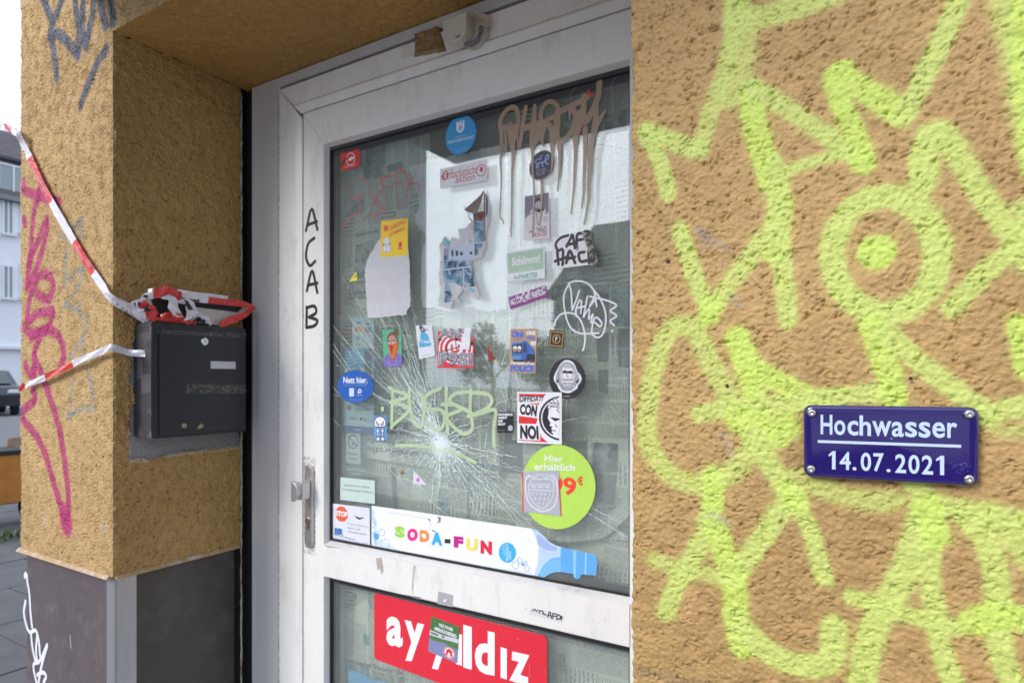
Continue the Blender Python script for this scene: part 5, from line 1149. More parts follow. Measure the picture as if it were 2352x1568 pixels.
s.rect(.03,.30,.97,.96, ink(172, 200, 178)).text('Schlimm!', (.14,.53,.87,.80), W_, bold=.03).text('GEMEINSAM · SOZIAL', (.30,.335,.74,.365), W_).text('Die', (.20,.09,.30,.20), BK).text('PARTEI', (.32,.07,.80,.23), ink(150,190,165), bold=.06).rect(.03,.025,.80,.035, GY).done()
s = Decal('sticker', 'narrow purple sticker half scratched away below the pale green one', 'sticker', [(225,1422),(465,1343),(480,1418),(238,1500)], YG, ink(140, 50, 140), conv=k6)
r = random.Random(2)
for _ in range(34): 
    u, v = r.uniform(.03, .97), r.uniform(.2, .85); s.poly(jag([(u, v), (u+r.uniform(.02, .09), v+r.uniform(-.05, .15)), (u+r.uniform(.0, .06), v+r.uniform(.1, .3))], .008, _, 200), ink(226, 222, 232), 'scratches')
s.text('NO COPS · NO FRIENDS', (.05,.25,.92,.78), W_, bold=.03).done()
# row of stickers in the middle
s = Decal('sticker', 'painted portrait sticker of a woman with an orange bandana over her mouth', 'sticker', [(421,153),(557,140),(563,402),(430,410)], YG, BK, conv=k7)
s.rect(.02,.01,.98,.99, mat('painted_green', (.10, .42, .25), .5, var=.45, vscale=180)).poly([(.02,.01),(.98,.01),(.98,.24),(.85,.35),(.6,.38),(.3,.37),(.10,.28),(.02,.20)], mat('painted_violet', (.20, .15, .48), .5, var=.4, vscale=220)).circ(.73,.89,.15, mat('painted_brown', (.17, .09, .055), .5, var=.3, vscale=200))
s.poly([(.24,.70),(.28,.84),(.42,.92),(.62,.92),(.78,.82),(.83,.66),(.80,.55),(.70,.60),(.28,.60)], mat('painted_brown2', (.15, .085, .05), .5, var=.3, vscale=200)).poly([(.28,.62),(.32,.76),(.46,.84),(.62,.82),(.74,.70),(.76,.60),(.6,.55),(.35,.55)], ink(188,140,126)).circ(.36,.645,.035, ink(225,225,225)).circ(.36,.645,.018, BK).circ(.56,.645,.04, ink(225,225,225)).circ(.56,.645,.02, BK).stroke([(.30,.68),(.42,.685)], .002, ink(80,50,40)).stroke([(.50,.685),(.64,.69)], .002, ink(80,50,40))
s.poly([(.28,.60),(.52,.58),(.80,.63),(.80,.50),(.68,.28),(.48,.14),(.36,.40)], ink(205, 92, 34)).poly([(.36,.58),(.55,.57),(.48,.34)], ink(176, 44, 28))
for q in ([(.32,.52),(.45,.26)],[(.74,.56),(.55,.24)],[(.66,.55),(.50,.22)]): s.stroke(q, .0012, ink(236,160,60), sm=1)
s.ringp(.5,.18,.20,.215, ink(190,180,225), a0=math.pi, a1=2*math.pi).ringp(.5,.14,.26,.27, ink(190,180,225), a0=math.pi, a1=2*math.pi).done()
s = Decal('sticker', 'slightly tilted white sticker with a grey bird in a blue coat', 'sticker', [(651,125),(762,118),(783,328),(676,353)], YG, ink(225, 228, 236), conv=k7)
s.circ(.42,.84,.16, ink(120,122,128)).circ(.32,.93,.11, ink(70,72,78)).circ(.40,.88,.045, W_).circ(.41,.88,.02, BK).stroke([(.55,.84),(.72,.86)], .0025, GY).poly([(.20,.58),(.24,.74),(.45,.78),(.66,.72),(.78,.57),(.5,.53)], ink(76,178,222)).text('kauft mehr', (.14,.49,.80,.57), ink(76,178,222), bold=.03).text('Blüten', (.10,.33,.84,.48), ink(76,178,222), bold=.06).rect(.18,.075,.80,.082, GY).done()
s = Decal('sticker', 'red square sticker with grey block letters over a crossed out white target', 'sticker', [(803,165),(1050,165),(1047,415),(798,412)], YG, ink(222, 50, 62), conv=k7)
s.circ(.50,.55,.47, W_, ry=.44, n=40).circ(.50,.55,.43, ink(222,50,62), ry=.40, n=40).circ(.50,.55,.36, W_, ry=.34, n=36).circ(.50,.55,.30, ink(222,50,62), ry=.28).circ(.50,.55,.22, W_, ry=.21).ringp(.50,.55,.24,.255, BK).stroke([(0,.42),(1,.68)], .0022, BK, sm=1).stroke([(.48,.95),(.55,.35)], .0022, BK, sm=1)
s.stroke([(.40,.62),(.42,.45),(.58,.48),(.60,.62)], .006, ink(222,50,62)).circ(.07,.80,.045, ink(70,20,26)).circ(.94,.68,.05, ink(70,20,26)).circ(.53,.79,.04, ink(70,20,26))
for t, bx in (('ANTI', (.03,.84,.98,1.07)), ('F9S!', (.05,.06,.97,.42))):
    s.text(t, (bx[0]-.02,bx[1]-.02,bx[2]+.02,bx[3]+.02), W_, bold=.07); s.text(t, (bx[0]-.005,bx[1]-.01,bx[2]+.01,bx[3]+.01), BK, bold=.05); s.text(t, (bx[0]+.01,bx[1]+.015,bx[2]-.01,bx[3]-.005), ink(160,162,176), bold=.015)
s.done()
freeform('paper_scrap', 'white torn strip stuck over the red target sticker', 'paper scrap', jag([(985,145),(1027,142),(1018,285),(945,288),(962,230)], 2, 5), W_, k7, lift=.0016)
freeform('paper_scrap', 'dark red triangular scrap right of the red target sticker', 'paper scrap', [(1140,255),(1165,300),(1195,355),(1146,368)], ink(150, 40, 44), k7)
s = Decal('sticker', 'brown cardboard sticker with a blue truck and blue lettering', 'sticker', [(252,148),(432,145),(420,450),(242,445)], YG, ink(186, 148, 120), conv=k8)
bl = ink(70, 112, 206)
s.text('Oink', (.05,.80,.55,.96), bl, bold=.06).text('OINK', (.60,.86,.98,.95), W_, bold=.06).text('Oink', (.64,.76,.96,.84), bl, bold=.05).text('!!!', (.78,.62,.98,.72), W_, bold=.08).text('The sound of the', (.05,.195,.95,.27), W_, bold=.04).text('POLICE', (.05,.03,.95,.18), bl, bold=.07)
s.poly([(.08,.38),(.08,.66),(.50,.70),(.62,.72),(.95,.52),(.97,.32),(.60,.26),(.12,.30)], ink(60,104,180)).poly([(.11,.46),(.11,.63),(.47,.66),(.48,.45)], ink(34,44,66)).poly([(.52,.46),(.52,.68),(.62,.68),(.66,.46)], ink(40,60,104)).poly([(.66,.26),(.66,.44),(.97,.42),(.96,.30)], ink(34,42,60)).rect(.10,.30,.46,.40, ink(96,140,190)).rect(.14,.26,.56,.30, BK)
for cu in (.20, .37): s.circ(cu,.53,.075, ink(196,150,130)).poly([(cu-.08,.55),(cu-.06,.60),(cu,.62),(cu+.06,.60),(cu+.08,.55)], W_).circ(cu-.025,.525,.012, BK).circ(cu+.025,.525,.012, BK)
for cu in (.64, .82, .91): s.circ(cu,.285,.06, BK).circ(cu,.285,.025, GY)
s.rect(.12,.66,.30,.70, ink(90,140,210)).rect(.45,.70,.62,.745, ink(90,140,210)).stroke([(.26,.74),(.24,.78)], .0012, GY, sm=1).stroke([(.33,.74),(.34,.79)], .0012, GY, sm=1).done()
s = Decal('sticker', 'small tilted black and gold square sticker below the white looping tag', 'sticker', [(518,152),(624,162),(610,280),(506,268)], YG, ink(36, 34, 34), conv=k8)
s.rect(.07,.07,.93,.93, ink(196, 150, 62)).rect(.12,.12,.88,.88, ink(44,40,38)).circ(.5,.5,.26, ink(196,150,62)).circ(.5,.5,.21, ink(36,34,34)).text('r', (.44,.38,.56,.62), W_, bold=.05).done()
s = Decal('sticker', 'round black sticker with a white engraved head of a bearded long haired man', 'sticker', [(515,345),(762,345),(762,624),(515,624)], YG, BK, shape=ell(44), conv=k8, lift=.0)
s.poly([(.36,.90),(.44,.95),(.56,.95),(.66,.90),(.74,.80),(.78,.68),(.86,.60),(.90,.50),(.86,.40),(.80,.34),(.78,.26),(.68,.20),(.58,.15),(.46,.15),(.34,.18),(.26,.26),(.22,.36),(.14,.44),(.13,.54),(.17,.64),(.22,.72),(.28,.82)], W_)
s.poly([(.38,.88),(.50,.92),(.62,.87),(.70,.76),(.74,.64),(.83,.55),(.85,.46),(.76,.38),(.72,.28),(.60,.20),(.44,.19),(.33,.24),(.28,.36),(.19,.44),(.19,.56),(.26,.68),(.31,.80)], ink(196,200,214))
s.poly([(.38,.60),(.37,.74),(.42,.84),(.52,.87),(.61,.83),(.65,.72),(.64,.60),(.60,.53),(.44,.53)], W_).stroke([(.39,.655),(.44,.68),(.50,.655)], .0042, BK).stroke([(.53,.655),(.59,.67),(.645,.645)], .0042, BK).stroke([(.42,.635),(.48,.635)], .002, BK, sm=1).stroke([(.55,.635),(.61,.63)], .002, BK, sm=1).stroke([(.51,.65),(.49,.56),(.55,.555)], .0015, ink(90,92,104)).stroke([(.43,.76),(.60,.765)], .0009, GY).stroke([(.44,.79),(.59,.795)], .0009, GY)
s.poly([(.36,.52),(.44,.545),(.52,.53),(.60,.545),(.68,.52),(.70,.40),(.64,.28),(.52,.23),(.40,.27),(.33,.40)], ink(224,226,234))
for i in range(30):
    a = i*.2094
    if math.sin(a) < -.75: continue
    s.stroke([(.51+.22*math.cos(a), .56+.25*math.sin(a)), (.51+.27*math.cos(a+.16), .56+.30*math.sin(a+.16)), (.51+.31*math.cos(a+.02), .56+.33*math.sin(a+.02))], .0009, ink(84,86,100), 'engraving')
for i in range(12): s.stroke([(.36+.027*i, .33), (.375+.025*i, .27), (.39+.022*i, .22)], .0008, ink(120,122,136), 'engraving')
s.text('Capitalism', (.35,.44,.69,.51), BK).text('is the virus', (.36,.355,.67,.425), BK).poly([(.20,.44),(.28,.50),(.24,.40)], BK, 'engraving').poly([(.76,.44),(.84,.50),(.78,.38)], BK, 'engraving').text('no borders', (.40,.06,.60,.09), W_).done()
s = Decal('sticker', 'white red and black sticker with a stern half face in profile', 'sticker', [(297,575),(600,578),(600,932),(297,920)], YG, W_, conv=k8, lift=.0006)
s.poly([(.04,.965),(.66,.965),(.60,.90),(.04,.93)], RD).rect(.04,.80,.06,.95, RD).poly([(.25,.775),(.52,.79),(.50,.755),(.25,.77)], RD).poly([(.04,.38),(.04,.53),(.47,.49),(.44,.38)], RD).poly([(.04,.045),(.70,.03),(.56,.13),(.53,.21),(.53,.06),(.04,.06)], RD)
s.text('DIFFIDATI', [(.07,.80),(.57,.82),(.60,.92),(.07,.94)], BK, bold=.03).text('CON', [(.06,.56),(.44,.52),(.47,.745),(.07,.77)], BK, bold=.05).text('NOI', [(.07,.08),(.50,.075),(.48,.345),(.07,.355)], BK, bold=.05)
arc = lambda r_, a0, a1, n=16: [(1.0+r_*math.cos(t), .5+r_*.86*math.sin(t)) for t in np.linspace(a0, a1, n)]
def clipr(p): return [(min(.955, u), v) for u, v in p]
for ro, ri in ((.50, .455), (.425, .0)):
    o_ = arc(ro, math.pi/2+.12, 3*math.pi/2-.12); i_ = arc(ri, 3*math.pi/2-.12, math.pi/2+.12) if ri else [(.955, .12), (.955, .88)]; s.poly(clipr(o_+i_), BK)
s.poly([(.955,.90),(.86,.88),(.74,.82),(.70,.72),(.72,.62),(.70,.50),(.76,.40),(.735,.36),(.80,.33),(.775,.29),(.80,.26),(.78,.23),(.82,.20),(.80,.16),(.86,.13),(.955,.12)], W_).poly([(.74,.52),(.955,.50),(.955,.475),(.86,.44)], BK).stroke([(.86,.38),(.90,.33)], .0018, BK, sm=1).stroke([(.80,.265),(.87,.26)], .0016, BK, sm=1)
for q in ([(.74,.82),(.80,.76),(.76,.70)],[(.80,.86),(.86,.78),(.82,.72)],[(.88,.88),(.93,.80),(.89,.72)],[(.74,.78),(.84,.80),(.95,.77)],[(.72,.74),(.84,.72),(.95,.73)],[(.93,.70),(.90,.66),(.95,.62)],[(.74,.70),(.72,.66)]): s.stroke(q, .0014, BK)
s.done()
s = Decal('sticker', 'small black sticker with four lines of white capitals left of the half face', 'sticker', [(160,712),(272,712),(272,850),(162,853)], YG, BK, conv=k8)
for i, (t, w__) in enumerate((('FASCHISMUS', .95), ('ANGEHT', .62), ('GAR', .36), ('NICHT', .50))): s.text(t, (.04,.82-.155*i,w__,.94-.155*i), W_, bold=.05)
s.poly([(.66,.10),(.68,.30),(.76,.36),(.90,.34),(.96,.26),(.94,.08)], ink(176,182,196)).rect(.05,.10,.5,.13, GY).done()
# green disc, grey coat of arms piece on top of it
s = Decal('sticker', 'large round lime green price sticker at the lower right of the glass', 'sticker', [(325,933),(830,933),(830,1508),(325,1508)], YG, ink(182, 222, 92), shape=ell(56), conv=k8)
s.text('Hier', [s.uv(484,1046), s.uv(610,1052), s.uv(608,1010), s.uv(484,1000)], W_, bold=.012).text('erhältlich', [s.uv(415,1104), s.uv(690,1112), s.uv(690,1064), s.uv(415,1056)], W_, bold=.012)
s.text('99', [s.uv(520,1262), s.uv(700,1284), s.uv(700,1160), s.uv(520,1140)], ink(236,70,50), bold=.035).text('€', [s.uv(705,1208), s.uv(745,1212), s.uv(746,1150), s.uv(706,1146)], ink(236,70,50), bold=.04).done()
s = Decal('sticker', 'grey half peeled sticker with a coat of arms over the lime green disc', 'sticker', [(330,1113),(580,1110),(598,1420),(333,1387)], YG, ink(176, 178, 190), conv=k8, lift=.0010)
s.rect(0,0,.035,.98, RD).rect(.975,0,1,.80, RD); lw_ = ink(214,216,228)
s.stroke([(.18,.90),(.10,.78),(.10,.45),(.20,.20),(.50,.06),(.80,.18),(.92,.45),(.92,.78),(.82,.90),(.66,.84),(.5,.92),(.34,.84),(.18,.90)], .0034, lw_).stroke([(.24,.80),(.18,.60),(.22,.35),(.50,.13),(.76,.33),(.84,.6),(.78,.8),(.24,.80)], .002, lw_).stroke([(.2,.555),(.83,.545)], .002, lw_, sm=1)
for u in (.32, .50, .68): s.stroke([(u-.06,.70),(u-.05,.62),(u+.05,.62),(u+.06,.70)], .0028, lw_, sm=1).stroke([(u,.62),(u,.70)], .0026, lw_, sm=1)
for (u, v) in ((.27,.47),(.38,.47),(.49,.47),(.60,.47),(.71,.46),(.33,.37),(.45,.36),(.57,.36),(.68,.37),(.42,.25),(.54,.25)): s.poly([(u,v),(u+.03,v+.03),(u+.04,v-.01),(u+.01,v-.055)], lw_)
for i in range(18):
    a = math.pi*(.1+i*.05); s.stroke([(.5+.38*math.cos(a), .72+.16*math.sin(a)), (.5+.42*math.cos(a+.06), .74+.20*math.sin(a+.06)), (.5+.36*math.cos(a+.1), .72+.20*math.sin(a+.1))], .0016, lw_)
s.done()
# left column: card logos, tobacco ad, oval, payment notice, smoking, notices
YI = YG+.027                                             # stuck on the inside of the glazing
s = Decal('card_logo_notice', 'pale grey notice with small card logos inside the glass at the left', 'notice', [(220,68),(365,75),(365,275),(220,278)], YI, ink(186, 208, 214), conv=k7)
s.circ(.24,.60,.10, ink(226,70,40)).circ(.33,.60,.10, ink(236,160,60)).circ(.70,.61,.10, ink(210,60,60)).circ(.79,.61,.10, ink(50,120,200)).rect(.18,.80,.40,.86, ink(60,80,140)).rect(.64,.76,.80,.82, ink(50,60,120)).rect(.2,.26,.36,.40, ink(80,160,210)).text('pay', (.15,.08,.4,.14), GY).done()
s = Decal('advert_card', 'blue wave patterned advert card partly hidden behind the blue oval', 'advert', [(170,290),(390,282),(388,500),(168,500)], YI, ink(176, 196, 208), conv=k7)
s.rect(0,.42,.62,1, ink(50,140,205)); 
for i in range(5): s.stroke([(0,.52+.1*i),(.2,.50+.11*i),(.4,.60+.1*i),(.62,.58+.11*i)], .006, ink(110,180,226))
s.rect(.62,.0,1,1, ink(34,56,104)).rect(.80,.6,1,1, ink(110,100,150)).text('GLO HIER', (.05,.30,.52,.39), BK, bold=.03).rect(.84,.1,.92,.75, ink(120,160,190)).done()
s = Decal('payment_notice', 'tall pale notice with mobile payment marks below the blue oval', 'notice', [(155,600),(366,618),(366,866),(155,848)], YI, ink(176, 204, 214), conv=k7)
s.rect(0,0,1,.19, ink(30,96,168)).text('PAYPOINT', (.36,.06,.62,.12), W_).rect(.14,.62,.28,.75, ink(190,50,60)).rect(.20,.62,.28,.75, ink(40,120,130)).text('G Pay', (.22,.34,.46,.44), ink(110,130,150), bold=.02).circ(.60,.40,.035, BK).text('Pay', (.65,.34,.80,.44), ink(110,130,150), bold=.02).text('bluecode', (.38,.62,.62,.70), ink(80,160,190)).rect(.72,.66,.90,.70, GY).done()
s = Decal('sticker', 'royal blue oval sticker with white lettering at the left of the glass', 'sticker', [(119,428),(365,428),(365,650),(119,650)], YG, ink(30, 92, 178), shape=ell(44), conv=k7)
s.text('Nett hier.', (.17,.60,.84,.80), W_, bold=.02).text('Aber waren Sie schon mal in der Nachbarschaft?', (.19,.535,.83,.56), ink(190,210,235)).rect(.34,.20,.47,.45, ink(204,216,236)).stroke([(.58,.32),(.63,.42),(.67,.34),(.60,.31)], .003, W_).text('Büdchen', (.55,.22,.69,.26), ink(200,210,235)).text('Mehr zum Thema auf unserer Seite', (.28,.11,.72,.13), ink(170,195,230)).text('nachbarschaft im veedel', (.32,.06,.68,.08), ink(170,195,230)).done()
s = Decal('sticker', 'light blue sticker with a white angry robot skull on two legs', 'sticker', [(361,736),(455,734),(458,912),(370,914)], YG, ink(100, 150, 204), conv=k7)
s.poly([(.04,.58),(.06,.80),(.22,.94),(.50,.98),(.78,.94),(.94,.80),(.94,.58),(.80,.54),(.2,.54)], BK).poly([(.09,.60),(.11,.79),(.25,.91),(.50,.95),(.75,.91),(.89,.79),(.89,.60),(.78,.575),(.22,.575)], W_).poly([(.20,.80),(.26,.63),(.40,.60),(.46,.66)], BK).poly([(.80,.80),(.74,.63),(.60,.60),(.54,.66)], BK).circ(.34,.68,.04, W_).circ(.66,.68,.04, W_)
for u in (.32, .68): s.rect(u-.10,.34,u+.10,.50, BK).rect(u-.06,.35,u+.06,.49, W_).rect(u-.13,.37,u+.13,.45, BK).rect(u-.09,.38,u+.09,.44, W_).rect(u-.06,.18,u+.06,.34, BK).rect(u-.03,.18,u+.03,.34, W_).poly([(u-.18,.03),(u-.14,.16),(u,.22),(u+.14,.16),(u+.18,.03)], BK).poly([(u-.13,.05),(u-.1,.14),(u,.18),(u+.1,.14),(u+.13,.05)], W_)
s.done()
s = Decal('no_smoking_notice', 'narrow white no smoking notice with a crossed out circle', 'notice', [(176,853),(275,860),(276,1067),(178,1056)], YI, ink(184, 200, 196), conv=k7)
s.ringp(.5,.72,.30,.36, BK).stroke([(.28,.84),(.72,.60)], .003, BK, sm=1).poly([(.42,.60),(.56,.60),(.60,.74),(.5,.70)], BK).text('Rauchen', (.18,.28,.84,.37), BK, bold=.02).text('verboten', (.18,.13,.84,.22), BK, bold=.02).done()
s = Decal('food_notice', 'small dark grey notice with two lines of pale letters', 'notice', [(178,1078),(315,1092),(316,1152),(180,1140)], YI, ink(96, 108, 112), conv=k7)
s.text('Essen & Trinken', (.04,.55,.96,.86), ink(200,208,206), bold=.02).text('verboten', (.24,.14,.76,.42), ink(200,208,206), bold=.02).done()
s = Decal('youth_notice', 'pale paper notice with two handwritten style lines above the stop sticker', 'notice', [(140,1155),(373,1178),(374,1337),(138,1308)], YI-.0275, ink(196, 214, 208), conv=k7)
s.text('Jugendschutz im Internet', (.10,.62,.86,.73), BK).text('Internetnutzung ab 18 Jahren', (.05,.42,.92,.53), BK).done()
freeform('paper_scrap', 'white triangular scrap with a purple print below the impact', 'paper scrap', [(637,1110),(728,1208),(635,1200)], ink(214, 214, 228), k7).circ(.35,.35,.13, ink(190,120,180)).done()
b = B(); p = onY(*k7(558,1120), YG-.002); b.lathe(p, (0, -1, 0), [(.004, 0), (.0062, .001), (.0045, .003), (.001, .004)], 9); tag(b.build('gum_blob', mat('dried_gum', (.33, .20, .10), .6, var=.2, vscale=200)), 'brown dried gum blob stuck to the glass below the impact', 'gum')
s = Decal('sticker', 'white alarm warning sticker with an orange stop octagon at the lower left corner', 'sticker', [(93,28),(365,62),(368,343),(93,293)], YG, ink(220, 222, 232), conv=k9)
s.poly([(.25+.185*math.cos(t), .74+.22*math.sin(t)) for t in [math.pi/8+i*math.pi/4 for i in range(8)]], ink(226, 98, 64)).text('STOP', (.08,.67,.42,.82), W_, bold=.05).text('Dieses Objekt ist', (.42,.47,.95,.53), GY).text('Alarm- und', (.42,.37,.74,.43), GY).text('Videoüberwacht', (.42,.27,.92,.33), GY).text('BIR', (.06,.16,.30,.34), ink(64,110,180), bold=.07).stroke([(.05,.15),(.60,.10)], .0015, ink(70,74,90), sm=1).text('www.bir-security.de · Tel.', (.06,.04,.50,.07), ink(110,150,200)).text('0221 12345', (.6,.04,.95,.07), ink(110,150,200))
s.poly([(.60,.76),(.66,.68),(.74,.66),(.88,.74),(.74,.71),(.66,.73)], BK).done()
# bottle shaped sticker
bp_ = [(380,45),(700,88),(1100,148),(1555,213),(1600,228),(1640,262),(1680,305),(1730,335),(1775,348),(1800,358),(1860,366),(1950,388),(2025,405),(2035,430),(2037,480),(2030,555),(1975,553),(1922,550),(1908,578),(1890,583),(1870,574),(1862,545),(1780,532),(1730,532),(1690,545),(1640,575),(1590,597),(1560,592),(1000,487),(380,368)]
s = freeform('sticker', 'long bottle shaped white sticker with coloured letters lying along the middle rail', 'sticker', bp_, ink(236, 238, 246), k9)
U = lambda x, y: s.uv(x, y)
def bpoly(pts, m): s.poly([U(*p) for p in pts], m)
bpoly([(1555,213),(1600,228),(1640,262),(1680,305),(1730,335),(1770,348),(1765,531),(1730,532),(1690,545),(1640,575),(1590,597),(1562,591),(1600,470),(1610,330)], ink(186, 210, 240)); bpoly([(1600,560),(1640,480),(1700,430),(1766,420),(1765,530),(1730,532),(1690,545),(1640,575),(1592,594)], ink(120,186,232)); bpoly([(1600,330),(1590,260),(1620,262),(1690,330),(1740,350),(1740,380),(1660,370)], ink(160,180,226))
bpoly([(1770,349),(1860,367),(1950,388),(2025,405),(2035,430),(2037,480),(2030,555),(1922,550),(1908,578),(1890,583),(1870,574),(1862,545),(1766,531)], ink(96,170,232)); bpoly([(1860,370),(1885,374),(1880,575),(1868,570),(1862,545)], ink(140,198,240)); bpoly([(1950,390),(1962,393),(1955,550),(1945,550)], ink(150,205,244))
bpoly([(380,230),(460,300),(640,400),(380,367)], ink(214,226,246)); bpoly([(900,440),(1300,500),(1556,530),(1550,589),(1000,486),(620,414)], ink(220,230,247))
for (t, x0, y0, x1, y1, c, sk) in (('S',550,190,625,285,(160,210,80),12),('O',642,212,720,305,(230,40,130),0),('D',735,222,805,315,(240,140,60),6),('A',820,235,902,340,(50,170,225),10),('-',918,288,960,322,(40,40,50),3),('F',985,266,1055,358,(190,30,140),8),('U',1074,284,1160,380,(232,216,110),4),('N',1182,296,1265,406,(226,36,60),12)):
    s.text(t, [U(x0,y1-sk), U(x1,y1), U(x1,y0+sk), U(x0,y0)], ink(*c), bold=.07)
for u0, v0 in ((680,262),(758,262)): s.poly([U(u0+12*math.cos(t), v0+12*math.sin(t)) for t in np.linspace(0, 6.28, 12, endpoint=False)][::-1], W_)
s.poly([U(1378+62*math.cos(t), 388+74*math.sin(t)) for t in np.linspace(0, 6.28, 30, endpoint=False)][::-1], ink(60,176,226))
s.text('LOGISTIK', [U(1368,322), U(1368,455), U(1388,458), U(1388,325)], W_).text('GAS', [U(1394,380), U(1394,440), U(1408,442), U(1408,380)], W_).text('FÜHRT', [U(1350,335), U(1350,410), U(1362,412), U(1362,337)], W_)
def ringpx(x, y, r_, c, w_=.0012): s.stroke([(x+r_*math.cos(t), y+r_*1.1*math.sin(t)) for t in np.linspace(0, 6.3, 14)], w_, c, 'picture', px=True)
for x, y, r_ in ((457,240,22),(480,325,32),(1438,478,24),(1470,445,18),(1525,502,18),(1515,462,10)): ringpx(x, y, r_, ink(150,190,230))
s.poly([U(415+18*math.cos(t), 268+24*math.sin(t)) for t in np.linspace(0, 6.28, 16, endpoint=False)][::-1], ink(90,170,226)); s.poly([U(1492+9*math.cos(t), 474+10*math.sin(t)) for t in np.linspace(0, 6.28, 12, endpoint=False)][::-1], ink(60,160,220))
r = random.Random(12)
for _ in range(16): x, y = 392+r.gauss(0, 8)+_*1.5, 60+_*17; s.stroke([(x, y), (x+r.uniform(-15, 15), y+r.uniform(5, 18)), (x+r.uniform(-18, 18), y+r.uniform(10, 28))], .0012, ink(120,176,228), 'picture', px=True)
s.stroke([(505,90),(810,140)], .0006, ink(170,180,205), 'picture', px=True).stroke([(810,140),(804,425)], .0006, ink(170,180,205), 'picture', px=True).stroke([(520,360),(804,425)], .0006, ink(170,180,205), 'picture', px=True)
for q in ([(872,125),(884,150),(870,165)],[(888,128),(880,158)],[(830,225),(850,232)],[(803,142),(812,150)]): s.stroke(q, .0022, ink(90,80,80), 'scuffs', px=True)
s.done()
# red sign on the lower pane
def rr(r0, asp): return [(u, v) for cu, cv, a0 in ((1-r0, 1-r0*asp, 0), (r0, 1-r0*asp, 90), (r0, r0*asp, 180), (1-r0, r0*asp, 270)) for u, v in [(cu+r0*math.cos(R(a0+a)), cv+r0*asp*math.sin(R(a0+a))) for a in (0, 30, 60, 90)]]
sg = Decal('shop_sign', 'glossy red sign with large white lower case letters on the lower pane', 'sign', [(400,684),(1671,1003),(1671,1640),(400,1168)], YG, ink(220, 44, 62, .2), shape=rr(.02, 2.6), conv=k9, th=.0012, lift=0)
def let(t, q, bold=.036): sg.text(t, [sg.uv(*p) for p in q], ink(236, 236, 244, .25), bold=bold)
let('a', [(490,1066),(610,1088),(610,868),(490,852)]); let('y', [(625,1180),(768,1192),(768,915),(625,882)]); let('y', [(820,1238),(960,1262),(960,970),(820,935)]); let('ı', [(1000,1205),(1046,1217),(1046,990),(1000,978)])
let('l', [(1056,1230),(1118,1247),(1118,935),(1056,916)]); let('d', [(1140,1262),(1286,1292),(1286,975),(1140,940)]); let('ı', [(1330,1305),(1376,1320),(1376,1095),(1330,1080)]); let('z', [(1395,1325),(1540,1372),(1542,1140),(1405,1110)])
sg.rect(.012,.50,.10,.505, ink(190,60,70), 'scratches').stroke([(1450,1015),(1470,1030)], .0008, ink(235,130,140), 'scratches', px=True).stroke([(1540,1200),(1545,1300)], .0008, ink(235,130,140), 'scratches', px=True).done()
s = Decal('sticker', 'green and grey blue sticker with upside down white capitals on the red sign', 'sticker', [(818,856),(1026,935),(1008,1202),(795,1113)], YG-.0012, ink(130, 134, 172), conv=k9, lift=.0006)
s.poly([(0,.62),(0,1),(1,1),(1,.62)], ink(72, 116, 62)).poly([(0,.46),(0,.62),(.4,.60),(1,.66),(1,.55),(.5,.50)], ink(200,202,210)).poly([(.0,.40),(.0,.47),(.5,.50),(1,.55),(1,.38),(.7,.36),(.55,.42),(.2,.36)], ink(80,122,66)).text('GEISSBOCKHEIM', [(.92,.76),(.16,.76),(.16,.66),(.92,.66)], W_, bold=.03).text('ERHALTEN', [(.78,.90),(.30,.90),(.30,.81),(.78,.81)], W_, bold=.03)
s.circ(.72,.20,.19, W_, ry=.155).ringp(.72,.20,.155,.18, RD, asp=.82).poly([(.60,.12),(.62,.26),(.72,.31),(.82,.26),(.83,.12),(.76,.10),(.75,.2),(.68,.2),(.67,.1)], RD).rect(.04,.52,.30,.58, GY).rect(.42,.53,.52,.60, ink(130,134,150)).done()
# paper under the red sign
s = freeform('poster', 'light blue poster corner at the bottom of the lower pane', 'poster', [(210,1250),(300,1275),(390,1318),(560,1360),(560,1500),(205,1500)], ink(70, 170, 226), k9, lift=-.0262); s.done()
# stickers on the door frame rail
s = Decal('paper_scrap', 'grey smudged paper scrap on the middle rail', 'paper scrap', [(870,672),(980,703),(973,790),(862,765)], YD, ink(168, 166, 172), conv=k9, lift=.0008); s.poly([(.45,.2),(.40,.4),(.62,.6),(.55,.4)], W_).done()
s = Decal('sticker', 'worn white sticker with scribbled marker letters on the middle rail', 'sticker', [(1548,788),(1796,850),(1780,906),(1535,842)], YD, ink(214, 212, 214), conv=k9, lift=.0008)
mk_ = ink(34,34,56)
for q in ([(1560,818),(1580,805),(1590,820),(1605,810)],[(1615,815),(1612,835)],[(1615,815),(1635,818)],[(1640,820),(1638,842)],[(1640,832),(1655,845)],[(1660,845),(1664,847)],[(1672,862),(1690,822),(1702,870)],[(1678,850),(1700,853)],[(1712,872),(1714,835),(1735,840)],[(1714,852),(1732,856)],[(1742,876),(1745,842),(1768,855),(1762,875),(1742,878)],[(1778,858),(1774,880)]): s.stroke(q, .0024, mk_, 'lettering', px=True)
s.done()

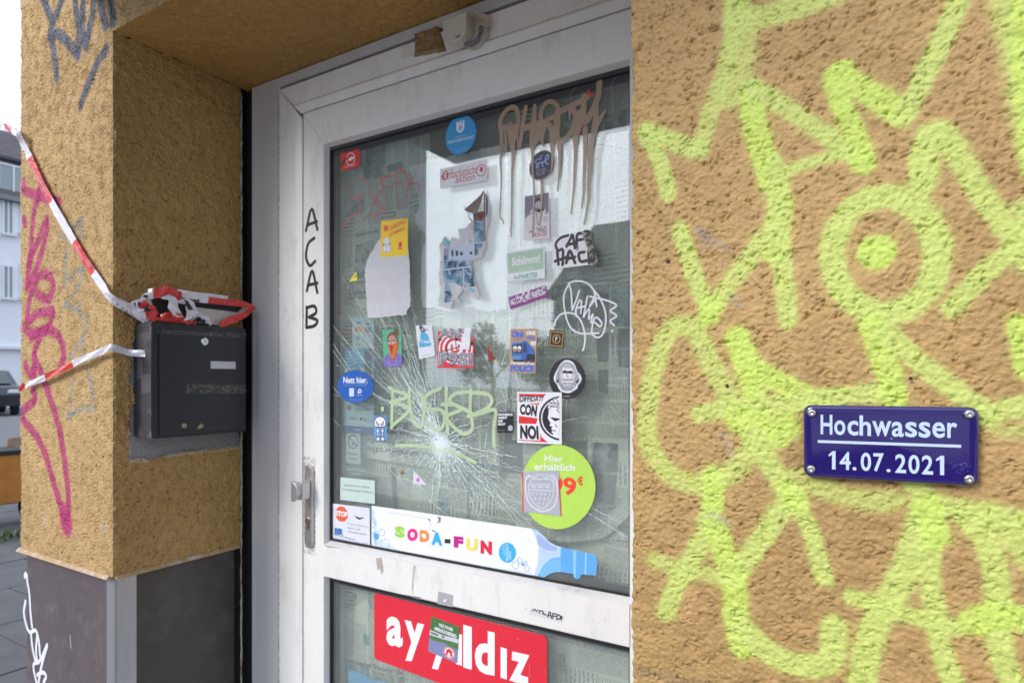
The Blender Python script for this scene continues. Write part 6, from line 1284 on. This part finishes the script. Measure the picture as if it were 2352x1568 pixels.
# ------------------------------------------------------------------ marker and paint on the glass and frame
def paint(name, label, strokes, conv, wpx, m, y, parent=None, base=.0003, mpx=.00115):
    b = B(); k = 0
    for q in strokes:
        wd = wpx
        if isinstance(q, tuple): q, wd = q
        P = [onY(*(conv(*p) if conv else p), y) for p in q]; P = [(p.x, p.z) for p in P]; P = smooth(P, 5) if len(P) > 2 else P
        V, Fc, S = ribbon(P, [w_*mpx for w_ in wd] if isinstance(wd, (list, tuple)) else wd*mpx); k += 1
        V3 = [Vector((v[0], y-base-k*.00003-S[i]*.0002, v[1])) for i, v in enumerate(V)]; b.add(V3, fix4(V3, Fc, Vector((0, -1, 0))))
    o = b.build(name, m, parent or door); o['label'] = label; return o
kf = lambda x, y: (1, 1)
A = [[(703,530),(716,480),(729,527)],[(706,517),(728,509)],[(722,547),(708,560),(703,590),(712,610),(724,600)],[(705,668),(717,622),(729,672)],[(707,655),(729,650)],[(705,705),(704,752)],[(704,707),(722,703),(726,718),(710,728)],[(710,728),(729,736),(722,748),(704,752)]]
paint('marker_tag', 'black capital letters ACAB written down the door stile', A, None, 7.5, ink(24, 24, 34), YD, None, .0002, .0012)
GM = mat('lime_marker', (.47, .60, .38), .35, var=.12, vscale=50)
Bs = [[(470,545),(495,570),(492,700),(490,820)],[(490,560),(600,605),(480,645)],[(480,645),(610,690),(490,810)],[(610,560),(612,650),(640,770),(690,810),(712,700),(690,600),(670,580)],[(822,550),(740,590),(712,640),(740,690),(830,700),(850,760),(830,820),(780,830),(755,790)],[(862,548),(862,700),(873,860)],[(835,660),(900,662)],[(1010,575),(920,590),(885,640),(980,690),(1035,720)],[(1030,560),(1025,700),(1040,820),(980,860),(900,800),(870,740),(960,700)],[(1030,580),(1140,590),(1172,640),(1130,690),(1020,740)],[(1010,740),(1100,720),(1195,700),(1185,820),(1188,945)],[(520,940),(650,940),(820,965),(950,1000),(1060,1055)],[(428,685),(428,698)],[(1190,1040),(1192,1042)]]
paint('green_tag', 'pale green marker letters across the impact', Bs, k7, 7.6, GM, YG, None, .0011)
W2 = mat('white_marker', (.78, .78, .86), .4)
kq = lambda x, y: ((2130+x/4.481)*.588, (1050+y/4.481)*.588)
Vs = [[(410,250),(455,400),(475,720)],[(475,720),(540,560),(600,380)],[(640,560),(630,680),(625,780)],[(610,540),(540,700),(545,830)],[(545,690),(690,655)],[(740,480),(700,700),(670,850),(720,760),(775,700),(765,880),(840,790),(800,940)],[(800,940),(860,930),(960,1010),(990,940),(900,850),(850,900),(820,1050),(830,1150),(930,1200),(1020,1120),(1065,900),(1040,700),(950,500),(860,380),(750,260),(600,215),(450,240),(350,400),(325,560),(370,850),(450,1030),(560,1110),(700,1135),(940,1125)],
      [(160,995),(200,880),(290,790),(420,770),(530,800),(620,900),(680,1060),(700,1200),(690,1330),(660,1425)],[(860,400),(905,660)],[(900,510),(780,660)],[(780,480),(900,510),(1100,560),(1250,640),(1140,735),(1250,820),(1140,910),(1210,990)],[(1170,1075),(1176,1095)],[(895,440),(780,650)]]
paint('white_tag', 'white marker signature with a large loop around it', Vs, kq, 3.2, W2, YG, None, .0009)
# brown dripping paint
BR_ = mat('dripping_brown_paint', (.34, .225, .150), .3, var=.12, vscale=30, coat=.3)
kc = lambda x, y: ((1950+x/2.851)*.588, (350+y/2.851)*.588)
Ds = [([(25,470),(15,350),(70,250),(140,200),(200,230),(215,340),(200,470)], 11), ([(40,430),(130,425),(200,420)], 13), ([(300,200),(275,330),(255,480),(228,650)], [10, 11, 10, 8]), ([(398,185),(395,300),(375,430),(370,600)], [9, 12, 13, 13]), ([(270,440),(350,410),(440,385),(540,390),(590,460),(595,620)], 13), ([(470,360),(470,250),(530,150),(620,150),(670,240),(650,290),(520,345)], 10), ([(650,260),(650,400),(640,520),(680,590)], 15), ([(690,590),(790,500),(845,380),(850,270),(800,210)], 12), ([(690,250),(800,190),(900,140),(990,90)], 12), ([(945,80),(945,300),(970,370),(1030,260),(1100,100),(1120,-80)], 13), ([(1180,240),(1120,350),(1070,440)], [7, 9, 10]),
      ([(1075,120),(1080,300),(1060,480),(1030,600)], [9, 13, 15, 10]), ([(900,250),(880,400),(860,550)], [10, 22, 10]), ([(430,400),(430,520),(400,620)], [20, 20, 8]), ([(790,200),(790,340)], [8, 4]), ([(500,400),(480,560),(490,620)], [16, 8, 5]), ([(130,420),(150,560),(150,680)], [20, 19, 7])]
Dr = [([(25,420),(30,650),(20,800),(28,1000),(20,1200),(15,1420),(40,1450),(55,1500)], [10, 9, 6, 4, 3.5, 3, 2.6, 2.4]), ([(75,480),(75,620),(60,740)], [6, 5, 1.5]), ([(150,620),(160,750),(150,950),(145,1150),(145,1400),(135,1568),(140,1640)], [13, 9, 5, 4.5, 4, 3.6, 3]), ([(372,600),(375,720),(375,900),(385,1000),(392,1150),(385,1400),(380,1568),(376,1640)], [14, 7, 4, 4, 4.4, 4.2, 3.6, 3]), ([(595,600),(600,720),(590,880),(560,950)], [12, 8, 3, 2]), ([(470,1010),(480,1120),(470,1350),(455,1500)], [5, 5.5, 4, 2.5]), ([(670,580),(680,720),(675,900),(665,1040),(652,1130)], [14, 8, 5, 4, 3]), ([(850,520),(855,700),(845,900),(835,1100),(820,1250),(804,1385)], [13, 8, 6.5, 5, 4, 3.2]), ([(960,440),(960,620),(955,800),(945,1000),(945,1150),(922,1315)], [13, 8, 7, 5, 4.5, 3.2]), ([(1040,560),(1015,700),(1015,850),(1000,1050),(1000,1200),(970,1400),(950,1500)], [15, 13, 11, 8, 6, 4.5, 4]), ([(200,440),(215,640)], [8, 3])]
paint('brown_letters', 'brown painted letters with long drips at the top right of the glass', Ds+Dr, kc, 10, BR_, YG, None, .0013, .00100)
RM = mat('red_lipstick_marker', (.52, .13, .13), .5, var=.3, vscale=60)
Rs = [([(190,590),(210,640),(250,690),(305,665),(290,720),(285,790),(300,800)], 3), ([(260,560),(310,555),(345,600),(365,680),(355,740)], [3, 4, 3, 1.5, 1]), ([(450,610),(440,545),(520,530),(560,520)], [4, 7, 3, 2]), ([(395,735),(410,690),(460,620),(540,585),(620,590),(700,585),(715,620),(680,680)], [5, 4, 2, 2, 2, 2.5, 2.5, 2]), ([(570,475),(620,520),(640,590),(635,620),(615,750)], [6, 4, 3, 5, 2]), ([(560,500),(545,600),(570,725),(568,770)], [3, 1.5, 2.5, 1.5]), ([(640,600),(690,510),(715,430),(700,400)], [3, 1.5, 1.2, 1]), ([(170,900),(190,860),(250,810),(300,795)], 3.6), ([(310,855),(350,810),(420,790),(465,760)], [4, 3, 2, 4]), ([(418,845),(440,790),(432,720)], [4, 2, 3]), ([(470,790),(475,700),(460,590)], [3, 1.5, 1.2]), ([(385,740),(420,660),(460,620)], [3, 4, 2])]
paint('red_scrawl', 'faded red scrawl in the upper left of the glass', Rs, k5, 3, RM, YG, None, .0004)
paint('red_fleck', 'two small red flecks above the brown letters', [[(742,95),(744,125)],[(766,118),(768,130)]], k6, 4, RD, YG, None, .0016)
# white marker on the brown plinth panel
Wp = [[(205,690),(196,720),(215,700),(220,760),(235,850),(245,1000),(258,1120)],[(205,912),(192,1000),(210,1100),(240,1160),(285,1145),(310,1220),(322,1350)],[(248,1165),(262,1290),(292,1400),(330,1370),(378,1260)],[(300,1395),(268,1430),(295,1568),(310,1640)],[(378,1265),(335,1420),(310,1560)],[(300,1500),(345,1480),(370,1510),(350,1560)],[(300,1180),(290,1300),(300,1400)]]
paint('white_scrawl', 'white marker scrawl on the brown street side plinth', Wp, k3, 6.5, W2, YF+.0118, house, .0004, .0017)
paint('paint_fleck', 'short white paint streak on the brown plinth', [[(562,1190),(568,1280)]], k3, 4, ink(150,152,170), YF+.0118, house, .0004, .0017)

# ------------------------------------------------------------------ cracks
def crack_mat(name, al, col=(.80, .92, .90)):
    m = bpy.data.materials.new(name); m.use_nodes = True; n = m.node_tree; n.nodes.clear(); o = n.nodes.new('ShaderNodeOutputMaterial'); mx = n.nodes.new('ShaderNodeMixShader'); t = n.nodes.new('ShaderNodeBsdfTransparent'); p = n.nodes.new('ShaderNodeBsdfPrincipled')
    p.inputs['Base Color'].default_value = (*col, 1); p.inputs['Roughness'].default_value = .25; p.inputs['Specular IOR Level'].default_value = .9
    tn = n.nodes.new('ShaderNodeTexNoise'); tn.inputs['Scale'].default_value = 140; g = n.nodes.new('ShaderNodeNewGeometry'); n.links.new(g.outputs['Position'], tn.inputs['Vector'])
    r = n.nodes.new('ShaderNodeMath'); r.operation = 'MULTIPLY_ADD'; r.use_clamp = True; r.inputs[1].default_value = 2.2; r.inputs[2].default_value = al-1.1; n.links.new(tn.outputs[0], r.inputs[0])
    n.links.new(r.outputs[0], mx.inputs[0]); n.links.new(t.outputs[0], mx.inputs[1]); n.links.new(p.outputs[0], mx.inputs[2]); n.links.new(mx.outputs[0], o.inputs[0]); return m
MC1, MC2, MC3 = crack_mat('crack_bright', .80), crack_mat('crack_faint', .46), crack_mat('crack_green', .6, (.20, .36, .33))
ic = onY(1012, 1012, YG); r = random.Random(31); KX = 1.25
rad = []
def crack(pts, w0, w1, m, k, jit=.0019):
    P = []
    for i in range(len(pts)-1):
        a, c = np.array(pts[i]), np.array(pts[i+1]); L = np.hypot(*(c-a)); n_ = max(2, int(L/.012))
        for j in range(n_):
            p = a+(c-a)*j/n_; 
            if j: p = p+np.array([r.gauss(0, jit), r.gauss(0, jit)])
            P.append(p)
    P.append(np.array(pts[-1])); V, Fc, S = ribbon(P, [.95*(w0+(w1-w0)*i/(len(P)-1)) for i in range(len(P))], False); V3 = [Vector((v[0], YG-.00010-k*.0000002, v[1])) for v in V]
    m.add(V3, fix4(V3, Fc, Vector((0, -1, 0))))
b1, b2, b3 = B(), B(), B(); k = 0
smear([(430,882),(566,884),(566,903),(425,903)], crack_mat('tape_glue', .36, (.16, .135, .11))); smear([(362,757),(566,766),(566,776),(362,766)], crack_mat('tape_glue_top', .30, (.15, .14, .125)))
zlo, zhi = zr1+.012, zgt-.012; xlo, xhi = xgl+.012, xr0
def clipend(a, L):
    dx, dz = math.cos(a), math.sin(a); 
    if dx < 0: L = min(L, (xlo-ic.x)/dx)
    if dx > 0: L = min(L, (xhi-ic.x)/dx)
    if dz < 0: L = min(L, (zlo-ic.z)/dz)
    if dz > 0: L = min(L, (zhi-ic.z)/dz)
    return L
for i in range(150):
    u = r.random()
    a = r.gauss(R(132), R(16)) if u < .38 else (r.gauss(R(-35), R(14)) if u < .60 else (r.gauss(R(165), R(15)) if u < .7 else r.uniform(0, 2*math.pi)))
    L = clipend(a, (abs(r.gauss(.12, .16))+.05)*(1 if u < .6 else .6)); s0 = r.uniform(.004, .03); bend = r.gauss(0, .05)
    pts = [(ic.x+s0*math.cos(a), ic.z+s0*math.sin(a)), (ic.x+L*.5*math.cos(a+bend*.6), ic.z+L*.5*math.sin(a+bend*.6)), (ic.x+L*math.cos(a+bend), ic.z+L*math.sin(a+bend))]
    t = r.random(); crack(pts, r.uniform(.0009, .0020), r.uniform(.0003, .0008), b1 if t < .5 else (b2 if t < .8 else b3), k); k += 1
for i in range(330):
    a = r.uniform(0, 2*math.pi) if r.random() < .45 else r.gauss(R(-70), R(45)); s0 = abs(r.gauss(.03, .022))+.006; L = r.uniform(.008, .05); bnd = r.gauss(0, .12); cz_ = ic.z-.008
    P = [(ic.x+s0*math.cos(a), cz_+s0*math.sin(a)), (ic.x+(s0+L*.5)*math.cos(a+bnd*.5), cz_+(s0+L*.5)*math.sin(a+bnd*.5)), (ic.x+(s0+L)*math.cos(a+bnd), cz_+(s0+L)*math.sin(a+bnd))]
    crack(P, r.uniform(.0004, .0011), .0003, b1 if r.random() < .45 else b2, k, .0009); k += 1
# long ones read off the photograph
for q, w_ in (([(30,100),(160,250),(380,520),(600,740)],1.5),([(310,0),(440,200),(560,360),(700,520)],1.3),([(50,380),(340,820)],1.8),([(45,480),(300,840)],1.7),([(400,440),(540,700),(660,820)],1.5),([(470,0),(640,300)],1),([(800,50),(870,210)],1.8),([(990,40),(1110,300),(1240,620)],1.4),([(1100,740),(1220,948)],1.9),([(1300,0),(1330,80)],1.2),([(560,350),(780,640)],1.4),([(200,400),(420,700)],.9),([(1100,540),(1220,440),(1330,430)],.7)):
    kk = lambda x, y: ((1280+x/3.7935)*.588, (1230+y/3.7935)*.588); P = [onY(*kk(*p), YG) for p in q]; crack([(p.x, p.z) for p in P], .0009*w_, .0006*w_, b1, k, .0006); k += 1
for q, w_ in (([(75,515),(135,600)],1.6),([(75,590),(370,680)],.8),([(75,740),(135,810)],1.2),([(365,590),(600,700)],1.6),([(430,940),(490,1120),(560,1200)],1),([(735,1310),(880,1420)],1.2),([(1050,180),(1180,300)],1),([(1050,1060),(1220,1180)],1.6),([(1100,720),(1090,1000),(1080,1300)],.8)):
    P = [onY(*k7(*p), YG) for p in q]; crack([(p.x, p.z) for p in P], .0008*w_, .0006*w_, b1, k, .0008); k += 1
for q, w_ in (([(0,1200),(170,1280),(330,1480)],1.5),([(100,1050),(330,1120)],1.2),([(120,985),(300,1020)],1),([(810,1365),(975,1450)],1.6),([(780,1400),(1040,1560)],1.6),([(600,780),(780,740)],.8),([(240,240),(180,420),(250,680)],1),([(0,170),(150,480),(245,690)],1),([(70,1000),(95,1200),(40,1420)],1.1)):
    P = [onY(*k8(*p), YG) for p in q]; crack([(p.x, p.z) for p in P], .0008*w_, .0006*w_, b1, k, .0008); k += 1
for q in ([(670,1230),(900,1450)],[(180,1050),(20,1350),(0,1400)],[(300,1100),(310,1000)],[(260,1420),(275,1320)],[(200,770),(370,640)],[(780,435),(1000,465)],[(640,30),(690,-10)],[(520,270),(690,15)],[(860,100),(920,0)]):
    P = [onY(*k6(*p), YG) for p in q]; crack([(p.x, p.z) for p in P], .0007, .0005, b2 if r.random() < .5 else b3, k, .0005); k += 1
for lvl in (.012, .018, .025, .033, .041, .05, .06, .072, .085, .10, .12, .145):
    n_ = int(26*lvl/.03)+10
    for j in range(n_):
        if r.random() < (.25 if lvl < .07 else .6): continue
        a = r.uniform(0, 2*math.pi)
        if lvl > .06 and not (math.sin(a) < .1 or math.cos(a) < -.5): continue
        rr_ = lvl*r.uniform(.88, 1.12); da = r.uniform(.12, .32); pts = [(ic.x+rr_*(1+r.gauss(0, .03))*math.cos(a+da*t), ic.z+rr_*(1+r.gauss(0, .03))*math.sin(a+da*t)) for t in (0, .5, 1)]
        crack(pts, r.uniform(.0003, .0009), r.uniform(.0003, .0008), b1 if r.random() < .4 else b2, k, .0004); k += 1
for j in range(120):                                       # short cross fractures away from the centre
    a = r.choice((r.gauss(R(135), R(18)), r.gauss(R(-60), R(40)), r.uniform(0, 6.28))); d = r.uniform(.05, .26); 
    if clipend(a, d+.03) < d+.03: continue
    x, z = ic.x+d*math.cos(a), ic.z+d*math.sin(a); t = a+math.pi/2+r.gauss(0, .5); l = r.uniform(.008, .03); crack([(x, z), (x+l*math.cos(t), z+l*math.sin(t))], .0005, .0003, b3 if r.random() < .5 else b2, k, .0006); k += 1
for b_, m_, nm in ((b1, MC1, 'bright white cracks radiating from the impact'), (b2, MC2, 'faint hairline cracks'), (b3, MC3, 'dark green edged cracks')):
    o = b_.build('cracks', m_, pane_up); o['kind'] = 'stuff'
# crushed glass
b = B(); mg_ = mat('crushed_glass', (.86, .95, .95), .12, spec=1)
for j in range(9000):
    q = abs(r.gauss(0, 1)); rr_ = (.015 if r.random() < .5 else .044)*q; a = r.uniform(0, 6.283)
    if rr_ > .12: continue
    if rr_ > .03 and math.sin(a) > .3 and r.random() < .7: continue
    x, z = ic.x+rr_*math.cos(a), ic.z-.010+rr_*math.sin(a)*1.05; s_ = r.uniform(.0004, .0014)*(1 if rr_ < .03 else .7); t = r.uniform(0, 6.28); dy = [r.uniform(-.0008, .0002) for _ in range(3)]
    b.add([(x+s_*math.cos(t+k_), YG-.0010+dy[i], z+s_*math.sin(t+k_)) for i, k_ in enumerate((0, 1.7, 4.1))], [(0, 1, 2)])
o = b.build('crushed_glass', mg_, pane_up); o['kind'] = 'stuff'
# crumbs of glass on the ledge of the middle rail
b = B()
for j in range(500):
    x = r.uniform(xl1+.03, xr0-.01) if r.random() < .3 else xr0-abs(r.gauss(0, .12)); x = max(x, xl1+.02); s_ = r.uniform(.0006, .0020); z0 = zr1+.0055; y0_ = r.uniform(YG-.008, YG-.003); b.box((x, y0_, z0), (x+s_, y0_+s_, z0+s_*.8+.004*0))
o = b.build('glass_crumbs', mg_, door); o['kind'] = 'stuff'

# ------------------------------------------------------------------ red and white barrier tape
TR_ = mat('tape_red', (.62, .035, .03), .32, var=.1, vscale=60, coat=.3); TW_ = mat('tape_white', (.72, .69, .74), .32, var=.06, vscale=60, coat=.3); TK_ = mat('tape_print', (.02, .02, .025), .4)
def tape(b, pts, wd, widir, segs, rnd=0, seed=1, fold=.0):
    """pts: centre line; widir: list of width vectors; segs: list of (t_end, material)"""
    r_ = random.Random(seed); n_ = 14*(len(pts)-1); P = smooth([tuple(p) for p in pts], 14); D = smooth([tuple(d) for d in widir], 14); V = []; Fc = []; Mi = []
    ln = [0]
    for i in range(1, len(P)): ln.append(ln[-1]+float(np.linalg.norm(P[i]-P[i-1])))
    T = ln[-1]
    for i, (p, d) in enumerate(zip(P, D)):
        p, d = Vector(p), Vector(d).normalized(); t = (Vector(P[min(i+1, len(P)-1)])-Vector(P[max(i-1, 0)])).normalized(); nrm = t.cross(d).normalized()
        for j, u in enumerate((-.5, -.2, .12, .5)): V.append(p+d*wd*u+nrm*fold*(1 if j in (1, 3) else -1)*math.sin(i*.31+j*1.7)+nrm*r_.uniform(-rnd, rnd))
    for i in range(len(P)-1):
        f = ln[i]/T; m = next(mm for te, mm in segs if f <= te+1e-6)
        for j in range(3): Fc.append((i*4+j, i*4+j+1, i*4+4+j+1, i*4+4+j)); Mi.append(m)
    nv = len(b.v); b.v += [tuple(v) for v in V]; b.f += [[q+nv for q in f] for f in Fc]; b.m += Mi
def yv(x, y, d): return onY(x, y, d)
mats3 = [TR_, TW_, TK_]
t1 = B(); U1 = Vector((.85, 0, .5))
tape(t1, [yv(40,305,.772), yv(58,342,.788), yv(100,430,.789), yv(165,548,.790), yv(225,642,.790), yv(254,683,.790), Vector((-1.598, .84, H+.168)), Vector((-1.585, .868, H+.146))], .026, [Vector((.6, 0, .2)), Vector((.8, 0, .4))]+[U1]*4+[Vector((.5, .5, .5)), Vector((.3, .6, .5))], [(.10, 1), (.335, 0), (.56, 1), (.735, 0), (1, 1)], .0006, 3, .0012)
far = Vector((-3.4, .1, H+1.55))
tape(t1, [yv(40,305,.772), yv(22,297,.84), yv(4,288,.92)], .022, [Vector((.1, 0, 1))]*3, [(.3, 1), (.8, 0), (1, 1)], .0005, 5, .001)
p_end = yv(4,288,.92); d_ = Vector((-.95, .25, .12))
tape(t1, [p_end, p_end+d_*.5, p_end+d_*1.4], .022, [Vector((.1, 0, 1))]*3, [(.2, 1), (.5, 0), (.8, 1), (1, 0)], .0005, 6, .001)
for (x, y, a_) in ((276,700,.5),(287,709,.5),(296,716,.4),(60,350,.2),(63,356,.2)):
    p = yv(x, y, .79) if x > 100 else yv(x, y, .768); t1.add([p+Vector((-.004, -.006, .0)), p+Vector((.004, -.006, -.004)), p+Vector((.006, -.006, .0)), p+Vector((-.001, -.006, .004))], [(0, 1, 2, 3)], 2)
tag(t1.build('barrier_tape', mats3), 'long red and white tape strand slanting down across the pillar to the letter box', 'barrier tape', 'barrier tape pieces')
t2 = B()
tape(t2, [yv(44,892,.78), yv(60,884,.785), yv(100,868,.786), yv(150,843,.784), yv(195,822,.783), yv(235,806,.784), yv(256,798,.786), Vector((-1.606, .83, H+.066)), Vector((-1.575, .853, H+.064))], .0165, [Vector((0, 0, 1)), Vector((.2, 0, 1)), Vector((.1, 0, 1)), Vector((-.2, .1, .8)), Vector((0, 0, 1)), Vector((0, 0, 1)), Vector((.1, 0, 1)), Vector((0, 0, 1)), Vector((0, 0, 1))], [(.04, 0), (.24, 1), (.52, 0), (1, 1)], .0004, 8, .002)
tag(t2.build('barrier_tape', mats3), 'short red and white tape strand running level round the pillar below the slanting one', 'barrier tape', 'barrier tape pieces')
# folded brochure jammed in the slot and the wad of tape round it
kb = lambda x, y: ((480+x/4.3556)*.588, (1100+y/4.3556)*.588)
def mx(x, y, xx): return onX(*kb(x, y), xx)
xa, xb = XM-.012, XM-.050
M_dk = mat('slot_shade_black', (.006, .006, .007), .6); M_inn = mat('pale_brochure_inside', (.52, .47, .44), .5, var=.05, vscale=30); M_brn = mat('brown_brochure_edge', (.22, .12, .10), .5)
br = B()
q = [mx(420,300,xa), mx(440,195,xa), mx(820,270,xa), mx(1320,330,xa), mx(2180,420,xa), mx(2150,500,xa), mx(1960,690,xa), mx(1600,735,xa), mx(560,620,xa)]
br.prism([p+Vector((-.004, 0, 0)) for p in q], (-.030, 0, 0), 1, 0)
fr = [mx(470,262,xa), mx(1240,330,xa), mx(2060,430,xa), mx(1960,520,xa), mx(1240,430,xa), mx(1240,640,xa), mx(600,610,xa)]
o = br.build('brochure', [M_brn, M_inn]); tag(o, 'folded pale and brown brochure sticking out of the letter box top', 'brochure')
b = B(); P = [p+Vector((.0004-.004+.001, 0, 0)) for p in fr]; b.add(P, fix(P, tessellate_polygon([P]), Vector((1, 0, 0)), 1)); b.build('opening_shade', M_dk, o)  # flat black face painted for the shade inside the opening
b = B(); P = [mx(*p, xa)+Vector((.001-.004+.0014, 0, 0)) for p in ((440,195),(470,262),(820,305),(1240,350),(2060,440),(2120,415),(1320,322),(800,255))]; b.add(P, fix(P, tessellate_polygon([P]), Vector((1, 0, 0)), 1)); b.build('spine', M_brn, o)
wad = B(); ZU = Vector((0, 0, 1))
def wt(pts, wd, wdirs, segs, sd, fo=.0022, x0=XM): tape(wad, [mx(x, y, x0+dx) for x, y, dx in pts], wd*1.3, wdirs, segs, .0008, sd, fo)
wt([(430,215,-.012),(600,190,-.004),(760,170,-.002),(900,220,0),(1010,275,.002)], .020, [ZU]*5, [(.12, 1), (1, 0)], 1, .003)
wt([(930,190,-.02),(1200,235,-.010),(1500,265,-.006),(1780,300,-.006)], .0145, [ZU, ZU, Vector((0, .1, 1)), Vector((0, .3, 1))], [(1, 1)], 2, .0018)
wt([(1300,300,-.004),(1700,340,-.002),(2000,370,0),(2200,440,.004),(2210,490,.004)], .0125, [ZU, ZU, ZU, Vector((0, .7, .7)), Vector((0, 1, .1))], [(.12, 1), (1, 0)], 3, .0016)
wt([(2215,450,.004),(2080,560,.004),(1850,650,.002),(1640,735,-.002)], .018, [Vector((0, .5, 1)), Vector((0, .3, 1)), Vector((0, .2, 1)), Vector((0, .2, 1))], [(1, 0)], 4, .002)
wt([(720,240,.0),(850,330,.006),(870,470,.010),(960,600,.006)], .020, [Vector((0, 1, .5)), Vector((0, 1, 0)), Vector((0, 1, 0)), Vector((0, 1, .1))], [(1, 1)], 5, .003)
wt([(1020,300,.004),(1130,400,.010),(1190,520,.010),(1120,640,.004)], .024, [Vector((0, 1, .4)), Vector((0, 1, .1)), Vector((0, 1, .0)), Vector((0, 1, .4))], [(1, 1)], 6, .003)
wt([(420,230,-.006),(300,300,-.010),(210,390,-.008),(240,500,.0),(400,560,.006),(560,600,.006)], .017, [Vector((0, .3, 1)), Vector((0, .5, 1)), Vector((0, 1, .3)), Vector((0, .8, .6)), ZU, ZU], [(.75, 1), (1, 0)], 7, .003)
wt([(300,380,-.006),(370,430,.0),(460,480,.004),(560,590,.006)], .020, [Vector((0, .7, .7))]*4, [(1, 0)], 8, .004)
wt([(180,580,-.02),(150,480,-.018),(170,380,-.014),(300,300,-.01)], .012, [Vector((0, 1, 0))]*4, [(1, 1)], 9, .001)
wt([(640,620,.002),(800,560,.004),(940,600,.006),(1120,690,.004)], .013, [ZU]*4, [(1, 0)], 10, .004)
wt([(1180,640,.002),(1300,560,.006),(1420,640,.006),(1500,720,.004)], .010, [Vector((0, .6, 1))]*4, [(1, 1)], 11, .004)
wt([(1200,690,.002),(1300,640,.004),(1400,700,.004)], .010, [ZU]*3, [(1, 2)], 12, .003)
wt([(500,620,.002),(850,660,.002),(1250,700,.002)], .006, [ZU]*3, [(1, 0)], 13, .002)
for q in ([(1040,300),(1110,330),(1200,480),(1110,480),(1090,420),(1010,400),(1000,380),(1070,380)], [(250,345),(300,350),(310,400),(260,415)], [(400,410),(470,470),(430,520),(350,500)], [(190,350),(215,345),(220,430),(195,420)], [(330,240),(380,220),(430,240),(410,290)]):
    P = [mx(*p, XM+.0165) for p in q]; wad.add(P, fix(P, tessellate_polygon([P]), Vector((1, 0, 0)), 1), 2)
tag(wad.build('barrier_tape', mats3), 'crumpled wad of red and white tape wrapped round the brochure on the letter box', 'barrier tape', 'barrier tape pieces')

# grime on the middle rail
MG = mat('brown_grime', (.42, .37, .33), .8, var=.3, vscale=200)
for i, (q, m_) in enumerate((([(415,430),(455,425),(470,520),(455,550),(440,500),(425,520)], MG), ([(690,480),(706,490),(692,560),(684,700),(676,640)], mat('grey_scratch', (.45, .44, .43), .8)), ([(35,330),(60,340),(150,355),(60,352)], MG), ([(615,695),(745,735),(740,715)], mat('dark_scuff', (.25, .23, .22), .8)))):
    P = [onY(*k9(*p), YD) for p in q]; P = [Vector((p.x, YD-.0011-i*.0001, p.z)) for p in P]; b = B(); b.add(P, fix(P, tessellate_polygon([P]), Vector((0, -1, 0)), 1)); b.build('stain', m_, door)

# fly specks and dirt dots on the frame
kz_ = lambda x, y: ((390+x/1.7444)*.588, (1015+y/1.7444)*.588)
b = B(); r = random.Random(44); MS = mat('fly_speck', (.08, .05, .035), .8)
pts_ = [(kz_(x, y), YD+.0075, s_) for x, y, s_ in ((1323,908,1.4),(1297,1135,1.1),(1330,1170,.6))]+[(kz_(x, y), YD+.0115, s_) for x, y, s_ in ((1050,765,1.5),(1090,1208,1.3),(1050,1130,1.6),(1080,1515,1),(1060,620,.5))]+[(kz_(x, y), YD-.0003, s_) for x, y, s_ in ((1475,1020,1),(1450,700,.5),(1500,1300,.6))]
pts_ += [((r.uniform(646, 676), r.uniform(250, 1500)), YD+.0075, r.uniform(.2, .6)) for _ in range(36)]+[((r.uniform(699, 740), r.uniform(350, 1500)), YD-.0003, r.uniform(.2, .5)) for _ in range(30)]+[((r.uniform(760, 1440), 0), 0, r.uniform(.2, .7)) for _ in range(60)]
for (X, Y), y, s_ in pts_:
    if y == 0:
        u = (X-760)/680; Y = (250-u*185+r.uniform(-20, 20)) if r.random() < .5 else 1290+u*150+r.uniform(-28, 28); y = YD-.0012
    p = onY(X, Y, y); rr_ = .0012*s_; b.add([p+Vector((rr_*math.cos(t)*r.uniform(.6, 1.3), -.0002, rr_*1.3*math.sin(t)*r.uniform(.6, 1.3))) for t in (0, 1.2, 2.4, 3.6, 4.9)], [(0, 1, 2, 3, 4)])
b.build('fly_specks', MS, door)['kind'] = 'stuff'

# grime gathered in the joints of the frame
GJ = crack_mat('joint_grime', .42, (.20, .15, .10)); GJ2 = crack_mat('soft_grime', .16, (.34, .30, .26))
b = B()
def gq(x0, z0, x1, z1, y): b.add([(x0, y, z0), (x1, y, z0), (x1, y, z1), (x0, y, z1)], [(0, 1, 2, 3)])
gq(xf0+.0004, .1, xf0+.0032, zf1-.01, YD+.0076); gq(xa1-.0030, .1, xa1-.0004, zf1-.01, YD+.0116)
gq(xl0+.0003, .1, xl0+.0018, zlt-.01, YD-.0003)
b.build('joint_grime', GJ, door)
b = B(); gq(X_(699, YD)-.004, hb-.02, X_(699, YD)+.044, ht+.02, YD-.00025)
b.build('soft_grime', GJ2, door)
